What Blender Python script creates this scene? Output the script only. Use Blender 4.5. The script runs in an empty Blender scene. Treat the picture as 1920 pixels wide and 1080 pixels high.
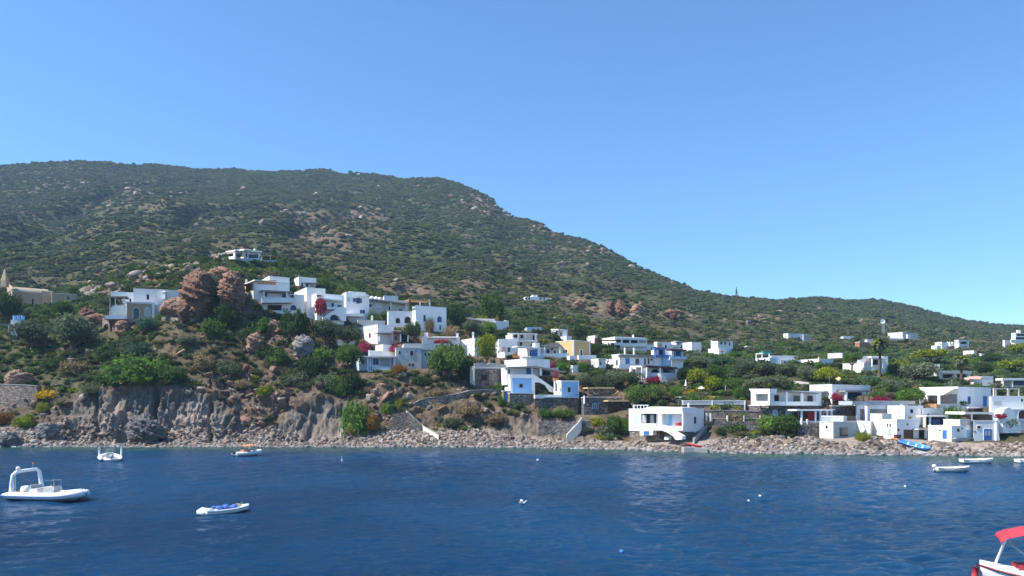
import bpy, math, random
import numpy as np
from mathutils import Vector
F = 1420.0; HZ = 760.0; CH = 7.5          # focal length in photo pixels, horizon row, eye height
random.seed(7)
SC = bpy.context.scene
COL = SC.collection

# ------------------------------------------------------------------ noise
def _hash(ix, iy, iz, seed):
    h = (ix * 374761393 + iy * 668265263 + iz * 2147483647 + seed * 974634777) & 0xFFFFFFFF
    h = ((h ^ (h >> 13)) * 1274126177) & 0xFFFFFFFF
    h = (h ^ (h >> 16)) & 0xFFFFFFFF
    return h.astype(np.float64) / 4294967295.0
def noise3(x, y, z, seed=0):
    x, y, z = np.broadcast_arrays(np.asarray(x, float), np.asarray(y, float), np.asarray(z, float))
    ix = np.floor(x).astype(np.int64); iy = np.floor(y).astype(np.int64); iz = np.floor(z).astype(np.int64)
    fx = x - ix; fy = y - iy; fz = z - iz
    fx = fx * fx * (3 - 2 * fx); fy = fy * fy * (3 - 2 * fy); fz = fz * fz * (3 - 2 * fz)
    def g(a, b, c): return _hash(ix + a, iy + b, iz + c, seed)
    c00 = g(0,0,0) * (1-fx) + g(1,0,0) * fx; c10 = g(0,1,0) * (1-fx) + g(1,1,0) * fx
    c01 = g(0,0,1) * (1-fx) + g(1,0,1) * fx; c11 = g(0,1,1) * (1-fx) + g(1,1,1) * fx
    return ((c00 * (1-fy) + c10 * fy) * (1-fz) + (c01 * (1-fy) + c11 * fy) * fz) * 2 - 1
def fbm(x, y, z, oct=4, seed=0, gain=0.5):
    s = 0; a = 1; t = 0
    for o in range(oct):
        s = s + a * noise3(x * 2**o, y * 2**o, z * 2**o, seed + o * 17); t += a; a *= gain
    return s / t
def sstep(a, b, x):
    t = np.clip((x - a) / (b - a), 0, 1); return t * t * (3 - 2 * t)

# ------------------------------------------------------------------ materials
MATS = {}
def newmat(name):
    m = bpy.data.materials.new(name); m.use_nodes = True
    nt = m.node_tree; nt.nodes.clear()
    out = nt.nodes.new('ShaderNodeOutputMaterial'); bs = nt.nodes.new('ShaderNodeBsdfPrincipled')
    nt.links.new(bs.outputs[0], out.inputs[0]); MATS[name] = m
    return m, nt, bs, out
def N(nt, typ, **kw):
    n = nt.nodes.new(typ)
    for k, v in kw.items():
        if k in n.inputs: n.inputs[k].default_value = v
        else: setattr(n, k, v)
    return n
def ramp(nt, fac, stops, interp='LINEAR'):
    r = nt.nodes.new('ShaderNodeValToRGB'); r.color_ramp.interpolation = interp
    e = r.color_ramp.elements
    while len(e) < len(stops): e.new(0.5)
    for i, (p, c) in enumerate(stops):
        e[i].position = p; e[i].color = (*c, 1) if len(c) == 3 else c
    nt.links.new(fac, r.inputs[0]); return r
def mixc(nt, fac, a, b, mode='MIX'):
    m = nt.nodes.new('ShaderNodeMix'); m.data_type = 'RGBA'; m.blend_type = mode
    for s, v in ((m.inputs[0], fac), (m.inputs[6], a), (m.inputs[7], b)):
        if hasattr(v, 'links') or hasattr(v, 'is_linked'): nt.links.new(v, s)
        elif isinstance(v, (int, float)): s.default_value = v
        else: s.default_value = (*v, 1)
    return m.outputs[2]
def objcoord(nt, scale=(1, 1, 1)):
    tc = nt.nodes.new('ShaderNodeTexCoord'); mp = nt.nodes.new('ShaderNodeMapping')
    mp.inputs['Scale'].default_value = scale; nt.links.new(tc.outputs['Object'], mp.inputs[0]); return mp.outputs[0]
def worldpos(nt, scale=(1, 1, 1)):
    g = nt.nodes.new('ShaderNodeNewGeometry'); mp = nt.nodes.new('ShaderNodeMapping')
    mp.inputs['Scale'].default_value = scale; nt.links.new(g.outputs['Position'], mp.inputs[0]); return mp.outputs[0]
def simple(name, c1, c2=None, scale=1.5, rough=0.8, bump=0.0, bscale=8, metal=0, lo=.35, hi=.7):
    if name in MATS: return MATS[name]
    m, nt, bs, out = newmat(name)
    bs.inputs['Roughness'].default_value = rough; bs.inputs['Metallic'].default_value = metal
    if c2 is None: c2 = tuple(x * 0.85 for x in c1)
    co = objcoord(nt)
    n = N(nt, 'ShaderNodeTexNoise', Scale=scale, Detail=6.0, Roughness=0.65); nt.links.new(co, n.inputs['Vector'])
    r = ramp(nt, n.outputs['Fac'], [(lo, c1), (hi, c2)]); nt.links.new(r.outputs[0], bs.inputs['Base Color'])
    if bump:
        n2 = N(nt, 'ShaderNodeTexNoise', Scale=bscale, Detail=5.0); nt.links.new(co, n2.inputs['Vector'])
        b = N(nt, 'ShaderNodeBump', Strength=bump, Distance=0.1); nt.links.new(n2.outputs['Fac'], b.inputs['Height'])
        nt.links.new(b.outputs[0], bs.inputs['Normal'])
    return m
def plaster(name, c, streak=(0.42, 0.39, 0.34), amt=0.35):
    if name in MATS: return MATS[name]
    m, nt, bs, out = newmat(name); bs.inputs['Roughness'].default_value = 0.85
    co = objcoord(nt, (1, 1, 0.35))
    n = N(nt, 'ShaderNodeTexNoise', Scale=0.9, Detail=7.0, Roughness=0.7); nt.links.new(co, n.inputs['Vector'])
    r = ramp(nt, n.outputs['Fac'], [(0.5, (0, 0, 0)), (0.78, (1, 1, 1))])
    k = N(nt, 'ShaderNodeMath', operation='MULTIPLY'); k.inputs[1].default_value = amt; nt.links.new(r.outputs[0], k.inputs[0])
    nt.links.new(mixc(nt, k.outputs[0], c, streak), bs.inputs['Base Color'])
    n2 = N(nt, 'ShaderNodeTexNoise', Scale=6.0, Detail=4.0); nt.links.new(co, n2.inputs['Vector'])
    b = N(nt, 'ShaderNodeBump', Strength=0.35, Distance=0.06); nt.links.new(n2.outputs['Fac'], b.inputs['Height'])
    nt.links.new(b.outputs[0], bs.inputs['Normal'])
    return m
def stone(name, c1, c2, c3, scale=2.2):
    if name in MATS: return MATS[name]
    m, nt, bs, out = newmat(name); bs.inputs['Roughness'].default_value = 0.9
    co = worldpos(nt, (1, 1, 1.5))
    v = N(nt, 'ShaderNodeTexVoronoi', Scale=scale); nt.links.new(co, v.inputs['Vector'])
    v2 = N(nt, 'ShaderNodeTexVoronoi', Scale=scale, feature='DISTANCE_TO_EDGE'); nt.links.new(co, v2.inputs['Vector'])
    s = N(nt, 'ShaderNodeSeparateColor'); nt.links.new(v.outputs['Color'], s.inputs[0])
    r = ramp(nt, s.outputs[0], [(0.0, c1), (0.5, c2), (1.0, c3)])
    j = ramp(nt, v2.outputs['Distance'], [(0.02, (0.25, 0.25, 0.25)), (0.1, (1, 1, 1))])
    nt.links.new(mixc(nt, 1.0, r.outputs[0], j.outputs[0], 'MULTIPLY'), bs.inputs['Base Color'])
    b = N(nt, 'ShaderNodeBump', Strength=0.8, Distance=0.12); nt.links.new(v2.outputs['Distance'], b.inputs['Height'])
    nt.links.new(b.outputs[0], bs.inputs['Normal'])
    return m
def foliage(name, dark, mid, light, trans=0.25, vscale=0.9):
    if name in MATS: return MATS[name]
    m, nt, bs, out = newmat(name)
    nt.nodes.remove(bs)
    oi = nt.nodes.new('ShaderNodeObjectInfo'); co = worldpos(nt)
    n = N(nt, 'ShaderNodeTexNoise', Scale=vscale, Detail=3.0); nt.links.new(co, n.inputs['Vector'])
    a = N(nt, 'ShaderNodeMath', operation='MULTIPLY_ADD'); a.inputs[1].default_value = 0.55
    nt.links.new(oi.outputs['Random'], a.inputs[0])
    k = N(nt, 'ShaderNodeMath', operation='MULTIPLY'); k.inputs[1].default_value = 0.6
    nt.links.new(n.outputs['Fac'], k.inputs[0]); nt.links.new(k.outputs[0], a.inputs[2])
    r = ramp(nt, a.outputs[0], [(0.15, dark), (0.5, mid), (0.9, light)])
    d = nt.nodes.new('ShaderNodeBsdfDiffuse'); t = nt.nodes.new('ShaderNodeBsdfTranslucent'); mx = nt.nodes.new('ShaderNodeMixShader')
    mx.inputs[0].default_value = trans
    nt.links.new(r.outputs[0], d.inputs[0]); nt.links.new(r.outputs[0], t.inputs[0])
    nt.links.new(d.outputs[0], mx.inputs[1]); nt.links.new(t.outputs[0], mx.inputs[2]); nt.links.new(mx.outputs[0], out.inputs[0])
    return m

# ------------------------------------------------------------------ meshes and objects
def mesh_np(name, V, Fc, mats=(), smooth=False, mi=None):
    """V (n,3); Fc list of (m,k) int arrays with a fixed k each."""
    me = bpy.data.meshes.new(name)
    if isinstance(Fc, np.ndarray): Fc = [Fc]
    Fc = [f for f in Fc if len(f)]
    loops = np.concatenate([f.ravel() for f in Fc]).astype(np.int32)
    tot = np.concatenate([np.full(len(f), f.shape[1]) for f in Fc]).astype(np.int32)
    st = np.concatenate([[0], np.cumsum(tot)[:-1]]).astype(np.int32)
    me.vertices.add(len(V)); me.vertices.foreach_set('co', np.asarray(V, np.float32).ravel())
    me.loops.add(len(loops)); me.loops.foreach_set('vertex_index', loops)
    me.polygons.add(len(tot)); me.polygons.foreach_set('loop_start', st); me.polygons.foreach_set('loop_total', tot)
    if mi is not None: me.polygons.foreach_set('material_index', np.asarray(mi, np.int32))
    if smooth: me.polygons.foreach_set('use_smooth', np.ones(len(tot), bool))
    me.update(calc_edges=True); me.validate()
    for m in mats: me.materials.append(m)
    return me
def link(o, parent=None):
    COL.objects.link(o)
    if parent is not None: o.parent = parent
    return o
def tag(o, label=None, cat=None, group=None, kind=None):
    if label: o['label'] = label
    if cat: o['category'] = cat
    if group: o['group'] = group
    if kind: o['kind'] = kind
    return o
def empty(name, loc, label, cat, group=None, rz=0):
    o = bpy.data.objects.new(name, None); o.location = loc; o.rotation_euler = (0, 0, rz); link(o)
    o.empty_display_size = 0.3
    return tag(o, label, cat, group)
class MB:
    """collects polygons, several materials allowed"""
    def __init__(s): s.v = []; s.f = []; s.m = []; s.mats = []
    def mi(s, mat):
        if mat not in s.mats: s.mats.append(mat)
        return s.mats.index(mat)
    def add(s, vs, fs, mat):
        b = len(s.v); s.v += [tuple(v) for v in vs]; k = s.mi(mat)
        for f in fs: s.f.append([b + i for i in f]); s.m.append(k)
    def box(s, c, d, mat, rz=0):
        cx, cy, cz = c; a, b, h = d[0]/2, d[1]/2, d[2]/2; ca, sa = math.cos(rz), math.sin(rz)
        vs = [(cx + x*a*ca - y*b*sa, cy + x*a*sa + y*b*ca, cz + z*h) for z in (-1, 1) for x, y in ((-1,-1),(1,-1),(1,1),(-1,1))]
        s.add(vs, [(3,2,1,0),(4,5,6,7),(0,1,5,4),(1,2,6,5),(2,3,7,6),(3,0,4,7)], mat)
    def tube(s, pts, r, mat, n=8, cap=True):
        pts = [Vector(p) for p in pts]; rr = r if isinstance(r, (list, tuple)) else [r] * len(pts)
        rings = []
        for i, p in enumerate(pts):
            t = (pts[min(i+1, len(pts)-1)] - pts[max(i-1, 0)]).normalized()
            a = t.cross(Vector((0, 0, 1)))
            if a.length < 1e-3: a = t.cross(Vector((1, 0, 0)))
            a.normalize(); b = a.cross(t)
            rings.append([p + (a * math.cos(2*math.pi*k/n) + b * math.sin(2*math.pi*k/n)) * rr[i] for k in range(n)])
        vs = [v for rg in rings for v in rg]; fs = []
        for i in range(len(pts)-1):
            for k in range(n):
                fs.append((i*n+k, i*n+(k+1) % n, (i+1)*n+(k+1) % n, (i+1)*n+k))
        if cap: fs.append(tuple(range(n))); fs.append(tuple(len(vs)-n+k for k in reversed(range(n))))
        s.add(vs, fs, mat)
    def ball(s, c, r, mat, n=10, m=7, sq=(1, 1, 1)):
        vs = []; fs = []
        for j in range(m+1):
            th = math.pi*j/m
            for i in range(n):
                ph = 2*math.pi*i/n
                vs.append((c[0]+r*sq[0]*math.sin(th)*math.cos(ph), c[1]+r*sq[1]*math.sin(th)*math.sin(ph), c[2]+r*sq[2]*math.cos(th)))
        for j in range(m):
            for i in range(n): fs.append((j*n+i, (j+1)*n+i, (j+1)*n+(i+1) % n, j*n+(i+1) % n))
        s.add(vs, fs, mat)
    def loft(s, rings, mat, close=True, cap=True):
        n = len(rings[0]); vs = [v for r in rings for v in r]; fs = []
        for i in range(len(rings)-1):
            for k in range(n if close else n-1):
                fs.append((i*n+k, (i+1)*n+k, (i+1)*n+(k+1) % n, i*n+(k+1) % n))
        if cap: fs.append(tuple(range(n))); fs.append(tuple(len(vs)-n+k for k in reversed(range(n))))
        s.add(vs, fs, mat)
    def build(s, name, parent=None, smooth=False, loc=None):
        me = bpy.data.meshes.new(name); me.from_pydata(s.v, [], s.f); me.update()
        for m in s.mats: me.materials.append(m)
        me.polygons.foreach_set('material_index', s.m)
        if smooth: me.polygons.foreach_set('use_smooth', [True]*len(s.f))
        o = bpy.data.objects.new(name, me)
        if loc is not None: o.location = loc
        return link(o, parent)

# ------------------------------------------------------------------ terrain, described by sight-line profiles
def ysh(px):
    r = np.interp(px, [-400, 0, 900, 1000, 1150, 1300, 1450, 1600, 1920, 2300], [838, 838, 838.5, 840, 843, 848, 850.5, 852.5, 856, 860])
    return CH * F / (r - HZ)
RIDGE = [(-400,330),(-200,318),(0,310),(60,306),(140,302),(200,306),(240,311),(290,304),(340,312),(400,317),(470,319),(520,321),(600,317),(650,325),(700,327),
 (760,335),(820,332),(860,343),(905,358),(928,374),(946,398),(1000,412),(1050,436),(1100,450),(1150,474),(1200,500),(1250,522),(1300,542),(1350,552),
 (1400,557),(1470,560),(1500,557),(1530,553),(1580,562),(1620,561),(1660,562),(1700,571),(1750,586),(1800,598),(1850,606),(1900,611),(2000,618),(2320,628)]
RY = [(-400,900),(0,950),(600,1040),(850,940),(930,860),(1100,740),(1300,620),(1450,570),(1510,700),(1700,800),(2320,820)]
PROF = {
 -400: [(143,800),(150,760),(155,718),(175,640),(200,590),(260,550)],
 0:    [(137,836),(143,806),(147,785),(150,765),(151.5,722),(156,714),(170,640),(188,595),(205,580),(230,573),(270,545)],
 90:   [(137,834),(141,815),(144,800),(147,755),(151,715),(158,690),(170,650),(185,605),(205,582),(235,570),(275,540)],
 160:  [(138,834),(141.5,822),(144,765),(147,735),(153,705),(162,655),(178,615),(195,595),(225,562),(275,530)],
 240:  [(138,834),(141.5,824),(144,770),(146.5,722),(152,695),(160,650),(167,615),(172,598),(185,592),(205,545),(235,515),(275,500)],
 330:  [(138,834),(141.5,822),(144,765),(146,720),(152,680),(158,640),(164,605),(170,594),(186,560),(208,510),(235,496),(300,500)],
 400:  [(138,834),(142,820),(145,765),(148,720),(154,680),(160,630),(165,590),(169,545),(172,512),(190,510),(220,495),(240,489),(300,500),(360,480)],
 450:  [(138,832),(144,815),(147,775),(150,735),(155,690),(161,640),(166,600),(169,560),(172,535),(180,532),(200,515),(230,492),(245,487),(300,500),(360,480)],
 520:  [(138,832),(145,812),(148,790),(150,735),(154,700),(160,650),(166,615),(172,592),(180,575),(192,545),(215,512),(245,490),(300,505),(360,485)],
 600:  [(138,832),(144,812),(147,790),(149,735),(154,700),(162,650),(170,615),(177,600),(186,590),(196,560),(225,522),(250,510),(300,520),(360,500)],
 650:  [(138,832),(143,812),(146,790),(150,750),(155,708),(162,670),(172,635),(182,604),(192,588),(205,565),(250,535),(300,530)],
 720:  [(138,832),(142,812),(145,795),(148,760),(151,715),(156,699),(164,690),(171,655),(176,640),(188,608),(198,592),(215,578),(250,560),(300,545)],
 800:  [(138,832),(142,814),(145,802),(148,760),(152,722),(157,700),(164,684),(172,655),(180,632),(190,612),(200,600),(235,580),(300,555)],
 880:  [(137,832),(141,814),(145,795),(148,760),(151,738),(156,728),(162,705),(168,682),(176,666),(186,640),(205,618),(235,595),(300,570)],
 960:  [(136,832),(140,816),(144,800),(147,775),(150,757),(153,745),(158,715),(164,690),(172,670),(184,650),(200,632),(235,610),(300,580)],
 1080: [(134,834),(138,820),(142,798),(145,780),(149,760),(152,745),(157,725),(167,693),(182,668),(200,648),(240,622),(300,592)],
 1180: [(130,836),(132.5,830),(136.5,824),(139,806),(142,775),(146,760),(155,730),(163,712),(178,690),(200,664),(235,642),(300,605)],
 1260: [(126,838),(128.5,829),(132,824),(135,820),(138,800),(142,768),(150,745),(162,715),(178,692),(205,670),(240,652),(300,618)],
 1300: [(124,840),(126.5,829),(129,823),(131,808),(133.4,791),(134.1,771),(137.6,769),(138.2,753),(150,742),(160,716),(180,692),(210,672),(250,654),(300,628)],
 1400: [(121,842),(124,829),(127,821),(131,806),(133.4,791),(134.1,772),(137.6,769),(138.2,754),(150,741),(160,715),(180,696),(205,680),(245,661),(300,636)],
 1340: [(122,842),(125,830),(128,822),(131,806),(133.4,791),(134.1,771),(137.6,769),(138.2,753),(150,742),(160,716),(180,692),(210,672),(250,654),(300,632)],
 1440: [(120,842),(123,828),(126,820),(129,812),(132,792),(137,770),(142,745),(152,727),(170,704),(200,684),(240,664),(300,640)],
 1540: [(118,842),(121,828),(124,820),(127,812),(131,795),(136,772),(142,750),(152,727),(170,706),(200,686),(240,668),(300,645)],
 1640: [(117,842),(120,829),(122,822),(126,815),(130,796),(136,772),(142,752),(152,730),(170,709),(200,690),(240,672),(300,650)],
 1740: [(116,844),(119,831),(121,825),(124,818),(129,800),(135,778),(140,760),(150,738),(166,717),(195,698),(240,676),(300,655)],
 1840: [(115,845),(118,832),(120,827),(123,822),(129,800),(135,778),(140,760),(150,742),(166,722),(195,702),(240,680),(300,657)],
 1920: [(114,846),(117,834),(119,829),(123,822),(129,800),(135,778),(140,762),(150,744),(166,725),(195,705),(240,682),(300,659)],
 2320: [(114,846),(117,834),(119,829),(123,822),(129,800),(135,778),(140,762),(150,744),(166,725),(195,705),(240,682),(300,662)],
}
VG = np.concatenate([np.arange(-12, 80, 0.25), np.arange(80, 260, 1.0), np.arange(260, 1500, 5.0)])
CPX = np.arange(-400, 2321, 4.0)
def _build_table():
    keys = sorted(PROF); cols = []
    for k in keys:
        y0 = float(ysh(k)); pr = PROF[k]
        v = [p[0] - y0 for p in pr]; z = [CH + (HZ - p[1]) * p[0] / F for p in pr]
        v = [-12, -3, 0] + [max(a, 0.3 + 0.1*i) for i, a in enumerate(v)]; z = [-5, -1.2, -0.05] + z
        cols.append(np.interp(VG, v, z))
    cols = np.array(cols)
    T = np.array([np.interp(CPX, keys, cols[:, j]) for j in range(len(VG))]).T      # (cols, v)
    yend = np.interp(CPX, keys, [PROF[k][-1][0] for k in keys])
    zend = np.interp(CPX, keys, [CH + (HZ - PROF[k][-1][1]) * PROF[k][-1][0] / F for k in keys])
    rp = np.interp(CPX, [r[0] for r in RIDGE], [r[1] for r in RIDGE]); ry = np.interp(CPX, [r[0] for r in RY], [r[1] for r in RY])
    ker = np.ones(25)/25; ry = np.convolve(np.pad(ry, 12, 'edge'), ker, 'valid')
    zr = CH + (HZ - rp) * ry / F
    Y = ysh(CPX)[:, None] + VG[None, :]
    s = (Y - yend[:, None]) / (ry - yend)[:, None]
    pe = HZ - (zend - CH) * F / yend
    sc = np.clip(s, 0, 1)
    pyy = pe[:, None] + (rp - pe)[:, None] * (sc ** 0.72)
    zm = CH + (HZ - pyy) * Y / F
    over = np.clip(s - 1, 0, None)
    zm = np.where(s > 1, zr[:, None] - over * 260 - 0.2 * (Y - ry[:, None]), zm)
    T = np.where(s > 0, zm, T)
    return T, Y
TAB, TY = _build_table()
# light smoothing along the coast so the profiles run into each other
for _ in range(6): TAB = np.concatenate([TAB[:1], (TAB[:-2] + 2*TAB[1:-1] + TAB[2:]) / 4, TAB[-1:]])
PADS = []       # building platforms: polygon centre, axes, level
def H0(x, y):
    x = np.asarray(x, float); y = np.asarray(y, float)
    px = np.clip(960 + F * x / np.maximum(y, 1), CPX[0], CPX[-1] - 0.01)
    v = np.clip(y - ysh(px), VG[0], VG[-1] - 0.01)
    c = (px - CPX[0]) / 4.0; ci = np.floor(c).astype(int); cf = c - ci
    vi = np.clip(np.searchsorted(VG, v, side='right') - 1, 0, len(VG) - 2); vf = (v - VG[vi]) / (VG[vi+1] - VG[vi])
    z = (TAB[ci, vi] * (1-vf) + TAB[ci, vi+1] * vf) * (1-cf) + (TAB[ci+1, vi] * (1-vf) + TAB[ci+1, vi+1] * vf) * cf
    big = fbm(x/90, y/90, 0.3, 4, 5) * 12 * sstep(260, 480, y) * np.interp(px, [1150, 1350], [1.0, 0.35]) + fbm(x/22, y/22, 0.7, 3, 9) * 3.2 * sstep(190, 330, y)
    gul = np.abs(fbm(x/75 + .5*noise3(x/120, y/120, 0, 12), y/260, 0.5, 3, 15)); big = big + (12*sstep(.0, .24, gul) - 9) * sstep(330, 520, y) * np.interp(px, [1150, 1400], [1, .35])
    rr = y / np.interp(px, [r[0] for r in RY], [r[1] for r in RY]); big = big * (1 - .82*sstep(.55, .92, rr))
    sm = fbm(x/9, y/9, 1.7, 4, 3) * 0.9 * sstep(3, 12, v)
    return z + big + sm
def applypads(x, y, z):
    for (cx, cy, ax, ay, bx, by, la, lb, zb) in PADS:
        dx = x - cx; dy = y - cy; a = dx*ax + dy*ay; b = dx*bx + dy*by
        d = np.maximum(np.maximum(-a, a - la), np.maximum(-b, b - lb))   # distance outside the pad
        k = 1 - sstep(0.5, 2.2, d)
        z = np.where(k > 0, z * (1-k) + np.minimum(z, zb) * k, z)
    return z
def Hq(x, y): return applypads(np.asarray(x, float), np.asarray(y, float), H0(x, y))
def pt(px, py, Y): return Vector(((px - 960) * Y / F, Y, CH + (HZ - py) * Y / F))
def cells(x, y, z, seed):
    return _hash(np.floor(x).astype(np.int64), np.floor(y).astype(np.int64), np.floor(z).astype(np.int64), seed)
def depth_at(px, py, ymin=112):
    """first depth at which the sight line through (px,py) meets the slope"""
    Y = np.arange(max(ymin, float(ysh(px)) + 0.2), 1100, 0.25)
    x = (px - 960) * Y / F; zr = CH + (HZ - py) * Y / F
    i = np.argmax(H0(x, Y) >= zr)
    return float(Y[i]) if i > 0 else float(Y[0])
# ------------------------------------------------------------------ land mesh (called after all pads are known)
BLOBS_ROCK = [(100,350,120,30),(250,370,120,40),(905,375,45,22),(930,400,30,20),(1130,575,70,18),(1180,585,60,20),(1250,590,70,18),(330,505,70,16),(270,525,50,14),(1050,430,80,14),
              (760,545,60,20),(890,540,40,20),(1150,470,90,12),(200,545,50,12),(680,400,60,30),(560,410,50,20),(1060,560,60,12),(1420,600,80,12),(620,450,80,30)]
def rockzone(px, py):
    s = np.zeros_like(px)
    for (a, b, w, h) in BLOBS_ROCK: s = np.maximum(s, (.5 if w == 120 else 1) * np.exp(-(((px-a)/w)**2 + ((py-b)/h)**2)))
    return s
def build_land():
    cpx = np.concatenate([np.arange(-400, -40, 6.0), np.arange(-40, 1960, 1.5), np.arange(1960, 2321, 6.0)])
    nr = 760; vf = np.concatenate([np.arange(-8, 90, 0.1), np.arange(90, 260, 0.5), np.arange(260, 1250, 2.0)])
    X = np.zeros((len(cpx), nr)); Yv = np.zeros((len(cpx), nr))
    ci = np.clip(((cpx - CPX[0]) / 4).astype(int), 0, len(CPX)-2)
    cf = (cpx - CPX[ci]) / 4
    for i, p in enumerate(cpx):
        tz = TAB[ci[i]] * (1-cf[i]) + TAB[ci[i]+1] * cf[i]
        y = ysh(p) + vf; z = np.interp(vf, VG, tz)
        w = np.sqrt(np.gradient(z)**2 + (0.5*np.gradient(y))**2) / y + 1e-5 * np.gradient(y)
        cw = np.concatenate([[0], np.cumsum((w[1:] + w[:-1]) / 2)]); cw /= cw[-1]
        Yv[i] = np.interp(np.linspace(0, 1, nr), cw, y); X[i] = (p - 960) * Yv[i] / F
    # smooth the sampling across columns so the grid stays regular
    for _ in range(8): Yv[1:-1] = (Yv[:-2] + 2*Yv[1:-1] + Yv[2:]) / 4
    X = (cpx[:, None] - 960) * Yv / F
    Z = Hq(X, Yv)
    P = np.stack([X, Yv, Z], -1)
    du = np.gradient(P, axis=0); dv = np.gradient(P, axis=1)
    n = np.cross(du, dv); n /= np.linalg.norm(n, axis=-1, keepdims=True) + 1e-9
    px = cpx[:, None] + 0 * X; py = HZ - (Z - CH) * F / Yv
    steep = sstep(0.80, 0.45, n[..., 2])
    v = Yv - ysh(px)
    cliff = sstep(90, 150, px) * (1 - sstep(640, 680, px)) * sstep(2, 4.5, v) * sstep(0, 34, py - np.interp(px, [90,150,240,300,340,420,470,560,640],[742,722,704,716,732,738,800,742,730]) + 26 * fbm(X/4, Yv*0, Z/4, 3, 77))
    cliff = np.maximum(cliff, 0.6 * sstep(860, 960, px) * (1 - sstep(1080, 1120, px)) * sstep(765, 790, py) * sstep(2, 5, v))
    cliff = cliff * (1 - sstep(260, 300, Yv))
    zone = rockzone(px, py)
    rock = np.clip(zone * 1.1 + 0.5 * fbm(X/14, Yv/14, Z/14, 4, 31) - 0.28, 0, 1) * (0.2 + 0.8 * sstep(165, 200, Yv))
    bank = sstep(0.02, .3, fbm(X/5.5, Yv/5.5, Z/5.5, 4, 33)) * sstep(290, 350, px) * (1 - sstep(1080, 1130, px)) * sstep(588, 620, py) * (1 - sstep(200, 215, Yv))
    rock = np.maximum(rock, .9*bank); rock = np.maximum(rock, steep * (1 - sstep(230, 260, Yv)))
    # rock relief: columns on the cliff, ledges and boulders elsewhere
    warp = fbm(X/6, Yv/6, Z/6, 2, 40) * 1.2
    colr = -1.1*np.abs(fbm((X+warp)/0.8, Yv*0, Z/9.0, 2, 41)) + fbm(X/3.0, Yv/4, Z/6, 3, 43) * 1.3 - np.abs(fbm(X/5.5, Yv*0, Z/20, 2, 47)) * 2.2 + fbm(X/0.7, Yv/0.7, Z/0.9, 3, 44)*0.35
    bx = X/1.15 + .9*noise3(X/2.2, 0*X, Z/2.5, 140); bz = Z/2.4 + .6*noise3(X/3, 0*X, Z/3, 141)
    colr = colr*.75 + 1.15*(cells(bx, 0*X, bz + 5*cells(bx, 0*X, 0*X, 143), 142) - .5)
    blk = cells(X/1.5 + 1.1*noise3(X/2.1, Yv/2.1, Z/2.1, 150), Yv/2.5, Z/1.0 + .8*noise3(X/2.6, Yv/2.6, Z/2.6, 151), 152) - .5
    ledge = fbm(X/7, Yv/7, Z/1.1, 2, 48) * 0.8 - 2.6*np.exp(-((px-289-6*fbm(0*X, 0*X, Z/3, 2, 49))/5.0)**2) - 1.2*np.exp(-((px-178-5*fbm(0*X, 0*X, Z/3, 2, 50))/3.5)**2) - 1.0*np.exp(-((px-395-6*fbm(0*X, 0*X, Z/2, 2, 52))/4)**2)
    gen = fbm(X/2.2, Yv/2.2, Z/2.2, 4, 51) * 1.2 - 0.9*np.abs(fbm(X/3.5, Yv/3.5, Z/2.0, 3, 55)) + 1.0*blk
    far = fbm(X/8, Yv/8, Z/8, 5, 53) * 5.0
    keep = np.ones_like(Z)
    for (cx, cy, ax, ay, bx, by, la, lb, zb) in PADS:
        dx = X - cx; dy = Yv - cy; a = dx*ax + dy*ay; b = dx*bx + dy*by
        d = np.maximum(np.maximum(-a, a - la), np.maximum(-b, b - lb)); keep = np.minimum(keep, sstep(0.6, 3.0, d))
    disp = cliff * (colr + ledge) + (1 - cliff) * rock * gen * (1 - sstep(250, 300, Yv)) + rock * far * sstep(250, 320, Yv)
    disp = disp * keep * sstep(0.5, 3, v)
    P = P + n * disp[..., None]
    P[..., 2] += keep * sstep(1, 4, v) * fbm(X/1.3, Yv/1.3, 0.5, 3, 61) * 0.22
    # strips of the retaining walls etc. stay separate things
    ny, nx = P.shape[0], P.shape[1]
    idx = np.arange(ny * nx).reshape(ny, nx)
    q = np.stack([idx[:-1, :-1], idx[1:, :-1], idx[1:, 1:], idx[:-1, 1:]], -1).reshape(-1, 4)
    me = mesh_np('land', P.reshape(-1, 3), q, smooth=True)
    dry = np.clip(0.5 + 0.9 * fbm(X/25, Yv/25, 0, 4, 71) - 0.25 * sstep(230, 300, Yv) + .45 * sstep(250, 340, px) * (1 - sstep(1150, 1250, px)) * sstep(585, 640, py) , 0, 1)
    for nm, arr in (('rock', rock), ('cliff', cliff), ('dry', dry), ('beach', 1 - sstep(6, 9, v + 2*fbm(X/4, Yv/4, 0, 2, 75)))):
        at = me.attributes.new(nm, 'FLOAT', 'POINT'); at.data.foreach_set('value', arr.astype(np.float32).ravel())
    m, nt, bs, out = newmat('land'); bs.inputs['Roughness'].default_value = 0.95
    bs.inputs['Specular IOR Level'].default_value = 0.1
    def attr(nm):
        a = nt.nodes.new('ShaderNodeAttribute'); a.attribute_name = nm; return a.outputs['Fac']
    wp = worldpos(nt)
    n1 = N(nt, 'ShaderNodeTexNoise', Scale=0.35, Detail=9.0, Roughness=0.7); nt.links.new(wp, n1.inputs['Vector'])
    n2 = N(nt, 'ShaderNodeTexNoise', Scale=1.6, Detail=8.0, Roughness=0.75); nt.links.new(wp, n2.inputs['Vector'])
    soil = ramp(nt, n1.outputs['Fac'], [(0.3, (0.045, 0.038, 0.022)), (0.5, (0.10, 0.075, 0.045)), (0.7, (0.20, 0.14, 0.09))])
    scrub = ramp(nt, n1.outputs['Fac'], [(0.3, (0.036, 0.046, 0.022)), (0.5, (0.056, 0.064, 0.03)), (0.78, (0.095, 0.085, 0.048))])
    ground = mixc(nt, attr('dry'), scrub.outputs[0], soil.outputs[0])
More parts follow.
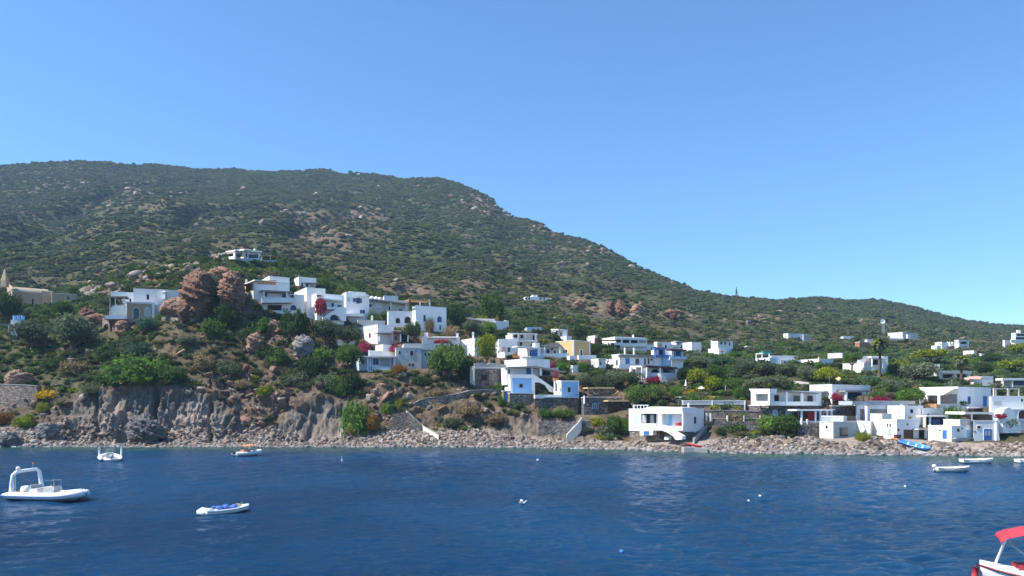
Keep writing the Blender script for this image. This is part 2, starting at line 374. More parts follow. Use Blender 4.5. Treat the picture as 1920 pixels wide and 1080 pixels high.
    rk = ramp(nt, n2.outputs['Fac'], [(0.28, (0.05, 0.038, 0.03)), (0.45, (0.13, 0.09, 0.065)), (0.6, (0.20, 0.145, 0.11)), (0.75, (0.29, 0.24, 0.2))])
    wp2 = worldpos(nt, (1.0, 1.0, 0.22))
    n3 = N(nt, 'ShaderNodeTexNoise', Scale=1.5, Detail=9.0, Roughness=0.7, Distortion=0.5); nt.links.new(wp2, n3.inputs['Vector'])
    cl = ramp(nt, n3.outputs['Fac'], [(0.3, (0.045, 0.04, 0.037)), (0.45, (0.125, 0.113, 0.10)), (0.58, (0.205, 0.18, 0.15)), (0.72, (0.30, 0.225, 0.155))])
    c = mixc(nt, attr('rock'), ground, rk.outputs[0]); c = mixc(nt, attr('cliff'), c, cl.outputs[0])
    bch = ramp(nt, n2.outputs['Fac'], [(0.3, (0.16, 0.12, 0.1)), (0.5, (0.3, 0.24, 0.2)), (0.7, (0.42, 0.36, 0.3))])
    c = mixc(nt, attr('beach'), c, bch.outputs[0])
    nt.links.new(c, bs.inputs['Base Color'])
    b = N(nt, 'ShaderNodeBump', Strength=0.7, Distance=0.5); nt.links.new(n2.outputs['Fac'], b.inputs['Height']); nt.links.new(b.outputs[0], bs.inputs['Normal'])
    me.materials.append(m)
    o = link(bpy.data.objects.new('hills', me)); tag(o, kind='structure')
    return P, n, px, py, rock, cliff

# ------------------------------------------------------------------ water
def build_water():
    px = np.concatenate([np.arange(-700, -20, 8.0), np.arange(-20, 1941, 2.5), np.arange(1944, 2621, 8.0)])
    r = np.concatenate([np.linspace(1500, 1085, 40), np.linspace(1083, 790, 700)])     # rows, near to far
    Y = CH * F / (r - HZ); Y = np.concatenate([[3, 8], Y])
    YY = np.repeat(Y[None, :], len(px), 0); XX = (px[:, None] - 960) * YY / F
    z = np.zeros_like(XX)
    rng = np.random.RandomState(4)
    for k in range(26):
        wl = 0.9 * 1.17 ** k * (0.9 + 0.2*rng.rand()); 
        wl *= .62
        if wl > 5: break
        th = math.radians(-75 + rng.randn() * 38); kx = 2*math.pi/wl
        a = 0.014 * wl ** 0.75
        ph = rng.rand() * 6.28
        w = kx * (XX*math.cos(th) + YY*math.sin(th)) + ph + 1.6 * noise3(XX/7, YY/7, k*1.3, 90+k)
        mod = 0.55 + 0.45 * noise3(XX/18, YY/18, k*0.7, 190+k)
        z += a * np.sin(w) * mod * (1 - sstep(0.05, 0.3, YY/700/wl*1.0))
    fd = 1 - .75*sstep(60, 125, YY)
    z += fd * (.08*fbm(XX/1.9, YY/.95, .3, 3, 201, .55) + .045*(1 - np.abs(fbm(XX/1.1 + .6*noise3(XX/3, YY/3, 0, 205), YY/.6, .7, 2, 203)))) + .05*fbm(XX/5, YY/3, .2, 2, 207)
    P = np.stack([XX, YY, z], -1); a, b = P.shape[:2]; idx = np.arange(a*b).reshape(a, b)
    q = np.stack([idx[:-1, :-1], idx[1:, :-1], idx[1:, 1:], idx[:-1, 1:]], -1).reshape(-1, 4)
    V = P.reshape(-1, 3)
    me = mesh_np('sea', V, q, smooth=True)
    vv = YY - ysh(960 + F*XX/YY)
    sh = sstep(-22, -1.5, vv + 5*fbm(XX/9, YY/7, 0, 3, 93))
    at = me.attributes.new('shallow', 'FLOAT', 'POINT'); at.data.foreach_set('value', sh.astype(np.float32).ravel())
    m, nt, bs, out = newmat('sea')
    bs.inputs['Roughness'].default_value = 0.10; bs.inputs['Specular IOR Level'].default_value = 0.25; bs.inputs['IOR'].default_value = 1.333
    wp = worldpos(nt)
    A = nt.nodes.new('ShaderNodeAttribute'); A.attribute_name = 'shallow'
    n0 = N(nt, 'ShaderNodeTexNoise', Scale=0.035, Detail=3.0); nt.links.new(wp, n0.inputs['Vector'])
    deep = ramp(nt, n0.outputs['Fac'], [(0.36, (0.0003, 0.031, 0.086)), (0.62, (0.0005, 0.054, 0.142))])
    n5 = N(nt, 'ShaderNodeTexNoise', Scale=0.3, Detail=4.0); nt.links.new(wp, n5.inputs['Vector'])
    shc = ramp(nt, n5.outputs['Fac'], [(0.35, (0.008, 0.055, 0.06)), (0.6, (0.02, 0.078, 0.058)), (0.75, (0.05, 0.08, 0.055))])
    nt.links.new(mixc(nt, A.outputs['Fac'], deep.outputs[0], shc.outputs[0]), bs.inputs['Base Color'])
    mp = worldpos(nt, (0.55, 1.0, 1)); 
    n1 = N(nt, 'ShaderNodeTexNoise', Scale=1.7, Detail=7.0, Roughness=0.72); nt.links.new(mp, n1.inputs['Vector'])
    b = N(nt, 'ShaderNodeBump', Strength=1.0, Distance=0.5); nt.links.new(n1.outputs['Fac'], b.inputs['Height']); nt.links.new(b.outputs[0], bs.inputs['Normal'])
    me.materials.append(m)
    o = link(bpy.data.objects.new('sea', me)); tag(o, kind='structure')
    # sea floor / wide sea reaching to the horizon, a little lower than the waves
    mb = MB(); mb.add([(-6000, -400, -0.6), (6000, -400, -0.6), (6000, 9000, -0.6), (-6000, 9000, -0.6)], [(0, 1, 2, 3)], m)
    tag(mb.build('open_sea'), kind='structure')

# ------------------------------------------------------------------ plant sources
def ico(sub=1):
    t = (1 + 5 ** 0.5) / 2
    v = [(-1,t,0),(1,t,0),(-1,-t,0),(1,-t,0),(0,-1,t),(0,1,t),(0,-1,-t),(0,1,-t),(t,0,-1),(t,0,1),(-t,0,-1),(-t,0,1)]
    f = [(0,11,5),(0,5,1),(0,1,7),(0,7,10),(0,10,11),(1,5,9),(5,11,4),(11,10,2),(10,7,6),(7,1,8),(3,9,4),(3,4,2),(3,2,6),(3,6,8),(3,8,9),(4,9,5),(2,4,11),(6,2,10),(8,6,7),(9,8,1)]
    v = [Vector(a).normalized() for a in v]
    for _ in range(sub):
        c = {}; nf = []
        def mid(a, b):
            k = (min(a, b), max(a, b))
            if k not in c: v.append((v[a] + v[b]).normalized()); c[k] = len(v) - 1
            return c[k]
        for a, b, d in f:
            x, y, z = mid(a, b), mid(b, d), mid(d, a); nf += [(a, x, z), (b, y, x), (d, z, y), (x, y, z)]
        f = nf
    return np.array([tuple(a) for a in v]), np.array(f)
ICO1 = ico(1); ICO2 = ico(2)
def leafcloud(rng, centers, radii, n, size, flat=0.0):
    """quads spread over clump surfaces; returns V, F"""
    k = rng.randint(0, len(centers), n); d = rng.randn(n, 3); d /= np.linalg.norm(d, axis=1, keepdims=True)
    c = centers[k] + d * radii[k][:, None] * (0.65 + 0.5 * rng.rand(n, 1))
    nn = d * 0.8 + rng.randn(n, 3) * 0.7; nn[:, 2] += flat; nn /= np.linalg.norm(nn, axis=1, keepdims=True)
    a = np.cross(nn, rng.randn(n, 3)); a /= np.linalg.norm(a, axis=1, keepdims=True); b = np.cross(nn, a)
    s = size * (0.6 + 0.8 * rng.rand(n, 1))
    V = np.stack([c - a*s, c - b*s*0.6, c + a*s, c + b*s*0.6], 1).reshape(-1, 3)
    return V, np.arange(4*n).reshape(-1, 4)
def crown(name, seed, kind='round', n=900, leaf=0.075, nclump=26, core=0.72):
    """unit crown: width about 2 (x,y -1..1), z 0..1"""
    rng = np.random.RandomState(seed)
    if kind == 'round':
        d = rng.randn(nclump, 3); d /= np.linalg.norm(d, axis=1, keepdims=True); d[:, 2] = np.abs(d[:, 2]) * 1.0 - 0.15
        c = d * np.array([0.72, 0.72, 0.36]) * (0.7 + 0.4*rng.rand(nclump, 1)) + np.array([0, 0, 0.45]); r = 0.2 + 0.14 * rng.rand(nclump)
        cz = 0.45; cs = np.array([0.72, 0.72, 0.4])
    elif kind == 'umbrella':
        a = rng.rand(nclump) * 6.283; q = np.sqrt(rng.rand(nclump)) * 0.82
        c = np.stack([q*np.cos(a), q*np.sin(a), 0.5 + 0.28 * (1 - q*q) + 0.08*rng.randn(nclump)], 1); r = 0.16 + 0.08 * rng.rand(nclump)
        cz = 0.5; cs = np.array([0.8, 0.8, 0.22])
    elif kind == 'cone':
        t = rng.rand(nclump) ** 0.8; a = rng.rand(nclump) * 6.283; q = (1 - t) * 0.75 * np.minimum(1, t*6+.3)
        c = np.stack([q*np.cos(a), q*np.sin(a), 0.06 + t*0.86], 1); r = 0.14 + 0.12*rng.rand(nclump)*(1-t)
        cz = 0.45; cs = np.array([0.42, 0.42, 0.42])
    elif kind == 'low':
        a = rng.rand(nclump) * 6.283; q = np.sqrt(rng.rand(nclump)) * 0.78
        c = np.stack([q*np.cos(a), q*np.sin(a), 0.12 + 0.42*(1-q*q)*rng.rand(nclump)], 1); r = 0.18 + 0.14*rng.rand(nclump)
        cz = 0.12; cs = np.array([0.78, 0.78, 0.34])
    r3 = np.stack([r, r, r*0.6], 1)
    V, Fq = leafcloud(rng, c, r, n, leaf, 0.25)
    V = np.where(True, V, V)
    iv, fi = ICO2
    nz = fbm(iv[:, 0]*2.5 + seed, iv[:, 1]*2.5, iv[:, 2]*2.5, 3, seed)
    cv = iv * cs * (1 + 0.45 * nz[:, None]) * core + np.array([0, 0, cz])
    V[:, 2] = np.maximum(V[:, 2], -0.05)
    return mesh_np(name, np.concatenate([V, cv]), [Fq, fi + len(V)])
def reed(name, seed, n=260, lean=0.35, w=0.02):
    rng = np.random.RandomState(seed); V = []; Fq = []
    for i in range(n):
        a = rng.rand()*6.283; q = math.sqrt(rng.rand())*0.6; x, y = q*math.cos(a), q*math.sin(a)
        h = (0.55 + 0.45*rng.rand()) * (1 - 0.4*q); dx, dy = lean*rng.randn()*0.6 + x*lean, lean*rng.randn()*0.6 + y*lean
        t = rng.rand()*6.283; wx, wy = w*math.cos(t), w*math.sin(t)
        pts = [(x, y, 0), (x + dx*0.35, y + dy*0.35, h*0.6), (x + dx, y + dy, h)]
        b = len(V)
        for k, (p, s) in enumerate(zip(pts, (1, 1.3, 0.15))): V += [(p[0]-wx*s, p[1]-wy*s, p[2]), (p[0]+wx*s, p[1]+wy*s, p[2])]
        Fq += [(b, b+1, b+3, b+2), (b+2, b+3, b+5, b+4)]
    return mesh_np(name, np.array(V), np.array(Fq))
def rockmesh(name, seed, sub=1, rough=0.45):
    iv, fi = ICO1 if sub == 1 else ICO2
    rng = np.random.RandomState(seed); s = 0.75 + 0.5*rng.rand(3); s[2] *= 0.75
    d = fbm(iv[:, 0]*1.6 + seed*3, iv[:, 1]*1.6, iv[:, 2]*1.6, 3, seed)
    v = iv * (1 + rough * d[:, None]) * s
    for _ in range(5):      # chop flats
        nn = rng.randn(3); nn /= np.linalg.norm(nn); t = 0.55 + 0.25*rng.rand(); q = v @ nn; v = v - np.outer(np.maximum(q - t, 0), nn)
    return mesh_np(name, v, fi)

# ------------------------------------------------------------------ scatter through geometry nodes (uncountable cover only)
def scatter(name, pts, scl, rot, var, sources, label, cat):
    me = bpy.data.meshes.new(name); me.vertices.add(len(pts)); me.vertices.foreach_set('co', np.asarray(pts, np.float32).ravel())
    a = me.attributes.new('sc', 'FLOAT_VECTOR', 'POINT'); a.data.foreach_set('vector', np.asarray(scl, np.float32).ravel())
    a = me.attributes.new('rt', 'FLOAT_VECTOR', 'POINT'); a.data.foreach_set('vector', np.asarray(rot, np.float32).ravel())
    a = me.attributes.new('vr', 'INT', 'POINT'); a.data.foreach_set('value', np.asarray(var, np.int32))
    o = link(bpy.data.objects.new(name, me)); tag(o, label, cat, kind='stuff')
    cl = bpy.data.collections.new(name + '_kinds')
    for i, (m, mt) in enumerate(sources):
        so = bpy.data.objects.new('%s_kind_%02d' % (name, i), m); cl.objects.link(so)
        if not len(m.materials): m.materials.append(mt)
    ng = bpy.data.node_groups.new(name, 'GeometryNodeTree')
    ng.interface.new_socket('Geometry', in_out='INPUT', socket_type='NodeSocketGeometry'); ng.interface.new_socket('Geometry', in_out='OUTPUT', socket_type='NodeSocketGeometry')
    gi = ng.nodes.new('NodeGroupInput'); go = ng.nodes.new('NodeGroupOutput')
    ip = ng.nodes.new('GeometryNodeInstanceOnPoints'); ci = ng.nodes.new('GeometryNodeCollectionInfo')
    ci.inputs['Collection'].default_value = cl; ci.inputs['Separate Children'].default_value = True; ci.inputs['Reset Children'].default_value = True
    ip.inputs['Pick Instance'].default_value = True
    def na(nm, t):
        n = ng.nodes.new('GeometryNodeInputNamedAttribute'); n.data_type = t; n.inputs[0].default_value = nm
        return [s for s in n.outputs if s.enabled][0]
    ng.links.new(gi.outputs[0], ip.inputs['Points']); ng.links.new(ci.outputs[0], ip.inputs['Instance'])
    ng.links.new(na('vr', 'INT'), ip.inputs['Instance Index']); ng.links.new(na('rt', 'FLOAT_VECTOR'), ip.inputs['Rotation']); ng.links.new(na('sc', 'FLOAT_VECTOR'), ip.inputs['Scale'])
    ng.links.new(ip.outputs[0], go.inputs[0])
    md = o.modifiers.new('scatter', 'NODES'); md.node_group = ng
    return o
# ------------------------------------------------------------------ building kit
WH = plaster('white_plaster', (0.83, 0.82, 0.80)); WH2 = plaster('cream_plaster', (0.70, 0.66, 0.58), (0.4, 0.33, 0.25))
GREYP = plaster('grey_plaster', (0.50, 0.50, 0.48), (0.24, 0.24, 0.24), 0.6); BLUEP = plaster('blue_plaster', (0.22, 0.43, 0.70), (0.28, 0.44, 0.6))
PALEB = plaster('pale_blue_plaster', (0.50, 0.60, 0.68), (0.36, 0.44, 0.5)); OCHRE = plaster('ochre_plaster', (0.56, 0.39, 0.17), (0.5, 0.38, 0.22))
YEL = plaster('yellow_plaster', (0.75, 0.48, 0.08), (0.6, 0.45, 0.2)); BEIGE = plaster('beige_render', (0.42, 0.32, 0.21), (0.27, 0.21, 0.15), 0.7)
PINKP = plaster('pink_plaster', (0.66, 0.38, 0.28)); REDP = plaster('red_plaster', (0.36, 0.06, 0.07))
STO = stone('dark_stone', (0.07, 0.065, 0.065), (0.15, 0.135, 0.125), (0.25, 0.215, 0.19)); STO2 = stone('tan_stone', (0.14, 0.11, 0.085), (0.24, 0.19, 0.15), (0.36, 0.30, 0.25))
CONC = simple('concrete', (0.42, 0.40, 0.37), (0.30, 0.28, 0.26), 1.2, .9, .4); GLASS = simple('dark_glass', (0.02, 0.028, 0.04), None, 1, 0.12)
DARK = simple('dark_interior', (0.018, 0.018, 0.022), None, 1, .9); BLUE = simple('blue_paint', (0.04, 0.16, 0.44), (0.035, 0.13, 0.36), 2, .45)
NAVY = simple('navy_shutter', (0.02, 0.06, 0.22), (0.02, 0.05, 0.17), 2, .5); LBLUE = simple('light_blue_paint', (0.18, 0.42, 0.65), None, 2, .5)
BROWN = simple('brown_wood', (0.10, 0.03, 0.02), (0.06, 0.022, 0.016), 3, .6); WOOD = simple('pale_wood', (0.42, 0.24, 0.10), (0.30, 0.17, 0.08), 3, .7)
REED = simple('reed_mat', (0.62, 0.43, 0.20), (0.46, 0.31, 0.15), 4, .9, .5, 20); TILE = simple('grey_roof', (0.33, 0.29, 0.26), (0.22, 0.19, 0.17), 2, .9, .4)
ROOFW = simple('white_roof', (0.62, 0.60, 0.56), (0.45, 0.42, 0.38), .8, .9); ORANGE = simple('orange_tile', (0.62, 0.25, 0.06), (0.5, 0.2, 0.05), 3, .7)
METAL = simple('grey_metal', (0.35, 0.36, 0.37), None, 2, .4, metal=.6); REDM = simple('red_cloth', (0.5, 0.03, 0.03), None, 3, .8); TEAL = simple('teal_canvas', (0.03, 0.28, 0.25), None, 3, .8)
LGREY = simple('light_grey_band', (0.42, 0.45, 0.48), (0.33, 0.35, 0.37), 1, .85)
def basis(yaw):
    t = math.radians(yaw); return Vector((math.cos(t), math.sin(t), 0)), Vector((-math.sin(t), math.cos(t), 0))
class Block:
    def __init__(s, H, C, yaw, Lr, Ll, pxC):
        s.H = H; s.C = C; s.ex, s.ey = basis(yaw); s.Lr = Lr; s.Ll = Ll; s.pxC = pxC
    def face(s, px, face):
        if face is None: face = 'L' if px < s.pxC else 'R'
        return (s.ex, -s.ey) if face == 'R' else (s.ey, -s.ex)
    def P(s, px, py, out, face):
        e, n = s.face(px, face); b = s.C + n*out; u = (px - 960) / F
        k = (u*b.y - b.x) / (e.x - u*e.y); p = b + e*k
        return Vector((p.x, p.y, CH + (HZ - py) * p.y / F)), n
    def prism(s, name, pts, o0, o1, mat, face=None, parent=None, mb=None):
        mx = sum(p[0] for p in pts) / len(pts)
        if face is None: face = 'L' if mx < s.pxC else 'R'
        fr = [s.P(a, b, o1, face) for a, b in pts]; n = fr[0][1]; f = [p for p, _ in fr]; bk = [p - n*(o1-o0) for p in f]
        k = len(f); own = mb is None; mb = mb or MB(); o = s.H.org
        mb.add([p - o for p in f] + [p - o for p in bk], [tuple(range(k)), tuple(range(2*k-1, k-1, -1))] + [(i, k+i, k+(i+1) % k, (i+1) % k) for i in range(k)], mat)
        return mb.build(name, parent or s.H.root) if own else None
    def box(s, name, x0, x1, y0, y1, o0, o1, mat, face=None, parent=None, mb=None):
        return s.prism(name, [(x0, y0), (x1, y0), (x1, y1), (x0, y1)], o0, o1, mat, face, parent, mb)
    def win(s, x0, x1, y0, y1, mat=None, frame=None, face=None, name='window', arch=False, mull=0):
        mat = mat or GLASS
        if face is None: face = 'L' if (x0+x1)/2 < s.pxC else 'R'
        def shape(a, b, c, d):
            if not arch: return [(a, c), (b, c), (b, d), (a, d)]
            r = (b-a)/2; h = min(r, (d-c)*0.6); m = (a+b)/2
            return [(a, d), (a, c+h)] + [(m - r*math.cos(t), c + h - h*math.sin(t)) for t in [math.pi*i/8 for i in range(1, 8)]] + [(b, c+h), (b, d)]
        if frame is None: return s.prism(name, shape(x0, x1, y0, y1), -0.3, 0.035, mat, face)
        g = 0.9
        o = s.prism(name, shape(x0-g, x1+g, y0-g, y1 + (0 if name == 'door' else g)), -0.3, 0.05, frame, face)
        s.prism('panel' if name == 'door' else 'pane', shape(x0, x1, y0, y1), 0.0, 0.075, mat, face, parent=o)
        if mull and name != 'door':
            mb = MB()
            for i in range(1, mull+1):
                m = x0 + (x1-x0)*i/(mull+1); s.box('', m-.15, m+.15, y0, y1, 0.05, 0.1, frame, face, mb=mb)
            mb.build('glazing_bar', o)
        return o
    def porch(s, x0, x1, yt, yb, yf, d, cols=(), par=None, rmat=None, cmat=None, face=None, parmat=None, cw=1.3, slant=0, rname='porch_roof'):
        cmat = cmat or WH; rmat = rmat or WH
        if face is None: face = 'L' if (x0+x1)/2 < s.pxC else 'R'
        if yt is not None: s.prism(rname, [(x0, yt), (x1, yt+slant), (x1, yb+slant), (x0, yb)], 0, d, rmat, face)
        for c in cols:
            k = slant * (c - x0) / (x1 - x0)
            s.box('column', c-cw/2, c+cw/2, yb+k, yf, d-0.35, d-0.04, cmat, face)
        if par: s.box('parapet', x0+.2, x1-.2, par[0], par[1], d-0.5, d-0.18 if cols else d-.1, parmat or WH, face); s.box('terrace', x0+.4, x1-.4, par[1]-.6, par[1]+.5, 0, d-0.5, CONC, face)
    def chimney(s, px, yt, yb, w=2.2, back=1.5, cap=False):
        p, n = s.P(px, yb, -back, None); z = CH + (HZ-yt)*p.y/F; r = w*p.y/F/2; mb = MB(); o = s.H.org
        mb.box((p.x-o.x, p.y-o.y, (p.z+z)/2-o.z-0.3), (2*r, 2*r, z-p.z+0.6), WH)
        if cap: mb.box((p.x-o.x, p.y-o.y, z-o.z+0.1), (2.6*r, 2.6*r, 0.15), WH); mb.box((p.x-o.x, p.y-o.y, z-o.z+0.3), (1.4*r, 1.4*r, 0.25), WH)
        return mb.build('chimney', s.H.root)
class House:
    all = []
    def __init__(s, name, label, pxC, pyB, yaw=25, Y=None, cat='house', group=None):
        s.yaw = yaw; s.Y = Y if Y else depth_at(pxC, pyB); s.org = pt(pxC, pyB, s.Y)
        s.root = empty(name, s.org, label, cat, group); House.all.append(s)
    def block(s, pxL, pxC, pxR, pyT, pyB, mat=None, yaw=None, dY=0, dep=6.0, roof=None, found=3.0, pad=True, name='wall', rim=0.35):
        mat = mat or WH; yaw = s.yaw if yaw is None else yaw; Y = s.Y + dY; C = pt(pxC, pyB, Y); ex, ey = basis(yaw)
        b = Block(s, C, yaw, 0, 0, pxC)
        def ln(px, e):
            u = (px-960)/F; return (u*C.y - C.x) / (e.x - u*e.y)
        Lr = ln(pxR, ex) if pxR is not None else dep; Ll = ln(pxL, ey) if pxL is not None else dep
        sk = 0.0
        if not hasattr(s, 'first'): s.first = b
        if pxL is None and pxC > 960:      # party wall set askew so the flank stays as narrow as in the photograph
            g = C + ey*dep; u = (pxC - 5 - 960)/F; sk = max(0.0, (u*g.y - g.x) / (ex.x - u*ex.y)) / dep
        Lr = min(abs(Lr), 40); Ll = min(abs(Ll), 26); b.Lr, b.Ll = Lr, Ll
        zt = CH + (HZ-pyT)*Y/F; o = s.org; z0 = C.z - found
        b.zt = zt; b.zb = C.z
        def q(a, c, z): p = C + ex*(a + c*sk) + ey*c; return (p.x-o.x, p.y-o.y, z-o.z)
        t = min(0.28, Lr/4, Ll/4); mb = MB(); zr = zt - rim
        out = [(0, 0), (Lr, 0), (Lr, Ll), (0, Ll)]; inn = [(t, t), (Lr-t, t), (Lr-t, Ll-t), (t, Ll-t)]
        vs = [q(a, c, z0) for a, c in out] + [q(a, c, zt) for a, c in out] + [q(a, c, zt) for a, c in inn] + [q(a, c, zr) for a, c in inn]
        fs = [(3, 2, 1, 0)] + [(i, (i+1) % 4, 4+(i+1) % 4, 4+i) for i in range(4)] + [(4+i, 4+(i+1) % 4, 8+(i+1) % 4, 8+i) for i in range(4)] + [(8+i, 8+(i+1) % 4, 12+(i+1) % 4, 12+i) for i in range(4)]
        mb.add(vs, fs + [(12, 13, 14, 15)], mat); mb.build(name, s.root)
        rb = MB(); rb.add([q(a, c, zr+.03) for a, c in inn], [(0, 1, 2, 3)], roof or ROOFW)
        rb.add([q(a, c, zt+.05) for a, c in [(-.05, -.05), (Lr+.05, -.05), (Lr+.05, Ll+.05), (-.05, Ll+.05)]] + [q(a, c, zt+.05) for a, c in inn] + [q(a, c, zt-.07) for a, c in [(-.05, -.05), (Lr+.05, -.05), (Lr+.05, Ll+.05), (-.05, Ll+.05)]],
               [(i, (i+1) % 4, 4+(i+1) % 4, 4+i) for i in range(4)] + [(8+i, 8+(i+1) % 4, (i+1) % 4, i) for i in range(4)], mat if mat in (WH, WH2, GREYP, PALEB) else WH)
        rb.build('roof', s.root)
        if pad: PADS.append((C.x, C.y, ex.x, ex.y, ey.x, ey.y, Lr, Ll, C.z))
        return b
# free-standing wall along sight points: list of (px, pyTop, pyBottom)
def wallrun(name, label, pts, mat, thick=0.4, cap=None, cat='wall', Ys=None, group=None, found=1.0):
    W = []
    for i, (px, yt, yb) in enumerate(pts):
        Y = Ys[i] if Ys else depth_at(px, yb); W.append((pt(px, yt, Y), pt(px, yb, Y)))
    o = W[0][1].copy(); root = empty(name, o, label, cat, group)
    def strip(nm, m, f0, f1, th, prot):
        mb = MB(); vs = []; 
        for i, (a, b) in enumerate(W):
            t = (W[min(i+1, len(W)-1)][0] - W[max(i-1, 0)][0]); t.z = 0; t.normalize(); n = Vector((t.y, -t.x, 0))
            for z, k in ((f0(a, b), 1), (f1(a, b), 1), (f1(a, b), -1), (f0(a, b), -1)):
                p = Vector((a.x, a.y, z)) + n * (th/2 if k > 0 else -th/2); vs.append(p - o)
        fs = []
        for i in range(len(W)-1):
            for j in range(4): fs.append((i*4+j, i*4+(j+1) % 4, i*4+4+(j+1) % 4, i*4+4+j))
        e = len(vs); fs += [(3, 2, 1, 0), (e-4, e-3, e-2, e-1)]
        mb.add(vs, fs, m); mb.build(nm, root)
    strip('masonry', mat, lambda a, b: b.z - found, lambda a, b: a.z, thick, 0)
    if cap: strip('coping', cap, lambda a, b: a.z + .002, lambda a, b: a.z + .12, thick + .12, 0)
    return root
# ================================================================== the buildings, from the left
# church
h = House('church', 'beige church with long barrel roofed nave and small pointed bell spire', 23, 574, 35, cat='church')
b = h.block(-60, 23, 91, 545, 574, BEIGE, dep=8, rim=.02)
e0, e1 = b.P(23, 535, 0, 'R')[0], b.P(91, 543, 0, 'R')[0]; mb = MB(); d_ = Vector((-math.sin(math.radians(35)), math.cos(math.radians(35)), 0)) * 8
rings = []
for p, z in ((e0, b.zt - .3), (e1, b.zt - .3)):
    rings.append([Vector((p.x, p.y, z)) + d_*(0.5 - 0.5*math.cos(math.pi*i/8)) + Vector((0, 0, 1.9*math.sin(math.pi*i/8))) - h.org for i in range(9)])
mb.loft(rings, simple('vault_render', (0.36, 0.29, 0.2), (0.27, 0.22, 0.16), 1, .9), close=False, cap=True); mb.build('barrel_roof', h.root)
b.prism('gable', [(-24, 545), (7, 528), (23, 541), (23, 560), (-24, 560)], -.6, 0.12, BEIGE, 'L')
b.win(2, 5, 546, 551, DARK, face='L')
b.win(37, 41, 562, 572, DARK); b.win(60, 63, 560, 570, DARK)
mb = MB(); s_ = pt(9, 527, h.Y) - h.org; mb.box((s_.x, s_.y, s_.z - .8), (1.5, 1.5, 1.8), BEIGE)
mb.loft([[s_ + Vector((.75*a, .75*c, 0.1)) for a, c in ((-1, -1), (1, -1), (1, 1), (-1, 1))], [s_ + Vector((.08*a, .08*c, 3.6)) for a, c in ((-1, -1), (1, -1), (1, 1), (-1, 1))]], BEIGE); mb.build('spire', h.root)
h2 = h.block(70, 97, 144, 549, 577, BEIGE, yaw=32, dY=-1.5, dep=7); h2.win(126.5, 129.5, 555.5, 562, DARK)
b2 = h.block(66, 78, 99, 545, 560, BEIGE, yaw=35, dY=4, dep=4, pad=False)
# tilted white hut
h = House('hut', 'small white hut with blue tanks on its roof among dark trees at the left', 21, 629, 20, cat='hut')
b = h.block(None, 20, 50, 600, 629, WH, dep=3.5)
for k, x in enumerate((28, 35, 43)):
    p, _ = b.P(x, 600, -1.2, 'R'); mb = MB(); q = p - h.org; mb.tube([q, q + Vector((0, 0, 1.0))], .42, LBLUE, 10); mb.build('water_tank', h.root)
b.porch(-4, 20, 607, 609, 625, 2.5, cols=[-2, 16], face='R', rmat=TILE)
# house A
h = House('white_house', 'white upper storey over beige arched front, standing left of the red rock', 287, 599, 18)
b = h.block(None, 250, 335, 541, 566, WH, dep=6, dY=2.5, found=6); b.win(275, 279.5, 552, 562, DARK)
c = h.block(None, 238, 288, 568, 597, BEIGE, dep=2.5, found=3)
c.win(250, 261, 577, 597, GLASS, WH, arch=True, name='door'); c.win(272, 281, 577, 592, GREYP, WH, arch=True)
c.box('pilaster', 285, 290, 567, 598, -.2, .25, WH); c.box('cornice', 236, 290, 566, 568.5, -.3, .2, WH)
d = h.block(None, 208, 252, 547, 575, WH, dY=5, dep=5, found=5); d.win(214, 217, 557, 563, DARK); d.win(243, 246, 560, 573, DARK)
c.porch(204, 238, 555.5, 558, 597, 3.0, cols=[206, 216, 233], rmat=WOOD, face='R', cw=1.2)
c.porch(196, 237, None, 590, 590, 3.6, par=(591, 598), face='R'); b.chimney(308, 549, 556, 6, -.8, True)
wallrun('stone_wall', 'rough grey stone terrace wall below the white house beside the red rock', [(194, 597, 618), (215, 598, 620), (240, 599, 612)], STO2, .5)
wallrun('stone_wall', 'low pale stone wall under the red rock outcrop', [(305, 594, 604), (335, 596, 606), (372, 592, 602)], STO2, .5)
wallrun('stone_wall', 'grey rubble retaining wall above the shore at the far left', [(-40, 719, 766), (0, 721, 767), (40, 722, 765), (72, 724, 758)], STO2, .6, CONC)
# villa on the knoll
h = House('hilltop_villa', 'low white villa with open verandas alone on top of the rocky knoll', 458, 488, 24, Y=depth_at(458, 493) + 1, cat='villa')
b = h.block(437, 457, 489, 470, 489, WH, dep=6, found=5, roof=TILE); b.win(461, 463.5, 475, 482, DARK); b.win(466, 484, 477, 485, GLASS)
b.porch(440, 491.5, 467, 469.6, 489, 1.6, cols=[464.5, 485.5], rmat=WH, par=(484, 490), parmat=PALEB, slant=3.5, face='R')
b.win(443, 451, 477, 486, DARK)
c = h.block(420, 439, 441, 473, 486, WH2, dY=1.5, dep=4, found=4, pad=False); c.win(423, 428, 477, 483, DARK, face='L')
b.prism('roof_slab', [(423, 471), (456, 466.6), (458, 467), (458, 469.2), (423, 473.4)], -.5, 1.4, WH2, 'L')
c.prism('veranda_roof', [(404, 478.5), (424, 472), (440, 472), (440, 474), (404, 480.5)], 0, 1.6, TILE, 'L')
for x, y in ((410.5, 476), (439, 473)): c.box('column', x-1.3, x+1.3, y, 486, 1.3, 1.6, WH, 'L')
c.prism('parapet', [(407, 484), (440, 480), (440, 485.5), (407, 487)], 1.2, 1.6, WH, 'L')
b.chimney(477, 466.5, 471, 3, 1); b.porch(489, 519, 478, 479.5, 492, 3, cols=[491, 507], rmat=WOOD, par=(488, 493), parmat=PALEB, slant=3, face='R', cw=1); b.box('gate_post', 516, 520, 492, 496, 2.6, 3, WH, 'R')
wallrun('stone_wall', 'reddish stone terrace wall under the hilltop villa', [(416, 487, 492), (440, 486.5, 492), (462, 490, 495)], STO2, .5)
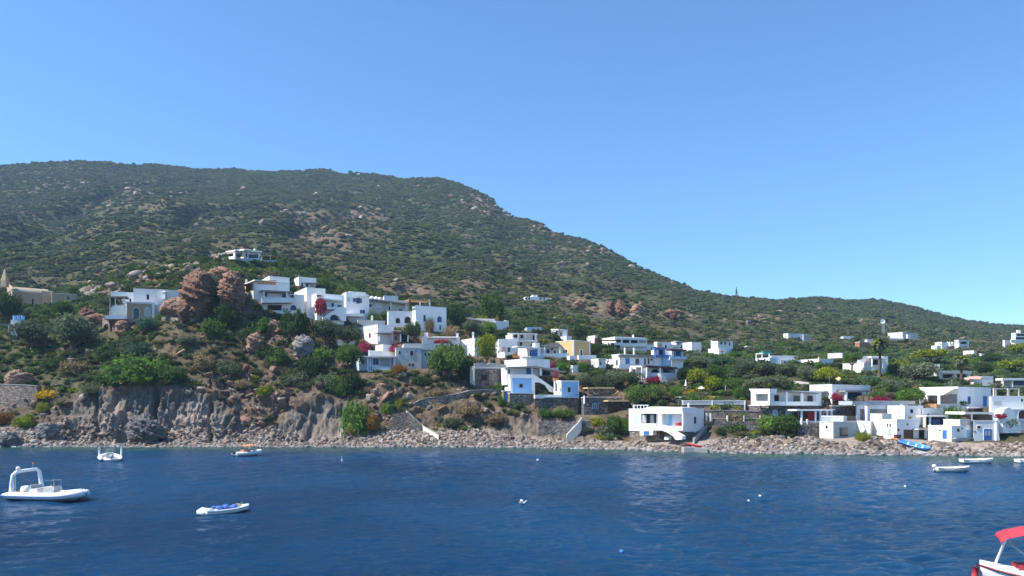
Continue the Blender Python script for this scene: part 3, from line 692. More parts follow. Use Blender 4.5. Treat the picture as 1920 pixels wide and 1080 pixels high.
# house B with yellow flank
h = House('white_house', 'large white house with yellow flank, orange balustrade and hanging loggia', 475, 560, 32)
b = h.block(457, 475, 543, 525, 560, WH, dep=8, found=5)
b.box('yellow_panel', 460, 472, 530, 548, 0, .06, YEL, 'L'); b.prism('canopy', [(451, 534), (478, 524), (478, 526), (451, 536)], 0, 1.2, WH2, 'L')
b.win(461, 464, 549, 558, DARK, face='L')
mb = MB()
for i in range(12): b.box('', 482 + i*3, 484 + i*3, 526.5 + i*.15, 532.5 + i*.15, 0.0, .12, ORANGE, mb=mb)
mb.build('balustrade', h.root); b.box('rail', 481, 518, 525.5, 526.8, 0, .2, ORANGE)
b.porch(491, 549, 543.5, 546, 562, 2.4, cols=[495, 538], rmat=TILE, par=(558, 567.5), slant=3, face='R', cw=2.5)
b.win(497, 501, 546, 556, NAVY, WH); b.win(529, 536, 550, 558.5, NAVY, WH)
c = h.block(489, 505, 543, 517.6, 545, WH, dY=2.5, dep=5, pad=False)
d = h.block(None, 500, 571, 548, 587, WH, dY=1.5, dep=6); d.win(502, 528, 572, 582, DARK); d.win(544.5, 556, 572, 582, NAVY, WH, arch=True); d.win(530, 535, 578, 584, LBLUE)
mb = MB(); p = d.P(548, 556, .35, 'R')[0] - h.org; mb.ball(p, .42, BROWN, 10, 7, (1, .6, 1)); mb.build('round_lantern', h.root)
b.chimney(462, 524, 530, 3, 1.2)
h = House('white_house', 'white cube house with dark windows topmost behind the yellow flanked house', 560, 541, 32)
b = h.block(543, 560, 593, 519, 541, WH, dep=7, found=4); b.win(565, 568, 530, 538, DARK); b.win(574, 578, 532, 538, DARK); b.win(580, 588, 531, 538, GREYP)
b.porch(571, 599, 529.5, 531, 538, 1.2, rmat=TILE, slant=1, face='R')
mb = MB(); p = b.P(560.5, 519, -.2, 'R')[0] - h.org; mb.tube([p - Vector((0, 0, .3)), p + Vector((0, 0, 1.0))], .05, METAL, 6); mb.build('aerial', h.root)
b.prism('brown_canopy', [(543, 534), (562, 536.5), (562, 541), (543, 541)], 0, 1.5, BROWN, 'L')
# house D with bougainvillea and outside stair
h = House('white_house', 'white stepped house with bougainvillea and outside stair over a blue arch', 594, 600, 32)
b = h.block(571, 594, 645, 550, 600, WH, dep=8, found=4)
c = h.block(552, 575, 610, 539, 556, WH, dY=3, dep=5, pad=False, found=8)
b.porch(596, 643, 557.5, 560, 577, 1.5, cols=[642], par=(575.5, 580), slant=5.5, face='R', rmat=WH)
b.win(621.5, 626, 568, 576, NAVY, WH); b.win(633, 640, 572, 576, NAVY); b.win(594.5, 603, 553.5, 556.5, DARK)
b.prism('stair', [(606, 597), (609, 592), (636, 576), (649, 576), (649, 602), (640, 602), (636, 594), (628, 589.5), (620, 592), (616, 600), (606, 600)], 0, 1.6, WH, 'R')
b.win(619, 636, 590, 601, NAVY, arch=True, face='R')
# house E
h = House('white_house', 'white house with small tower and open navy shutters', 664, 596, 30)
b = h.block(632, 664, 692, 555, 596, WH, dep=7, found=4)
c = h.block(626, 656, 686, 546.5, 556, WH, dY=3, dep=5, pad=False)
d = h.block(643, 649, 664, 548, 584, WH, dep=3, dY=-1, pad=False); d.win(651, 656, 558, 565, GREYP, WH)
b.prism('lean_to_roof', [(662, 556), (689, 551.5), (693, 555), (666, 558.5)], 0, .8, WH, 'R')
b.win(669, 674, 559, 568, GLASS, NAVY, mull=1); b.box('shutter', 662.5, 667.5, 559, 566, .05, .15, NAVY, 'R'); b.box('shutter', 675.6, 678.5, 560, 568, .05, .15, NAVY, 'R')
b.win(675, 684, 581, 588, NAVY, WH, mull=1); b.box('terrace', 648, 682, 588, 593, 0, 2.8, WH, 'R')
# house F
h = House('white_house', 'long low white house with dark flat roof behind palms and dense shrubs', 695, 585, 14)
b = h.block(None, 691, 766, 562, 585, WH2, dep=7, found=4, roof=TILE)
b.porch(690, 766, 559, 562, 583, 1.8, cols=[733, 762], rmat=TILE, slant=9, face='R', cw=2)
b.win(691.5, 697, 570, 576, NAVY, WH); b.box('sun_blind', 703, 716, 567, 578, .1, .2, WH, 'R'); b.win(729, 733, 575, 582, DARK); b.win(748, 754, 579.5, 583, NAVY)
mb = MB()
for x, y in ((705, 559), (697, 558), (712, 560)):
    p = b.P(x, y + 1.5, -1.5, 'R')[0] - h.org; mb.ball(p, .65, WH, 10, 6)
mb.build('roof_dome', h.root)
h = House('water_store', 'small white box building on the slope behind the long dark roofed house', 720, 570, 14, Y=226, cat='shed')
h.block(None, 720, 746, 554.5, 572, WH, dep=5, found=6)
# house G
h = House('white_house', 'white parapet house with timber pergola on top and arched blue window', 780, 620, 30)
b = h.block(773, 780, 837, 573, 620, WH, dep=8, found=5)
b.win(820, 828, 593, 604, NAVY, WH, arch=True); b.win(794, 798, 590.5, 602, GLASS, WH); b.win(824, 827, 610, 618, NAVY)
c = h.block(None, 728, 776, 583, 612, WH, yaw=14, dY=.5, dep=4); c.win(758.5, 770, 593.5, 606, DARK, arch=True); c.win(742, 750, 596, 606, DARK, arch=True)
mb = MB()
for i in range(9): b.box('', 767 + i*4.6, 769.4 + i*4.6, 561 + i*.3, 563 + i*.3, -3.2, -.2, WOOD, 'R', mb=mb)
b.box('', 766, 807, 563.2, 564.6, -.5, -.3, WOOD, 'R', mb=mb); b.box('', 766, 807, 563, 564.4, -3, -2.8, WOOD, 'R', mb=mb); mb.build('pergola', h.root)
for x in (788, 806): b.box('pergola_post', x-1, x+1, 562, 575, -.6, -.3, WH, 'R')
b.box('pergola_post', 768, 770, 562, 580, -.6, -.3, BROWN, 'R')
# house H small cube
h = House('white_house', 'small white cube house with brown side veranda in the trees', 708, 645, 40)
b = h.block(673, 708, 738, 608.5, 645, WH, dep=6, found=4); b.win(680, 682.5, 627.5, 630.5, NAVY); b.win(691.5, 695, 624, 633, BROWN, arch=True); b.box('name_plate', 687.5, 697.5, 618, 619.5, 0, .06, LGREY, 'L')
b.porch(708.5, 738, 623.5, 625, 640, 1.6, cols=[712, 736], rmat=TILE, slant=1.5, face='R')
c = h.block(None, 737, 752, 620, 642, PINKP, yaw=12, dY=1.5, dep=4); c.porch(738, 766, 620.5, 624, 641, 2.0, cols=[751, 765], rmat=BROWN, slant=5, face='R', cw=2); c.win(740, 745, 630, 638, NAVY)
h = House('flat_roofed_house', 'low house whose long grey flat roof shows above the small white cube house', 671, 607, 20)
b = h.block(640, 672, 722, 600, 607, WH2, dep=6, found=4, roof=TILE); b.chimney(697.5, 595, 601, 3.4, 1, True)
wallrun('white_wall', 'low white garden wall standing left of the pink bougainvillea', [(633, 638, 648), (648, 636.5, 646), (664, 637, 645)], WH, .4, WH)
# house I
h = House('white_house', 'white house with long blue shaded veranda at the top of the bank', 691, 695, 10)
b = h.block(None, 688, 742, 668, 695, WH, dep=6, found=4)
c = h.block(691, 692, 742, 657, 669, WH, yaw=48, dY=1.0, dep=5, pad=False, found=.1)
d = h.block(660, 676, 689, 669, 695, PALEB, yaw=25, dY=1, dep=4); d.win(677.5, 682.5, 675, 682, GLASS)
b.porch(690, 742, 667.5, 670, 695, 1.8, cols=[692, 696.5, 736], rmat=WH2, par=(688, 697), parmat=PALEB, face='R', cw=1.4, cmat=NAVY)
b.win(699, 710, 673, 684, NAVY, WH, mull=1); b.box('sliding_blind', 712, 732, 673, 686, .05, .12, LGREY, 'R'); b.win(734, 737, 672, 685, NAVY)
e = h.block(704, 718, 734, 646, 658, WH, yaw=35, dY=5, dep=4, pad=False, found=3)
d.prism('side_awning', [(668, 667), (690, 667), (690, 669), (668, 669)], 0, 2, WH2, 'R')
# house J grey
h = House('concrete_house', 'unpainted grey concrete house with small square windows next to a big fig tree', 745, 693, 12)
b = h.block(None, 742, 790, 652, 693, GREYP, dep=6, found=4)
for a in ((747.5, 751, 658.5, 664), (769, 774.5, 658, 666.5)): b.win(*a, DARK, GREYP)
b.win(766, 769.5, 681.5, 686.5, DARK); b.win(772, 776, 681.5, 686.5, DARK)
c = h.block(None, 789, 842, 658, 680, PALEB, yaw=12, dY=2.5, dep=5); c.win(796, 799.5, 661, 666.5, DARK, WH); c.win(802, 806, 662, 667, DARK, WH)
c.box('roof_slab', 757, 842, 644, 656.5, -5, .6, GREYP, 'R')
# house K
h = House('white_house', 'long white walled house with two chimneys and flower filled parapet', 889, 668, 30)
b = h.block(861, 889.6, 901, 634, 668, WH, dep=6, found=4)
c = h.block(None, 792, 862, 631, 655, WH, yaw=8, dY=2, dep=5); c.chimney(799, 624, 634, 7, 0.3); c.chimney(857.5, 625, 634, 4.4, -.3); b.chimney(887, 626, 635, 3.6, 1.5, True)
c.box('clay_pot', 804, 809, 629, 635, 0, .7, ORANGE, 'R'); c.box('sun_roof', 800, 857, 632, 634, 0, .8, WH2, 'R')
h = House('long_roofed_house', 'long low house with pale pergola roof half hidden behind olive trees', 872, 612, 20)
b = h.block(None, 869, 928, 597, 614, WH2, yaw=10, dep=6, found=4, roof=TILE)
b.porch(868, 929, 593.5, 596, 610, 2, cols=[884, 905], rmat=WH2, slant=10, face='R')
c = h.block(None, 929, 948, 602, 628, WH, yaw=20, dY=1, dep=4); d = h.block(None, 948, 954, 601, 622, WH, yaw=20, dY=3, dep=3)
# house M
h = House('white_house', 'grey white two storey house with a row of dark openings, behind terraces', 970, 650, 22)
b = h.block(948, 962, 1007, 626, 652, WH2, dep=7, found=4)
b.porch(955, 1008, 624, 626, 640, 1.2, cols=[961, 972, 985, 1004], rmat=WH, par=(637.5, 640.5), slant=1.5, face='R')
for a in ((963, 970, 627.5, 633), (976, 981, 628, 634), (999, 1004, 629, 638), (975, 979, 642, 648), (995, 999, 644, 649)): b.win(*a, DARK)
c = h.block(None, 936, 970, 637, 662, WH, dY=-4, yaw=14, dep=6); c.box('parapet', 935, 971, 635.5, 640, 0, .25, WH, 'R'); c.win(951.5, 957, 651.5, 660, GLASS, WH); c.box('pink_panel', 941, 948, 650, 661, .0, .05, PINKP, 'R')
c.win(953, 956, 668, 672, DARK)
h = House('blue_cube_house', 'small pale blue cube house high behind the village centre', 990, 624, 12, cat='house')
b = h.block(None, 988, 1015, 613.5, 626, PALEB, dep=5, found=4); b.win(1004, 1006, 618, 622, NAVY); b.porch(1015, 1034, 623, 624.5, 636, 2, cols=[1030], rmat=BROWN, face='R')
h = House('white_house', 'white cube house with dark shaded loggia standing left of a dark pine', 1056, 638, 25)
b = h.block(1034, 1056, 1064, 618, 638, WH, dep=5, found=4); b.win(1038, 1045, 622, 629, GLASS, WH); b.win(1050.5, 1053, 624, 630, DARK)
b.porch(1033, 1047, 617, 619, 632, 1.5, face='L', cols=[1035], par=(630, 634), parmat=PALEB)
c = h.block(1050, 1062, 1072, 630, 642, WH, dY=-3, dep=3)
# house N
h = House('white_house', 'white house with deep blue terrace recess under a thin flat canopy', 992, 675, 30)
b = h.block(971, 992, 1014, 651, 675, WH, dep=6, found=4)
b.prism('canopy', [(970, 648.5), (1016, 652), (1016, 654), (970, 650.5)], -1, 1.4, WH, 'R'); b.box('column', 1009, 1011, 653, 671, 1.0, 1.3, WH, 'R')
b.win(997, 1008, 656, 670, BLUE, name='door', frame=LBLUE); b.win(993.5, 996, 656, 668, GLASS)
b.box('terrace', 990, 1028, 668, 673, 0, 2.2, PALEB, 'R')
mb = MB(); p = b.P(968, 671, 1, 'R')[0] - h.org; mb.box((p.x, p.y, p.z+.3), (1.6, .6, .5), ORANGE); mb.box((p.x+2.2, p.y, p.z+.2), (2.2, .6, .3), WH2); mb.build('terrace_bench', h.root)
c = h.block(932, 946, 962, 660, 680, WH, yaw=30, dY=2, dep=4); c.win(941, 944, 671, 676, DARK, face='L')
d = h.block(None, 1003, 1012, 643, 660, WH, yaw=20, dY=3, dep=3, found=2, pad=False)
# house O ochre
h = House('ochre_house', 'large ochre yellow house with white edges beside a blue parapet terrace', 1076, 672, 42)
b = h.block(1042, 1076, 1106, 638, 672, OCHRE, dep=8, found=4)
b.box('white_edge', 1105.2, 1107, 637.5, 672, -.2, .08, WH, 'R'); b.box('white_edge', 1075, 1077, 638, 672, -.05, .08, WH, 'R')
b.win(1060.5, 1063.5, 655, 661, DARK, WH, face='L'); b.win(1088.5, 1091.5, 656, 667, DARK, WH); b.win(1086.3, 1087.4, 655, 667, WH)
c = h.block(None, 1014, 1056, 650, 670, WH2, yaw=10, dY=.5, dep=6)
c.prism('tiled_roof', [(1010, 648), (1046, 642), (1056, 650), (1056, 652.5), (1010, 648.5)], -3, 1.6, TILE, 'R')
for x in (1021, 1050): c.box('column', x-1.2, x+1.2, 650, 667, 1.3, 1.6, WH, 'R')
c.win(1025, 1030, 655, 662, DARK); c.win(1039, 1042, 657, 663, DARK); c.win(1033, 1037, 653, 657, BROWN)
c.box('parapet', 1012, 1067, 662.5, 676, 1.6, 2.2, PALEB, 'R'); b.box('parapet', 1085, 1118, 666, 676, 1.4, 1.9, WH, 'R'); b.box('white_buttress', 1068, 1081, 667, 677, 1, 1.9, WH, 'R')
# house R: the blue house
h = House('blue_house', 'sky blue and white house with outside stair above the stone sea wall', 1001, 745, 14)
b = h.block(None, 957, 1000.5, 703, 745, WH, dep=5, found=1.2)
b.box('blue_panel', 961, 997, 709, 739, 0, .05, BLUEP); b.win(974, 980, 720, 726.5, DARK, WH)
b.prism('plinth_band', [(957, 733), (964, 737), (974, 740), (998, 740.5), (1001, 741), (1001, 745), (957, 745)], 0, .12, WH, 'R')
b.box('cornice', 956, 1001.5, 702, 708, -.2, .15, WH)
c = h.block(None, 950, 999, 689, 703, WH, dY=1.6, dep=5, found=2, pad=False); c.win(953, 956.5, 692, 701, GLASS); c.win(987, 996, 690, 702, BLUE); c.box('column', 996.5, 999, 688, 702, .8, 1.1, WH, 'R')
d = h.block(946, 987, 1031, 672.6, 690, WH, yaw=34, dY=3.5, dep=6, found=2, pad=False)
b.prism('terrace_roof', [(952, 687.5), (1003, 686), (1060, 696.5), (1060, 698.5), (1003, 689), (952, 689.5)], -3, .4, TILE, 'R')
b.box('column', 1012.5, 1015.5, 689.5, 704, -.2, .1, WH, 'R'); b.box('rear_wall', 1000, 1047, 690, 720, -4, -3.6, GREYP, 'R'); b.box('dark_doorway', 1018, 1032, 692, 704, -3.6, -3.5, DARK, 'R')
b.prism('stair', [(1001, 703), (1004, 703.5), (1039, 728), (1039, 736), (1030, 734), (1022, 722), (1012, 717), (1003, 717), (1003, 741), (1001, 741)], -.4, .1, WH, 'R')
b.box('stair_vault', 1003, 1036, 716, 742, -2.5, -2.2, STO, 'R'); b.box('terrace_wall', 1012, 1039, 705.5, 722, -3.3, -2.7, STO, 'R')
e = h.block(1038.5, 1052, 1085.5, 713.5, 748, WH, yaw=30, dY=-1.2, dep=5, found=3)
e.box('blue_panel', 1054, 1083.5, 716, 744, 0, .05, BLUEP); e.win(1064.8, 1070, 726.5, 735.5, DARK, WH); e.win(1041, 1044, 718.5, 734, DARK, face='L'); e.win(1049.5, 1051, 727, 735, DARK, face='L')
e.box('front_apron', 1003, 1052, 740, 747, .3, .7, WH, 'R')
h = House('sea_wall', 'grey stone sea wall carrying the sky blue house', 1002, 762, 14, cat='wall')
b = h.block(None, 956, 1002, 737, 763, STO2, dep=5, found=2, rim=.02, name='masonry', dY=-1.2, pad=False)
c = h.block(None, 1002.5, 1084, 744.5, 762, STO, dep=5, found=2, rim=.02, name='masonry', dY=-1.2, pad=False)
h = House('gate_wall', 'stub of stone wall with a tall blue door left of the blue house', 950, 757, 12, cat='wall')
b = h.block(None, 944, 957, 733, 757, STO2, dep=2, found=1, name='masonry', pad=False); b.win(947.5, 954, 737.5, 755, BLUE, NAVY, name='door')
# ruin
h = House('ruined_stone_house', 'roofless dark stone ruin left of the sky blue house', 890, 728, 16, cat='ruin')
b = h.block(881, 890, 951, 688, 728, STO, yaw=32, dep=5, found=2, rim=.9)
b.prism('ruined_top', [(889, 692), (891, 681), (905, 680), (912, 683), (920, 680), (935, 681), (949, 684), (951, 692)], -.5, .03, CONC, 'R')
b.prism('rubble_pier', [(917, 692), (930, 692), (932, 728), (916, 728)], 0, .1, STO2, 'R'); b.win(903, 914, 703, 713, DARK, STO); b.win(938, 946, 702, 716, STO)
b.prism('pale_flank', [(881, 687), (889.6, 686), (889.6, 722), (881, 718)], 0, .08, WH2, 'L')
# far row behind the ochre house
h = House('white_house', 'white house with dark red doorway behind the ochre house', 1112, 648, 25)
b = h.block(1100, 1115, 1120, 629, 648, WH, dep=5, found=4); b.box('red_wall', 1115.5, 1122, 634, 648, 0, .3, REDP, 'R')
h = House('white_house', 'wide white house with a band of dark veranda openings at the foot of the hill', 1153, 652, 24)
b = h.block(1129, 1153, 1213, 631.5, 655, WH, dep=7, found=4)
b.porch(1153, 1213, 631.5, 635.5, 648, 1.2, cols=[1155, 1166, 1181.5, 1197], rmat=WH, par=(643.5, 650), slant=3, face='R', cw=1.8)
for a in ((1168, 1180, 637, 643), (1183, 1196, 637.5, 643.5), (1156, 1164, 636, 642)): b.win(*a, DARK)
b.win(1199, 1211, 637, 643, GREYP); c = h.block(1126, 1145, 1165, 643, 660, WH, dY=-4, dep=5); c.box('red_wall', 1145.2, 1152, 643, 655, 0, .1, REDP, 'R'); c.win(1135.5, 1138, 649, 655, DARK, face='L'); c.win(1153, 1163, 647, 656, DARK)
b.chimney(1187, 627.5, 633, 3, .5); b.box('veranda_roof', 1128, 1148, 637, 639.5, 1.0, 2.4, BROWN, 'L')
h = House('white_terrace', 'bare white terrace block right of the wide veranda house', 1195, 654, 20, cat='house')
b = h.block(None, 1191, 1225, 645.5, 656, WH, dep=5, found=4)
h = House('pink_house', 'small house with pink wall and white roof above a blue framed terrace', 1232, 655, 25)
b = h.block(1226, 1232, 1259, 641, 660, WH, dep=6, found=4); b.box('pink_panel', 1234, 1242, 643.5, 654, 0, .06, PINKP, 'R'); b.win(1247, 1250, 647, 655, BROWN); c = h.block(None, 1257, 1275, 646, 658, WH2, dY=2, dep=5, roof=TILE)
h = House('blue_trimmed_house', 'white house trimmed in strong blue with two stacked terraces', 1235, 688, 18)
b = h.block(None, 1226, 1262, 655, 690, WH, dep=5, found=4)
b.porch(1228, 1248, 652, 655, 666, 1.2, cols=[1230, 1246], rmat=BLUE, cmat=BLUE, face='R'); b.win(1236, 1243, 656, 665, GLASS, BLUE); b.box('blue_band', 1229, 1265, 665.5, 669.5, 0, 1.2, BLUE, 'R')
b.box('blue_wall', 1243, 1258, 669.5, 686, 0, .8, BLUEP, 'R'); b.win(1256, 1260, 672, 680, DARK)
c = h.block(None, 1259, 1281, 653, 672, WH, dY=-.5, dep=5); c.porch(1256, 1288, 653.5, 656.5, 670, 1.6, cols=[1265.5, 1277], rmat=BROWN, cmat=BLUE, face='R', slant=2, par=(668, 674), parmat=PALEB); c.win(1268, 1275, 660, 670, NAVY, BLUE)
# house k
h = House('white_house', 'big white house with blue door and arched window over the olive grove', 1162, 692, 28)
b = h.block(1134, 1162, 1232, 664, 692, WH, dep=8, found=4, roof=TILE)
b.box('eaves', 1161, 1232, 665, 670, 0, .5, TILE, 'R'); b.win(1173.5, 1180, 672, 682, BLUE, LBLUE, mull=1); b.win(1191.5, 1198.5, 672, 685, GLASS, WH, arch=True); b.win(1155, 1158, 675, 685, DARK, face='L'); b.win(1208, 1211, 673, 684, BROWN); b.win(1214.5, 1217.5, 672, 683, BROWN, WH)
b.win(1219.5, 1224, 673, 676, BROWN)
for x in (1172.5, 1189.5):
    b.box('roof_post', x-1, x+1, 652, 665, -1, -.7, WH, 'R')
b.box('parapet', 1161, 1205, 683.5, 690, 1.2, 1.5, WH, 'R')
h = House('white_house', 'white terrace house with arched porch, blue railing and stair beside palms', 1215, 712, 20)
b = h.block(None, 1212, 1270, 689, 716, WH, dep=6, found=4)
b.porch(1212, 1270, 684.5, 688, 707, 2.2, cols=[1214, 1238, 1268], rmat=BROWN, par=(699, 709), parmat=PALEB, face='R', slant=4, cw=2.6)
b.win(1221, 1236, 692, 706, DARK, WH, arch=True); b.win(1244, 1265, 692, 699, GLASS, BLUE, mull=2)
c = h.block(1180, 1203, 1212, 687.5, 710, WH, dY=1, dep=5); c.porch(1182, 1204, 686, 688.5, 700, 1.4, cols=[1183, 1203], rmat=WH, face='L'); c.win(1186, 1192, 692, 698, DARK, face='L')
b.prism('stair', [(1238, 700), (1242, 700), (1256, 719), (1250, 722), (1244, 718)], 2.3, 3.6, WH, 'R'); b.box('lower_wall', 1246, 1272, 709, 718, .5, 2.0, PINKP, 'R')
h = House('white_house', 'low bare white house left of the small ball shaped tree', 1122, 690, 30)
b = h.block(1108, 1122, 1136, 673, 690, WH, dep=5, found=3); b.win(1125, 1127.5, 679, 684, DARK); b.porch(1122, 1137, 672, 674, 688, 1.2, cols=[1135], rmat=WH2, face='R')
h = House('white_annex', 'small white annex with one dark window under the ochre house terrace', 1074, 698, 28, cat='house')
b = h.block(1062, 1074, 1086, 685, 698, WH, dep=4, found=3); b.win(1066, 1068.5, 689, 693, DARK, face='L')
h = House('white_house', 'small white house with brown canopy between the pink walled house and the windowless cube', 1268, 652, 22)
b = h.block(1258, 1268, 1279, 640, 653, WH, dep=5, found=3); b.win(1271, 1274, 644, 649, DARK); b.porch(1268, 1280, 641, 642.5, 651, 1, rmat=BROWN, face='R')
# cube at 1297
h = House('white_cube_house', 'plain white windowless cube house at the foot of the scrub hillside', 1297, 662, 30)
b = h.block(1280, 1297, 1315, 641.5, 662, WH, dep=6, found=4)
# mid slope
h = House('white_house', 'white two level house with small dark windows above a bright white lower block', 1348, 668, 25)
b = h.block(1328, 1348, 1362, 652.6, 669, WH, dep=6, found=3)
c = h.block(1333, 1346, 1374, 638.5, 652, WH, dY=8, dep=6, found=5); c.porch(1335, 1373, 637, 639, 648, 1, rmat=TILE, face='R')
for a in ((1351, 1354, 640.5, 646), (1358, 1361, 641, 646), (1367, 1369, 642, 648)): c.win(*a, DARK)
b.box('white_apron', 1332, 1371, 664, 670, 1, 1.5, WH, 'R')
h = House('white_house', 'low white house with a dark veranda half sunk in shrubs on the slope', 1403, 656, 25)
b = h.block(1383, 1403, 1416, 648.5, 657, WH, dep=6, found=3); b.win(1388, 1394, 650, 655, DARK, face='L'); b.win(1396, 1402, 649.5, 655, GREYP, face='L'); b.win(1408, 1411, 650, 655, DARK); b.chimney(1386, 646, 650, 2, 1)
h = House('white_house', 'long white walled house with teal awning behind the olive trees', 1443, 685, 30)
b = h.block(1416, 1443, 1464, 670.5, 686, WH, dep=7, found=3); b.box('flank_shade', 1444, 1464, 672, 683, 0, .05, PALEB, 'R')  # bluish sheet paints the shade on the right face
c = h.block(None, 1463, 1502, 675, 686, WH, yaw=12, dY=1, dep=5); c.win(1470.5, 1473, 677.5, 681.5, DARK); c.win(1479.5, 1481.5, 677.5, 681.5, DARK)
d = h.block(None, 1446, 1496, 667, 676, WH, yaw=8, dY=9, dep=5); b.box('teal_awning', 1431, 1446, 659, 664, -4, -2.6, TEAL, 'R')
for x in (1417.5, 1428.5, 1443): b.box('pergola_post', x-.5, x+.5, 663, 671, -.6, -.4, WH, 'L' if x < 1443 else 'R')
b.box('pergola_beam', 1417, 1430, 662.5, 664, -.8, -.2, WH2, 'L')
h = House('white_house', 'white house with teal side wing left of the umbrella pine', 1535, 688, 30)
b = h.block(1501, 1535, 1562, 673, 688, WH, dep=6, found=3); b.box('teal_panel', 1536, 1561, 675, 686, 0, .1, PALEB, 'R'); b.win(1507, 1513, 678, 682, TILE, face='L'); b.chimney(1535, 670, 674, 2, 1)
h = House('pale_blue_house', 'pale blue grey house with low white end wall high on the scrub slope', 1479, 635, 15)
b = h.block(None, 1479, 1507, 625.5, 634, PALEB, dep=6, found=3); c = h.block(1469, 1477, 1480, 625, 633, WH, yaw=40, dY=.5, dep=3); d = h.block(None, 1507, 1521, 628, 634, CONC, dep=3)
h = House('white_house', 'distant white house alone halfway up the big hillside', 985, 562, 15, cat='house')
b = h.block(980, 986, 1026, 556.5, 562.5, WH, dep=8, found=6)
c = h.block(None, 999, 1008, 553, 558, WH, dY=2, dep=5, pad=False); 
for x in (984, 991, 1012, 1019): b.win(x, x+3, 558, 561.5, DARK)
h = House('stone_hut', 'tiny tan stone hut on a stony terrace of the hillside', 1404, 608, 20, cat='hut')
b = h.block(1399, 1402, 1408, 601.5, 608, STO2, dep=4, found=3)
# upper right
h = House('station_building', 'beige flat roofed technical building beside the dish tower on the slope', 1692, 637, 38, cat='building')
b = h.block(1664, 1692, 1720, 622.5, 637, WH2, dep=8, found=4); b.box('shade_panel', 1693, 1719, 624, 635, 0, .05, GREYP, 'R'); c = h.block(None, 1661, 1700, 634, 640, WH, yaw=10, dY=-4, dep=3, found=2); d = h.block(1699, 1702, 1708, 627, 638, WH, dY=-4.5, dep=3)  # grey sheet paints the right face as turned from the sun
h = House('white_house', 'thin white roofed house in trees left of the dish tower', 1582, 634, 10)
h.block(None, 1581, 1602, 630.5, 636, WH, dep=4, found=3)
h = House('terracotta_house', 'brown terracotta coloured house with small white cabin behind the palm', 1614, 650, 25)
b = h.block(1603, 1612, 1634, 641, 652, simple('terracotta', (0.36, 0.16, 0.09), (0.28, 0.13, 0.08), 2, .9), dep=5, found=3); c = h.block(None, 1626, 1637, 636, 643, WH2, dY=2, dep=3)
h = House('white_villa', 'rambling white villa with arches and stepped walls on the right slope', 1770, 655, 32, cat='villa')
b = h.block(1753, 1766, 1783, 641.5, 657, WH, dep=6, found=4); b.win(1763, 1765, 644, 647, DARK, face='L')
c = h.block(1746, 1756, 1764, 648, 658, WH, dY=-3, dep=4); c.win(1753, 1758, 652, 657, PALEB)
d = h.block(1790, 1797, 1817, 637.5, 655, WH, dY=1, dep=6); d.porch(1797, 1818, 637.5, 639.5, 650, 1, cols=[1799, 1815], rmat=WH, face='R'); d.win(1801, 1812, 641, 645, DARK); d.win(1803, 1812, 649, 653, GREYP)
e = h.block(1772, 1782, 1795, 644, 657, WH, dY=1.5, dep=5); e.win(1779, 1790, 649, 655, BROWN)
for x in (1776, 1782, 1787): e.box('merlon', x-1, x+1, 641, 644.2, -.5, -.1, WH)
h = House('white_house', 'white house wall with sloping end below the rambling white villa', 1826, 672, 35)
b = h.block(1806, 1826, 1831, 657, 672, WH2, dep=5, found=4); c = h.block(1836, 1840, 1847, 663, 670, WH, dY=2, dep=3)
h = House('white_villa', 'white villa with dark window bands at the right edge of the slope', 1900, 648, 30, cat='villa')
b = h.block(1896, 1904, 1945, 624, 648, WH, dep=8, found=5); b.win(1907, 1925, 626, 630, DARK); b.win(1905, 1940, 632, 636.5, DARK); b.box('parapet', 1896, 1945, 637, 643, 1, 1.4, WH, 'R'); b.win(1912, 1938, 644, 648, DARK); b.chimney(1909.5, 619, 625, 5, 1)
c = h.block(1880, 1884, 1893, 638, 648, WH, dY=-2, dep=4, found=3)
h = House('white_house', 'white house with broad sunlit wall behind the umbrella pine', 1620, 700, 40)
b = h.block(1580, 1620, 1634, 680, 700, WH2, dep=6, found=3); b.prism('buttress', [(1620, 682), (1626, 682), (1634, 702), (1620, 702)], 0, .6, WH2, 'R')
c = h.block(1552, 1578, 1581, 662, 668, WH, yaw=50, dY=8, dep=4, found=.4, pad=False); d = h.block(None, 1612, 1665, 668, 685, WH, yaw=10, dY=4, dep=5); d.win(1636, 1646, 674, 684, DARK); d.win(1622, 1631, 676, 685, PINKP); d.win(1650, 1658, 678, 690, LBLUE)
d.porch(1634, 1664, 668, 671, 690, 1.5, cols=[1636, 1656], rmat=WH, face='R', slant=3)
h = House('white_house', 'long low white house under the second palm tree', 1790, 712, 15)
b = h.block(None, 1756, 1820, 697, 714, WH, dep=6, found=3); b.porch(1754, 1822, 694.5, 700, 710, 1.5, cols=[1762, 1790, 1817], rmat=WH2, face='R', slant=1); b.win(1768, 1786, 702, 709, DARK); b.win(1795, 1812, 702, 709, DARK)
c = h.block(None, 1750, 1762, 683, 700, WH, dY=8, dep=5)
h = House('white_house', 'white gabled house with reddish trim standing above the boat houses', 1815, 722, 30)
b = h.block(1808, 1826, 1842, 708, 724, WH2, dep=4, found=3); b.prism('gable_roof', [(1806, 719), (1815, 706), (1834, 705), (1840, 708), (1838, 711), (1817, 711), (1812, 721)], 0, .5, PINKP, 'L')
c = h.block(None, 1841, 1862, 706, 722, WH, yaw=10, dY=1, dep=5)
h = House('dark_roofed_house', 'house with long thin dark canopy and navy front at the right edge', 1885, 726, 8)
b = h.block(None, 1882, 1960, 713, 728, WH2, dep=6, found=3); b.porch(1880, 1960, 709, 713, 726, 2, cols=[1899], rmat=WH, face='R'); b.win(1897, 1940, 714.5, 722, NAVY); b.win(1884, 1892, 715, 722, GREYP)
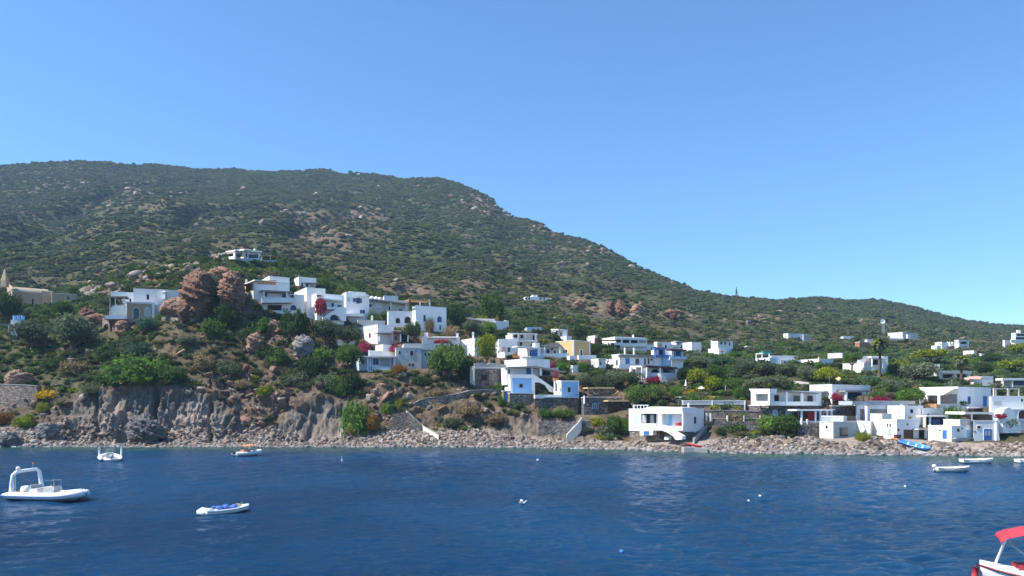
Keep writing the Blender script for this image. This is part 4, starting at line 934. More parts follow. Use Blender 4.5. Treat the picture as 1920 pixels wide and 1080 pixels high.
# stone house S
h = House('stone_house', 'dark stone house with reed awning, brown shutters and thatched pergola', 1098, 778, 12, cat='house')
b = h.block(None, 1095, 1164, 745, 778, STO, dep=6, found=2, rim=.1); b.box('coping', 1094.5, 1165, 743.5, 745.5, -.4, .1, CONC)
b.win(1112, 1121.5, 757.5, 766, GLASS, LBLUE, mull=2); b.win(1140, 1156.5, 757.5, 773, BROWN, BROWN, mull=4); b.box('white_pipe', 1094.2, 1095.6, 742, 757, 0, .15, WH)
b.porch(1140, 1179, 750, 753, 775, 2.6, cols=[1175, 1178], rmat=REED, cmat=BROWN, face='R', cw=1); c = h.block(None, 1163, 1180, 750, 776, STO, dY=1.5, dep=4)
b.box('thatched_pergola', 1102, 1152, 726, 728.5, -4, -.8, REED, 'R')
for x in (1104, 1126, 1151): b.box('pergola_post', x-.5, x+.5, 728.5, 745, -1.2, -1.05, BROWN, 'R')
b.box('rear_wall', 1103, 1152, 729, 745, -4.6, -4.2, STO, 'R')
# hammock and deckchairs
# house T: white sea-front house
h = House('white_house', 'white seafront house on a stone base with outside stair down to the rocks', 1281, 825, 50, Y=127.5)
b = h.block(1179, 1281, 1320, 767, 808, WH, dep=7, found=.2)
s0 = h.block(1180.5, 1281, 1316, 806, 825, STO2, dY=.15, dep=7, found=1.5, name='stone_base', rim=.02)
b.prism('lean_to_roof', [(1199, 768), (1217, 762.5), (1279, 764), (1280, 775.5), (1216, 775.5), (1199, 775)], -3, 1.5, WH, 'L')
b.win(1188, 1197, 777.5, 792, PALEB, WH, mull=1, face='L')
b.box('recess_shade', 1200, 1230, 775.5, 794, 0, .06, DARK, 'L')  # flat dark sheet on the wall, painted shade instead of a real recess
for x0, x1 in ((1204.5, 1212), (1219, 1226)): b.box('curtain', x0, x1, 778, 793, .06, .14, LGREY, 'L')
b.box('loggia_back', 1239.5, 1280, 777, 800, 0, .06, PALEB, 'L'); b.win(1253.5, 1260, 778, 799, LBLUE, NAVY, name='door', face='L'); b.win(1266, 1269, 781, 786, DARK, face='L')
b.box('column', 1234, 1240, 775, 806, .9, 1.5, WH, 'L'); b.box('column', 1278.5, 1281, 775, 806, .9, 1.5, WH, 'L'); b.box('column', 1198.5, 1201, 776, 806, .9, 1.5, WH, 'L')
b.box('terrace', 1199, 1281, 799, 807, 0, 1.5, WH, 'L'); b.box('parapet', 1200, 1229, 794, 800, 1.1, 1.5, WH, 'L')
mb = MB(); p = b.P(1273, 799, .7, 'L')[0] - h.org; mb.box((p.x, p.y, p.z+.35), (1.3, .5, .5), REDM, .8); mb.build('red_sofa', h.root)
b.box('lower_box', 1199.5, 1224, 806.6, 816, .2, 1.5, WH, 'L'); s0.win(1206.6, 1217, 808.5, 814.8, BLUE, face='L'); b.win(1206.6, 1217, 808.5, 814.8, BLUE, WH, face='L')
o_ = b.box('blue_hatch', 1206.6, 1217, 808.3, 814.8, 1.5, 1.56, BLUE, 'L')
b.prism('stair', [(1235, 800), (1242, 797), (1279, 817.5), (1279, 824), (1267, 825), (1262, 818), (1253, 812), (1244, 808), (1235, 806)], 1.6, 2.8, WH, 'L')
b.box('lower_door', 1236.5, 1242.5, 807.5, 823, .1, .3, BROWN, 'L'); b.box('white_chest', 1245.5, 1253.5, 818.5, 824.5, 1.0, 2.0, WH, 'L')
b.prism('curved_parapet', [(1281, 770), (1284, 767), (1292, 764.5), (1304, 764), (1313, 767), (1318, 772), (1320, 776), (1320, 785), (1281, 785)], -.3, .05, WH, 'R')
b.win(1301.5, 1305.5, 781.5, 794, GLASS, WH, arch=True); b.box('drain_spout', 1304, 1305.5, 806, 811, 0, .3, WH, 'R')
for x in (1188.5, 1291): b.chimney(x, 760 if x > 1200 else 763, 768, 3, 1, True)
for i in range(4): b.box('roof_rail_post', 1195 + i*6 - .4, 1195 + i*6 + .4, 759.5, 767, -4, -3.9, WH, 'L')
b.box('roof_rail', 1190, 1216, 759.2, 760.2, -4, -3.9, WH, 'L')
# timber pergola behind it
h = House('pergola', 'dark timber pergola with white end wall behind the seafront house roof', 1222, 764, 8, cat='pergola')
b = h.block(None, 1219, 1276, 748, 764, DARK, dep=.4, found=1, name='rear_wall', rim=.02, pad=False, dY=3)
b.box('beam', 1218, 1274, 744.5, 746.5, .4, 3, BROWN, 'R')
for x in (1220, 1232, 1256, 1258.5, 1272.5): b.box('post', x-.8, x+.8, 746.5, 764, 2.6, 2.9, BROWN, 'R')
b.box('white_end_wall', 1274.5, 1278, 744, 764, 0, 3, WH, 'R')
for i in range(3): b.box('shelf_goods', 1260, 1271, 750 + i*4, 751.5 + i*4, 1.0, 1.8, WH2, 'R')
# terraced walls U
wallrun('terrace_wall', 'upper dark stone terrace wall with long pale blue grey band along its top', [(1281, 759, 770), (1300, 759, 770), (1350, 759, 770), (1398, 760, 771)], STO, .5, Ys=[137.7]*4)
h = House('stone_parapet', 'pale blue grey parapet band running along the top of the terraced stone walls', 1281, 759, 0, Y=137.4, cat='wall')
b = h.block(None, 1281, 1398, 751.5, 759.2, LGREY, dep=1.2, found=0, rim=.05, pad=False, name='masonry')
for x in (1336, 1397): b.box('post', x-.6, x+.6, 752, 771, 0, .2, WH, 'R')
wallrun('terrace_wall', 'lower grey stone terrace wall with white posts and rail on top', [(1320, 770, 790), (1350, 770, 790), (1398, 771, 790), (1428, 772, 790)], STO2, .5, CONC, Ys=[133.6]*4)
h = House('post_and_rail_fence', 'row of short white posts with a thin rail in front of the terraced walls', 1325, 790, 0, Y=133.0, cat='fence')
b = Block(h, h.org.copy(), 0, 1, 1, 1325); mb = MB()
for x in (1325, 1332.5, 1364, 1395, 1426, 1445): b.box('post', x-1.1, x+1.1, 779 if x > 1335 else 775, 790, -.15, .15, WH, 'R')
b.box('rail', 1332, 1445, 784, 784.6, -.05, .05, WH2, 'R')
wallrun('stone_wall', 'brown stone wall at the back of the pebble beach behind the green bushes', [(1340, 790, 801), (1400, 790, 806), (1440, 788, 808), (1500, 792, 808), (1537, 792, 809)], STO, .6)
# house V
h = House('white_house', 'long white two storey house with deep upper loggias over a dark stone floor', 1443, 792, 24)
b = h.block(1404, 1443, 1540, 760, 792, STO, dep=7, found=3, name='stone_floor')
c = h.block(1408, 1443, 1540, 733, 760, WH, dY=.3, dep=7, found=.1, pad=False)
c.porch(1443, 1535, 730.5, 733, 760, 1.6, cols=[1444.5, 1475.5, 1504.5, 1533], rmat=TILE, par=(753, 760.5), slant=6, face='R', cw=4)
c.prism('front_roof', [(1404, 729), (1443, 729), (1443, 738), (1412, 738.5)], 0, 1.6, WH, 'L'); c.box('parapet', 1416, 1443, 752, 760, 1.2, 1.6, WH, 'L')
for x in (1415, 1441.5): c.box('column', x-1.5, x+1.5, 738, 753, 1.2, 1.55, WH, 'L')
c.box('loggia_shade', 1418, 1441, 739, 752, 0, .05, GREYP, 'L'); c.win(1419, 1425, 740, 752, BROWN, face='L')  # grey sheet on the back wall paints the loggia's shade
for a in ((1452, 1460.5, 741, 752, DARK), (1488, 1500, 741.5, 753.5, GLASS), (1514, 1524, 742, 753, BROWN)): c.win(*a)
b.win(1449.5, 1457.5, 769, 785, LBLUE, WH, arch=True); b.win(1475, 1484, 770.5, 786, LBLUE, WH, name='door'); b.win(1495.5, 1502, 771, 780, BROWN, WH)
b.box('pink_stone', 1424, 1442, 762, 771, 0, .06, STO2, 'L')
h = House('white_veranda', 'white framed ground floor veranda with red curtain in front of the long house', 1500, 794, 12, cat='veranda')
b = h.block(None, 1497, 1566, 768, 797, STO, dep=3, found=1, name='rear_wall')
b.porch(1494, 1562, 767.5, 770.5, 793, 3, cols=[1504, 1530, 1539, 1552, 1560], rmat=WH, par=(789, 794), face='R', cw=2)
b.box('red_curtain', 1516, 1528, 773, 789, 1.2, 1.3, REDM, 'R'); b.win(1531, 1536, 774, 789, NAVY); b.win(1544, 1552, 773.5, 789, GLASS, WH)
for x in (1504, 1514.5): b.box('railing_post', x-1, x+1, 786, 796, 3.2, 3.5, WH, 'R')
wallrun('stone_wall', 'brown stone wall under the white veranda left of the concrete boathouse', [(1495, 796, 814), (1538, 796, 812)], STO, .5, Ys=[126.5, 126.5])
# upper house behind V
h = House('white_house', 'white flat topped house with navy shaded terrace and red bougainvillea on its corner', 1560, 745, 40)
b = h.block(1518, 1560, 1632, 721, 752, WH, dep=8, found=5, yaw=36)
b.porch(1585, 1630, 732, 735, 752, 1.8, cols=[1588, 1628], rmat=TILE, par=(748.5, 756), face='R', cw=2.4); b.win(1590, 1616, 736, 748, NAVY); b.box('slanting_panel', 1560, 1584, 742, 757, .5, 1.2, WH, 'R')
b.box('eaves', 1518, 1545, 733, 735.5, 0, 1.5, TILE, 'L')
# concrete boathouse
h = House('boathouse', 'pale concrete boathouse with barred grey window on the pebble beach', 1562, 822, 40, cat='boathouse')
b = h.block(1536.5, 1562, 1606, 791, 822, WH2, dep=5, found=2); b.box('shade_panel', 1562.5, 1605.5, 793, 822, 0, .04, GREYP, 'R')  # grey sheet over the right face is its shade, painted on
b.win(1574.5, 1590, 801.5, 818, GLASS, LGREY, mull=4); b.win(1548, 1551.5, 798, 803, DARK, face='L')
c = h.block(1540, 1580, 1586, 780.5, 793, LGREY, dY=2.5, dep=3, found=1, pad=False); b.box('white_post', 1581, 1587.5, 780, 792, -.6, 0, WH, 'R'); b.box('tan_stone_panel', 1588, 1605, 780, 792, -3, -2.6, STO2, 'R')
# stone + arch connector
h = House('stone_fronted_house', 'white arcaded house with tan stone panels above the boathouse', 1612, 790, 20)
b = h.block(None, 1560, 1606, 761, 790, STO, dep=5, found=4, dY=3); b.win(1572, 1574, 769, 773, DARK); b.box('tan_panel', 1588, 1604, 763, 786, 0, .05, STO2)
c = h.block(None, 1606, 1664, 758, 796, WH, dep=5, found=4, dY=1.5); c.win(1613, 1625, 767, 792, STO2, WH); c.box('grey_recess_shade', 1631, 1662, 767, 780, 0, .06, TILE); c.box('white_buttress', 1626, 1631, 762, 798, 0, .8, WH, 'R')  # grey sheet is painted recess shade, the wall behind is flat
c.box('upper_terrace', 1598, 1668, 752, 759.5, -3, .2, LGREY, 'R')
# W1-W4
h = House('white_house', 'stepped bare white house walls falling to the shore right of the boathouse', 1654, 815, 30)
b = h.block(1632, 1654, 1672, 776, 815, WH2, dep=5, found=3); b.win(1634, 1637, 780, 786, LGREY, face='L')
d = h.block(1606, 1632, 1640, 790, 816, WH, yaw=50, dY=.5, dep=4)
d.prism('sloping_wall', [(1604, 790), (1617, 793), (1622, 806), (1616, 812), (1604, 806)], 0, .5, WH, 'L')
h = House('boathouse', 'white boathouse with brown double doors beside the blue rowing boat', 1681, 823, 28, cat='boathouse')
b = h.block(1653, 1681.5, 1723, 787, 823, WH, dep=7, found=2)
b.win(1694.5, 1712.5, 805.5, 823, BROWN, WH, name='door'); b.win(1663, 1665, 794, 800.5, DARK, face='L'); b.win(1667.5, 1670, 794, 800.5, DARK, face='L'); b.win(1665, 1671, 804, 817, LGREY, face='L'); b.win(1700.5, 1703, 794, 797, DARK); b.win(1683.5, 1686.5, 804, 808, DARK)
b.porch(1722, 1744, 804, 806, 822, 1, cols=[1737], rmat=WH2, face='R')
b.box('brown_hatch', 1681, 1690, 815, 822, .3, .8, BROWN, 'R')
h = House('white_house', 'white flat house with small dark window above the brown doored boathouse', 1697, 788, 28)
b = h.block(1664, 1696, 1731, 761, 790, WH, dep=6, found=4); b.box('parapet_back', 1692, 1727, 757.5, 763, -2, -1.6, LGREY, 'R'); b.win(1707, 1712, 767.5, 774.5, GLASS, WH); b.win(1683, 1685, 773, 775, DARK, face='L'); b.win(1704, 1709, 781, 786, WOOD)
for a in ((1706, 1712), (1716, 1722)): b.win(a[0], a[1], 758.5, 760.5, DARK)
c = h.block(None, 1730, 1769, 765.5, 792, WH, dY=1, dep=5); c.win(1739, 1742, 775.5, 778, DARK); c.box('underside_shade', 1731, 1768, 780.5, 792, 0, .06, DARK)  # dark sheet on the wall paints the shade below the parapet
h = House('long_white_roof', 'long cream terrace roof stretching between the two upper white houses', 1668, 765, 12, cat='house')
b = h.block(None, 1634, 1716, 752, 768, WH2, dep=5, found=3)
# X boat houses
h = House('seafront_house', 'white seafront terrace row with three blue doors and a roof awning', 1784, 828, 20, cat='house')
b = h.block(1740, 1784, 1826, 799, 828, WH, yaw=36, dep=6, found=2); b.win(1767, 1775, 806.5, 822, BLUE, WH, name='door', face='L'); b.win(1760.5, 1763.5, 805.5, 808.5, DARK, face='L')
b.win(1795, 1799, 804, 809.5, DARK, WH); b.win(1812.5, 1820.5, 806, 821.5, LBLUE, WH, name='door'); b.win(1803.5, 1806, 802, 805, NAVY); b.box('bench', 1793, 1832, 821, 823, .4, 1.0, CONC, 'R')
c = h.block(None, 1826, 1872, 789, 828, WH, dY=2.2, yaw=8, dep=6, found=2); c.win(1845, 1859.5, 804.5, 825.5, BLUE, WH, name='door', mull=1); c.win(1832.5, 1838, 798.5, 803, DARK, WH); c.win(1827.5, 1829.5, 808, 811, DARK)
o_ = c.box('door_light', 1847.5, 1851, 808, 817, .08, .11, LGREY, 'R'); c.box('door_light', 1853.5, 1857, 808, 817, .08, .11, LGREY, 'R')
c.prism('buttress', [(1868, 792), (1870, 792), (1875, 827), (1868, 827)], 0, .3, WH, 'R')
d = h.block(1769, 1800, 1824, 787, 800, WH2, yaw=36, dY=2.0, dep=4, found=.5, pad=False); 
c.prism('roof_awning', [(1810, 772), (1862, 773), (1864, 776), (1808, 777)], -5, -.5, WH2, 'R')
for x in (1823, 1862.5): c.box('awning_post', x-.6, x+.6, 776, 790, -1, -.8, WH, 'R')
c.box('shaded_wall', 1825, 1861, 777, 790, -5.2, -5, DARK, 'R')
h = House('veranda_house', 'shaded veranda with navy parasol tucked between white shore buildings', 1747, 798, 14, cat='house')
b = h.block(None, 1736, 1778, 781, 802, WH2, dep=3, found=3); b.box('room_shade', 1738, 1777, 782, 798, 0, .05, DARK)  # dark sheet behind the porch is painted shade, no room is modelled
b.porch(1736, 1778, 779, 781.5, 799, 2.2, cols=[1745, 1776], rmat=WH, face='R', cw=1); b.box('navy_cover', 1749, 1763, 786, 796, 1.0, 1.8, NAVY, 'R')
# Y house
h = House('white_house', 'big white house with deep sunlit veranda and two blue balcony doors', 1796, 770, 28)
b = h.block(1724, 1796, 1858, 725.5, 770, WH, yaw=34, dep=8, found=5)
b.win(1814.5, 1820, 743.5, 757, NAVY, WH); b.win(1844, 1850, 743.5, 761, BLUE, LBLUE, name='door'); b.box('balcony', 1816, 1875, 762.5, 765.5, 0, 1.5, WH, 'R')
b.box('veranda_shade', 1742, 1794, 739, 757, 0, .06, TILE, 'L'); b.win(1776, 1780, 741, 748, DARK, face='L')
b.prism('veranda_roof', [(1724, 727), (1790, 728), (1766, 741), (1737, 741)], 0, 2.0, WH, 'L'); b.box('column', 1758, 1762, 740, 758, 1.6, 2, WH, 'L'); b.box('tan_terrace_wall', 1733, 1756, 757, 765, 1, 1.6, WOOD, 'L')
b.box('underside_shade', 1822, 1870, 765.6, 772, 0, .6, TILE, 'R')  # dark strip paints the shade below the balcony
# Z house
h = House('white_house', 'tall white house with arches and roof frames at the right edge', 1880, 800, 12)
b = h.block(None, 1859, 1960, 743, 790, WH, dep=8, found=5); b.win(1914, 1918, 748, 753, DARK, WH); b.win(1863, 1878, 752, 760, GREYP)
c = h.block(None, 1872, 1960, 768, 812, WH, dY=-3.5, dep=3.5); c.win(1878, 1890, 767, 782, LBLUE, WH, arch=True); c.win(1910, 1925, 769, 785, BROWN, WH, arch=True); c.win(1913, 1925, 790, 800, GREYP)
c.prism('arched_parapet', [(1880, 775), (1884, 766), (1892, 764), (1899, 768), (1903, 776), (1908, 790), (1914, 800), (1914, 812), (1880, 812)], 0, 1.5, WH, 'R')
for x in (1864, 1868, 1890, 1892, 1911): b.box('frame_post', x-.5, x+.5, 729, 744, -1, -.8, WH2, 'R')
b.box('frame_beam', 1863, 1888, 728, 729.3, -1, -.8, WH2, 'R'); b.box('frame_beam', 1890, 1912, 728.5, 729.8, -1, -.8, WH2, 'R')
c.win(1912, 1922, 806, 818, PINKP)
# ------------------------------------------------------------------ ramps, paths and walls on the bank
wallrun('stone_wall', 'curving pale stone wall that carries the path above the brown scrub bank', [(775, 757, 767), (786, 751, 762), (800, 747, 758), (830, 743, 753), (858, 739, 749), (880, 733, 742), (905, 731, 740), (935, 732, 741)], STO2, .6, CONC)
def ramp_(name, label, pts, w, mat, Ys):
    """solid stair ramp along points (px,py)"""
    P_ = [pt(a, b, y) for (a, b), y in zip(pts, Ys or [depth_at(a, b + 3) - .5 for a, b in pts])]; o = P_[0].copy(); root = empty(name, o, label, 'stairs'); mb = MB(); rings = []
    for p in P_:
        rings.append([p - o + Vector((0, -w/2, 0)), p - o + Vector((0, w/2, 0)), p - o + Vector((0, w/2, -2.2)), p - o + Vector((0, -w/2, -2.2))])
    mb.loft(rings, mat); mb.build('ramp', root)
    mb = MB(); n = 14
    for i in range(len(P_)-1):
        for k in range(n):
            q = P_[i].lerp(P_[i+1], (k+.5)/n) - o; d = (P_[i+1]-P_[i]); mb.box((q.x, q.y, q.z + .06), (abs(d.x)/n*1.02, w*.8, .14), mat)
    mb.build('steps', root)
ramp_('stairway', 'straight pale concrete stairway slanting down the bank to the boulders', [(762, 770), (790, 797), (823, 817)], 1.3, WH2, None)
ramp_('stairway', 'curved white stairway coming down beside a stone wall to the beach', [(1090, 783), (1086, 791), (1076, 801), (1062, 816)], 1.0, WH2, [139.9, 139.5, 139.1, 138.6])
ramp_('stairway', 'dark sided concrete stairway going up right of the white seafront house', [(1300, 823), (1312, 811), (1325, 797)], 1.4, CONC, [126, 131, 134])
wallrun('stone_wall', 'dark stone bank wall between the curved white stairway and the shrubs', [(1085, 792, 812), (1092, 789, 811), (1106, 790, 811)], STO, .5, CONC)
wallrun('stone_wall', 'dark stone wall along the back of the beach left of the curved white stairway', [(1010, 790, 808), (1040, 790, 809), (1062, 791, 810), (1084, 792, 811)], STO, .5)
wallrun('stone_wall', 'sunlit buff stone face at the foot of the straight stairway', [(735, 778, 806), (750, 774, 806), (764, 773, 806), (790, 797, 808)], STO2, .6)
P_ = [pt(a, b, depth_at(a, b) - .5) for a, b in ((1692, 825), (1702, 832), (1716, 841), (1736, 850))]; r_ = empty('slipway', P_[0], 'pale concrete slipway running down between the boulders beside the blue boat', 'slipway'); mb = MB()
mb.loft([[p - P_[0] + Vector((-1.3, -.8, .0)), p - P_[0] + Vector((1.3, .8, .0)), p - P_[0] + Vector((1.3, .8, -1.2)), p - P_[0] + Vector((-1.3, -.8, -1.2))] for p in P_], CONC); mb.build('ramp', r_)
wallrun('quay', 'low flat concrete quay at the water edge below the white seafront house', [(1280, 838, 850), (1300, 838.5, 850), (1326, 840, 850)], CONC, 1.8, cat='quay', Ys=[121.6, 121.6, 121.2])

wallrun('garden_wall', 'long pale garden wall on the bare ground left of the wide cream parasol', [(1476, 714, 719), (1500, 715, 720), (1520, 718, 722)], WH2, .4)
wallrun('terrace_wall', 'thin pale stone terrace line on the slope above the teal awning house', [(1440, 650, 653), (1456, 650, 653), (1476, 653, 657), (1466, 657, 660)], CONC, .5)
wallrun('garden_wall', 'low reddish garden wall behind the round yellow green tree', [(1640, 716, 721), (1680, 716, 722), (1720, 714, 720)], STO2, .4)
wallrun('garden_wall', 'low white garden wall between the ochre house and the olive grove', [(1108, 676, 686), (1122, 677, 688), (1134, 680, 691)], WH, .4)
# thin television aerials on some flat roofs
for i, H in enumerate(House.all):
    if i % 3 == 1 and hasattr(H, 'first') and 'house' in H.root.name:
        b = H.first; c = b.C + b.ex*min(b.Lr*.6, 3) + b.ey*min(b.Ll*.5, 2.5); o = H.org; mb = MB(); z = b.zt - .3
        mb.tube([(c.x-o.x, c.y-o.y, z-o.z), (c.x-o.x, c.y-o.y, z-o.z+1.9)], .03, METAL, 5)
        for dz, l in ((1.85, .5), (1.6, .35)): mb.tube([(c.x-o.x-l, c.y-o.y, z-o.z+dz), (c.x-o.x+l, c.y-o.y, z-o.z+dz)], .018, METAL, 4)
        mb.build('aerial', H.root)
LP, LN, LPX, LPY, LROCK, LCLIFF = build_land()
build_water()
# ================================================================== foliage
FM = {
 'green':  foliage('green_leaves', (0.043, 0.076, 0.020), (0.078, 0.129, 0.034), (0.129, 0.190, 0.047), 0.38),
 'bright': foliage('bright_green_leaves', (0.050, 0.106, 0.020), (0.090, 0.168, 0.031), (0.157, 0.246, 0.050), 0.35),
 'dark':   foliage('dark_leaves', (0.030, 0.052, 0.021), (0.052, 0.081, 0.029), (0.081, 0.118, 0.040), 0.38),
 'olive':  foliage('olive_leaves', (0.067, 0.090, 0.047), (0.112, 0.140, 0.078), (0.168, 0.196, 0.112), 0.35),
 'yellow': foliage('yellow_green_leaves', (0.10, 0.14, 0.012), (0.17, 0.21, 0.02), (0.26, 0.28, 0.03)),
 'dry':    foliage('dry_leaves', (0.14, 0.10, 0.055), (0.22, 0.165, 0.09), (0.33, 0.26, 0.15)),
 'rust':   foliage('rusty_leaves', (0.16, 0.07, 0.02), (0.26, 0.13, 0.03), (0.34, 0.2, 0.05)),
 'gold':   foliage('golden_flowers', (0.35, 0.22, 0.01), (0.5, 0.33, 0.01), (0.6, 0.42, 0.03)),
 'pink':   foliage('bougainvillea_flowers', (0.15, 0.02, 0.04), (0.28, 0.03, 0.065), (0.40, 0.07, 0.12)),
 'teal':   foliage('blue_green_leaves', (0.039, 0.095, 0.050), (0.062, 0.134, 0.078), (0.101, 0.190, 0.112)),
 'mac':    foliage('macchia_leaves', (0.07, 0.08, 0.04), (0.112, 0.122, 0.058), (0.16, 0.16, 0.085), 0.4, 0.02),
 'mac_shade':   foliage('macchia_shade_leaves', (0.052, 0.07, 0.05), (0.078, 0.10, 0.066), (0.11, 0.135, 0.08), 0.4, 0.02),  # duller bluish leaves, the shade of the left mountain side put into colour
 'macg':   foliage('macchia_green_leaves', (0.062, 0.085, 0.03), (0.10, 0.13, 0.045), (0.145, 0.17, 0.065), 0.4, 0.02),
}
BARK = simple('bark', (0.13, 0.09, 0.06), (0.07, 0.05, 0.035), 3, .95, .6)
CROWN = {k: [crown('%s_crown' % k, 10*i + j, k, n, l, c, co) for i in range(4)] for j, (k, n, l, c, co) in enumerate(
    (('round', 1700, .060, 34, .66), ('umbrella', 1500, .052, 34, .5), ('cone', 1000, .055, 26, .6), ('low', 1500, .062, 30, .66)))}
REEDM = [reed('reeds', 5), reed('reeds', 6, 200, .5)]
AGAVE = reed('agave_leaves', 8, 60, .9, .05)
def setmat(o, m):
    if not len(o.data.materials): o.data.materials.append(m)
    o.material_slots[0].link = 'OBJECT'; o.material_slots[0].material = m
NP = [0]; TREES = []
def plant(px, yb, yt, w, kind, mat, label, name=None, cat=None, Y=None, trunk=None, group=None):
    """w, yb, yt in photo pixels; crown between yt and yb (or above the trunk)"""
    NP[0] += 1; i = NP[0]
    if Y is None: Y = depth_at(px, yb) 
    p = pt(px, yb, Y); g = float(Hq(p.x, p.y)); k = Y / F
    tree = trunk is not None
    name = name or ('tree' if tree else 'shrub'); cat = cat or ('tree' if tree else 'shrub')
    rx = w/2*k; h = (yb-yt)*k; rz = (i*2.399) % 6.283
    if kind in CROWN: me = CROWN[kind][i % 4]
    elif kind == 'reed': me = REEDM[i % 2]
    else: me = AGAVE
    if tree and trunk > .17: TREES.append((p.x, p.y, rx))
    if tree:
        root = empty(name, (p.x, p.y, min(p.z, g+.1)), label, cat, group); th = h*trunk
        mb = MB(); l = Vector((.12*math.sin(i), .1*math.cos(i*1.7), 1)); z0 = p.z - root.location.z
        r0 = max(.12, rx*.07)
        mb.tube([(0, 0, -.5), (l.x*th*.5, l.y*th*.5, z0 + th*.5), (l.x*th, l.y*th, z0+th), (l.x*th*1.1, l.y*th*1.1, z0 + th + (h-th)*.5)], [r0*1.3, r0, r0*.8, r0*.3], BARK, 7)
        for a in range(5):
            t = a*1.26 + i; mb.tube([(l.x*th*.9, l.y*th*.9, z0+th*.85), (l.x*th + rx*.35*math.cos(t), l.y*th + rx*.35*math.sin(t), z0+th+(h-th)*.25), (l.x*th + rx*.6*math.cos(t), l.y*th + rx*.6*math.sin(t), z0+th+(h-th)*.5)], [r0*.5, r0*.35, r0*.12], BARK, 5)
        mb.build('trunk', root, True)
        c = bpy.data.objects.new('crown', me); link(c, root); c.location = (l.x*th*.9, l.y*th*.9, z0+th); c.scale = (rx, rx, (h-th)/0.92); c.rotation_euler = (0, 0, rz); setmat(c, FM[mat])
        return root
    o = bpy.data.objects.new(name, me); link(o); tag(o, label, cat, group)
    zb = min(p.z, g + .2)
    if mat in ('pink',) or name in ('bougainvillea',): zb = p.z
    o.location = (p.x, p.y, zb - .15); o.scale = (rx, rx, (p.z - zb + h + .15) / 0.92); o.rotation_euler = (0, 0, rz); setmat(o, FM[mat])
    return o
B_ = 'bougainvillea'
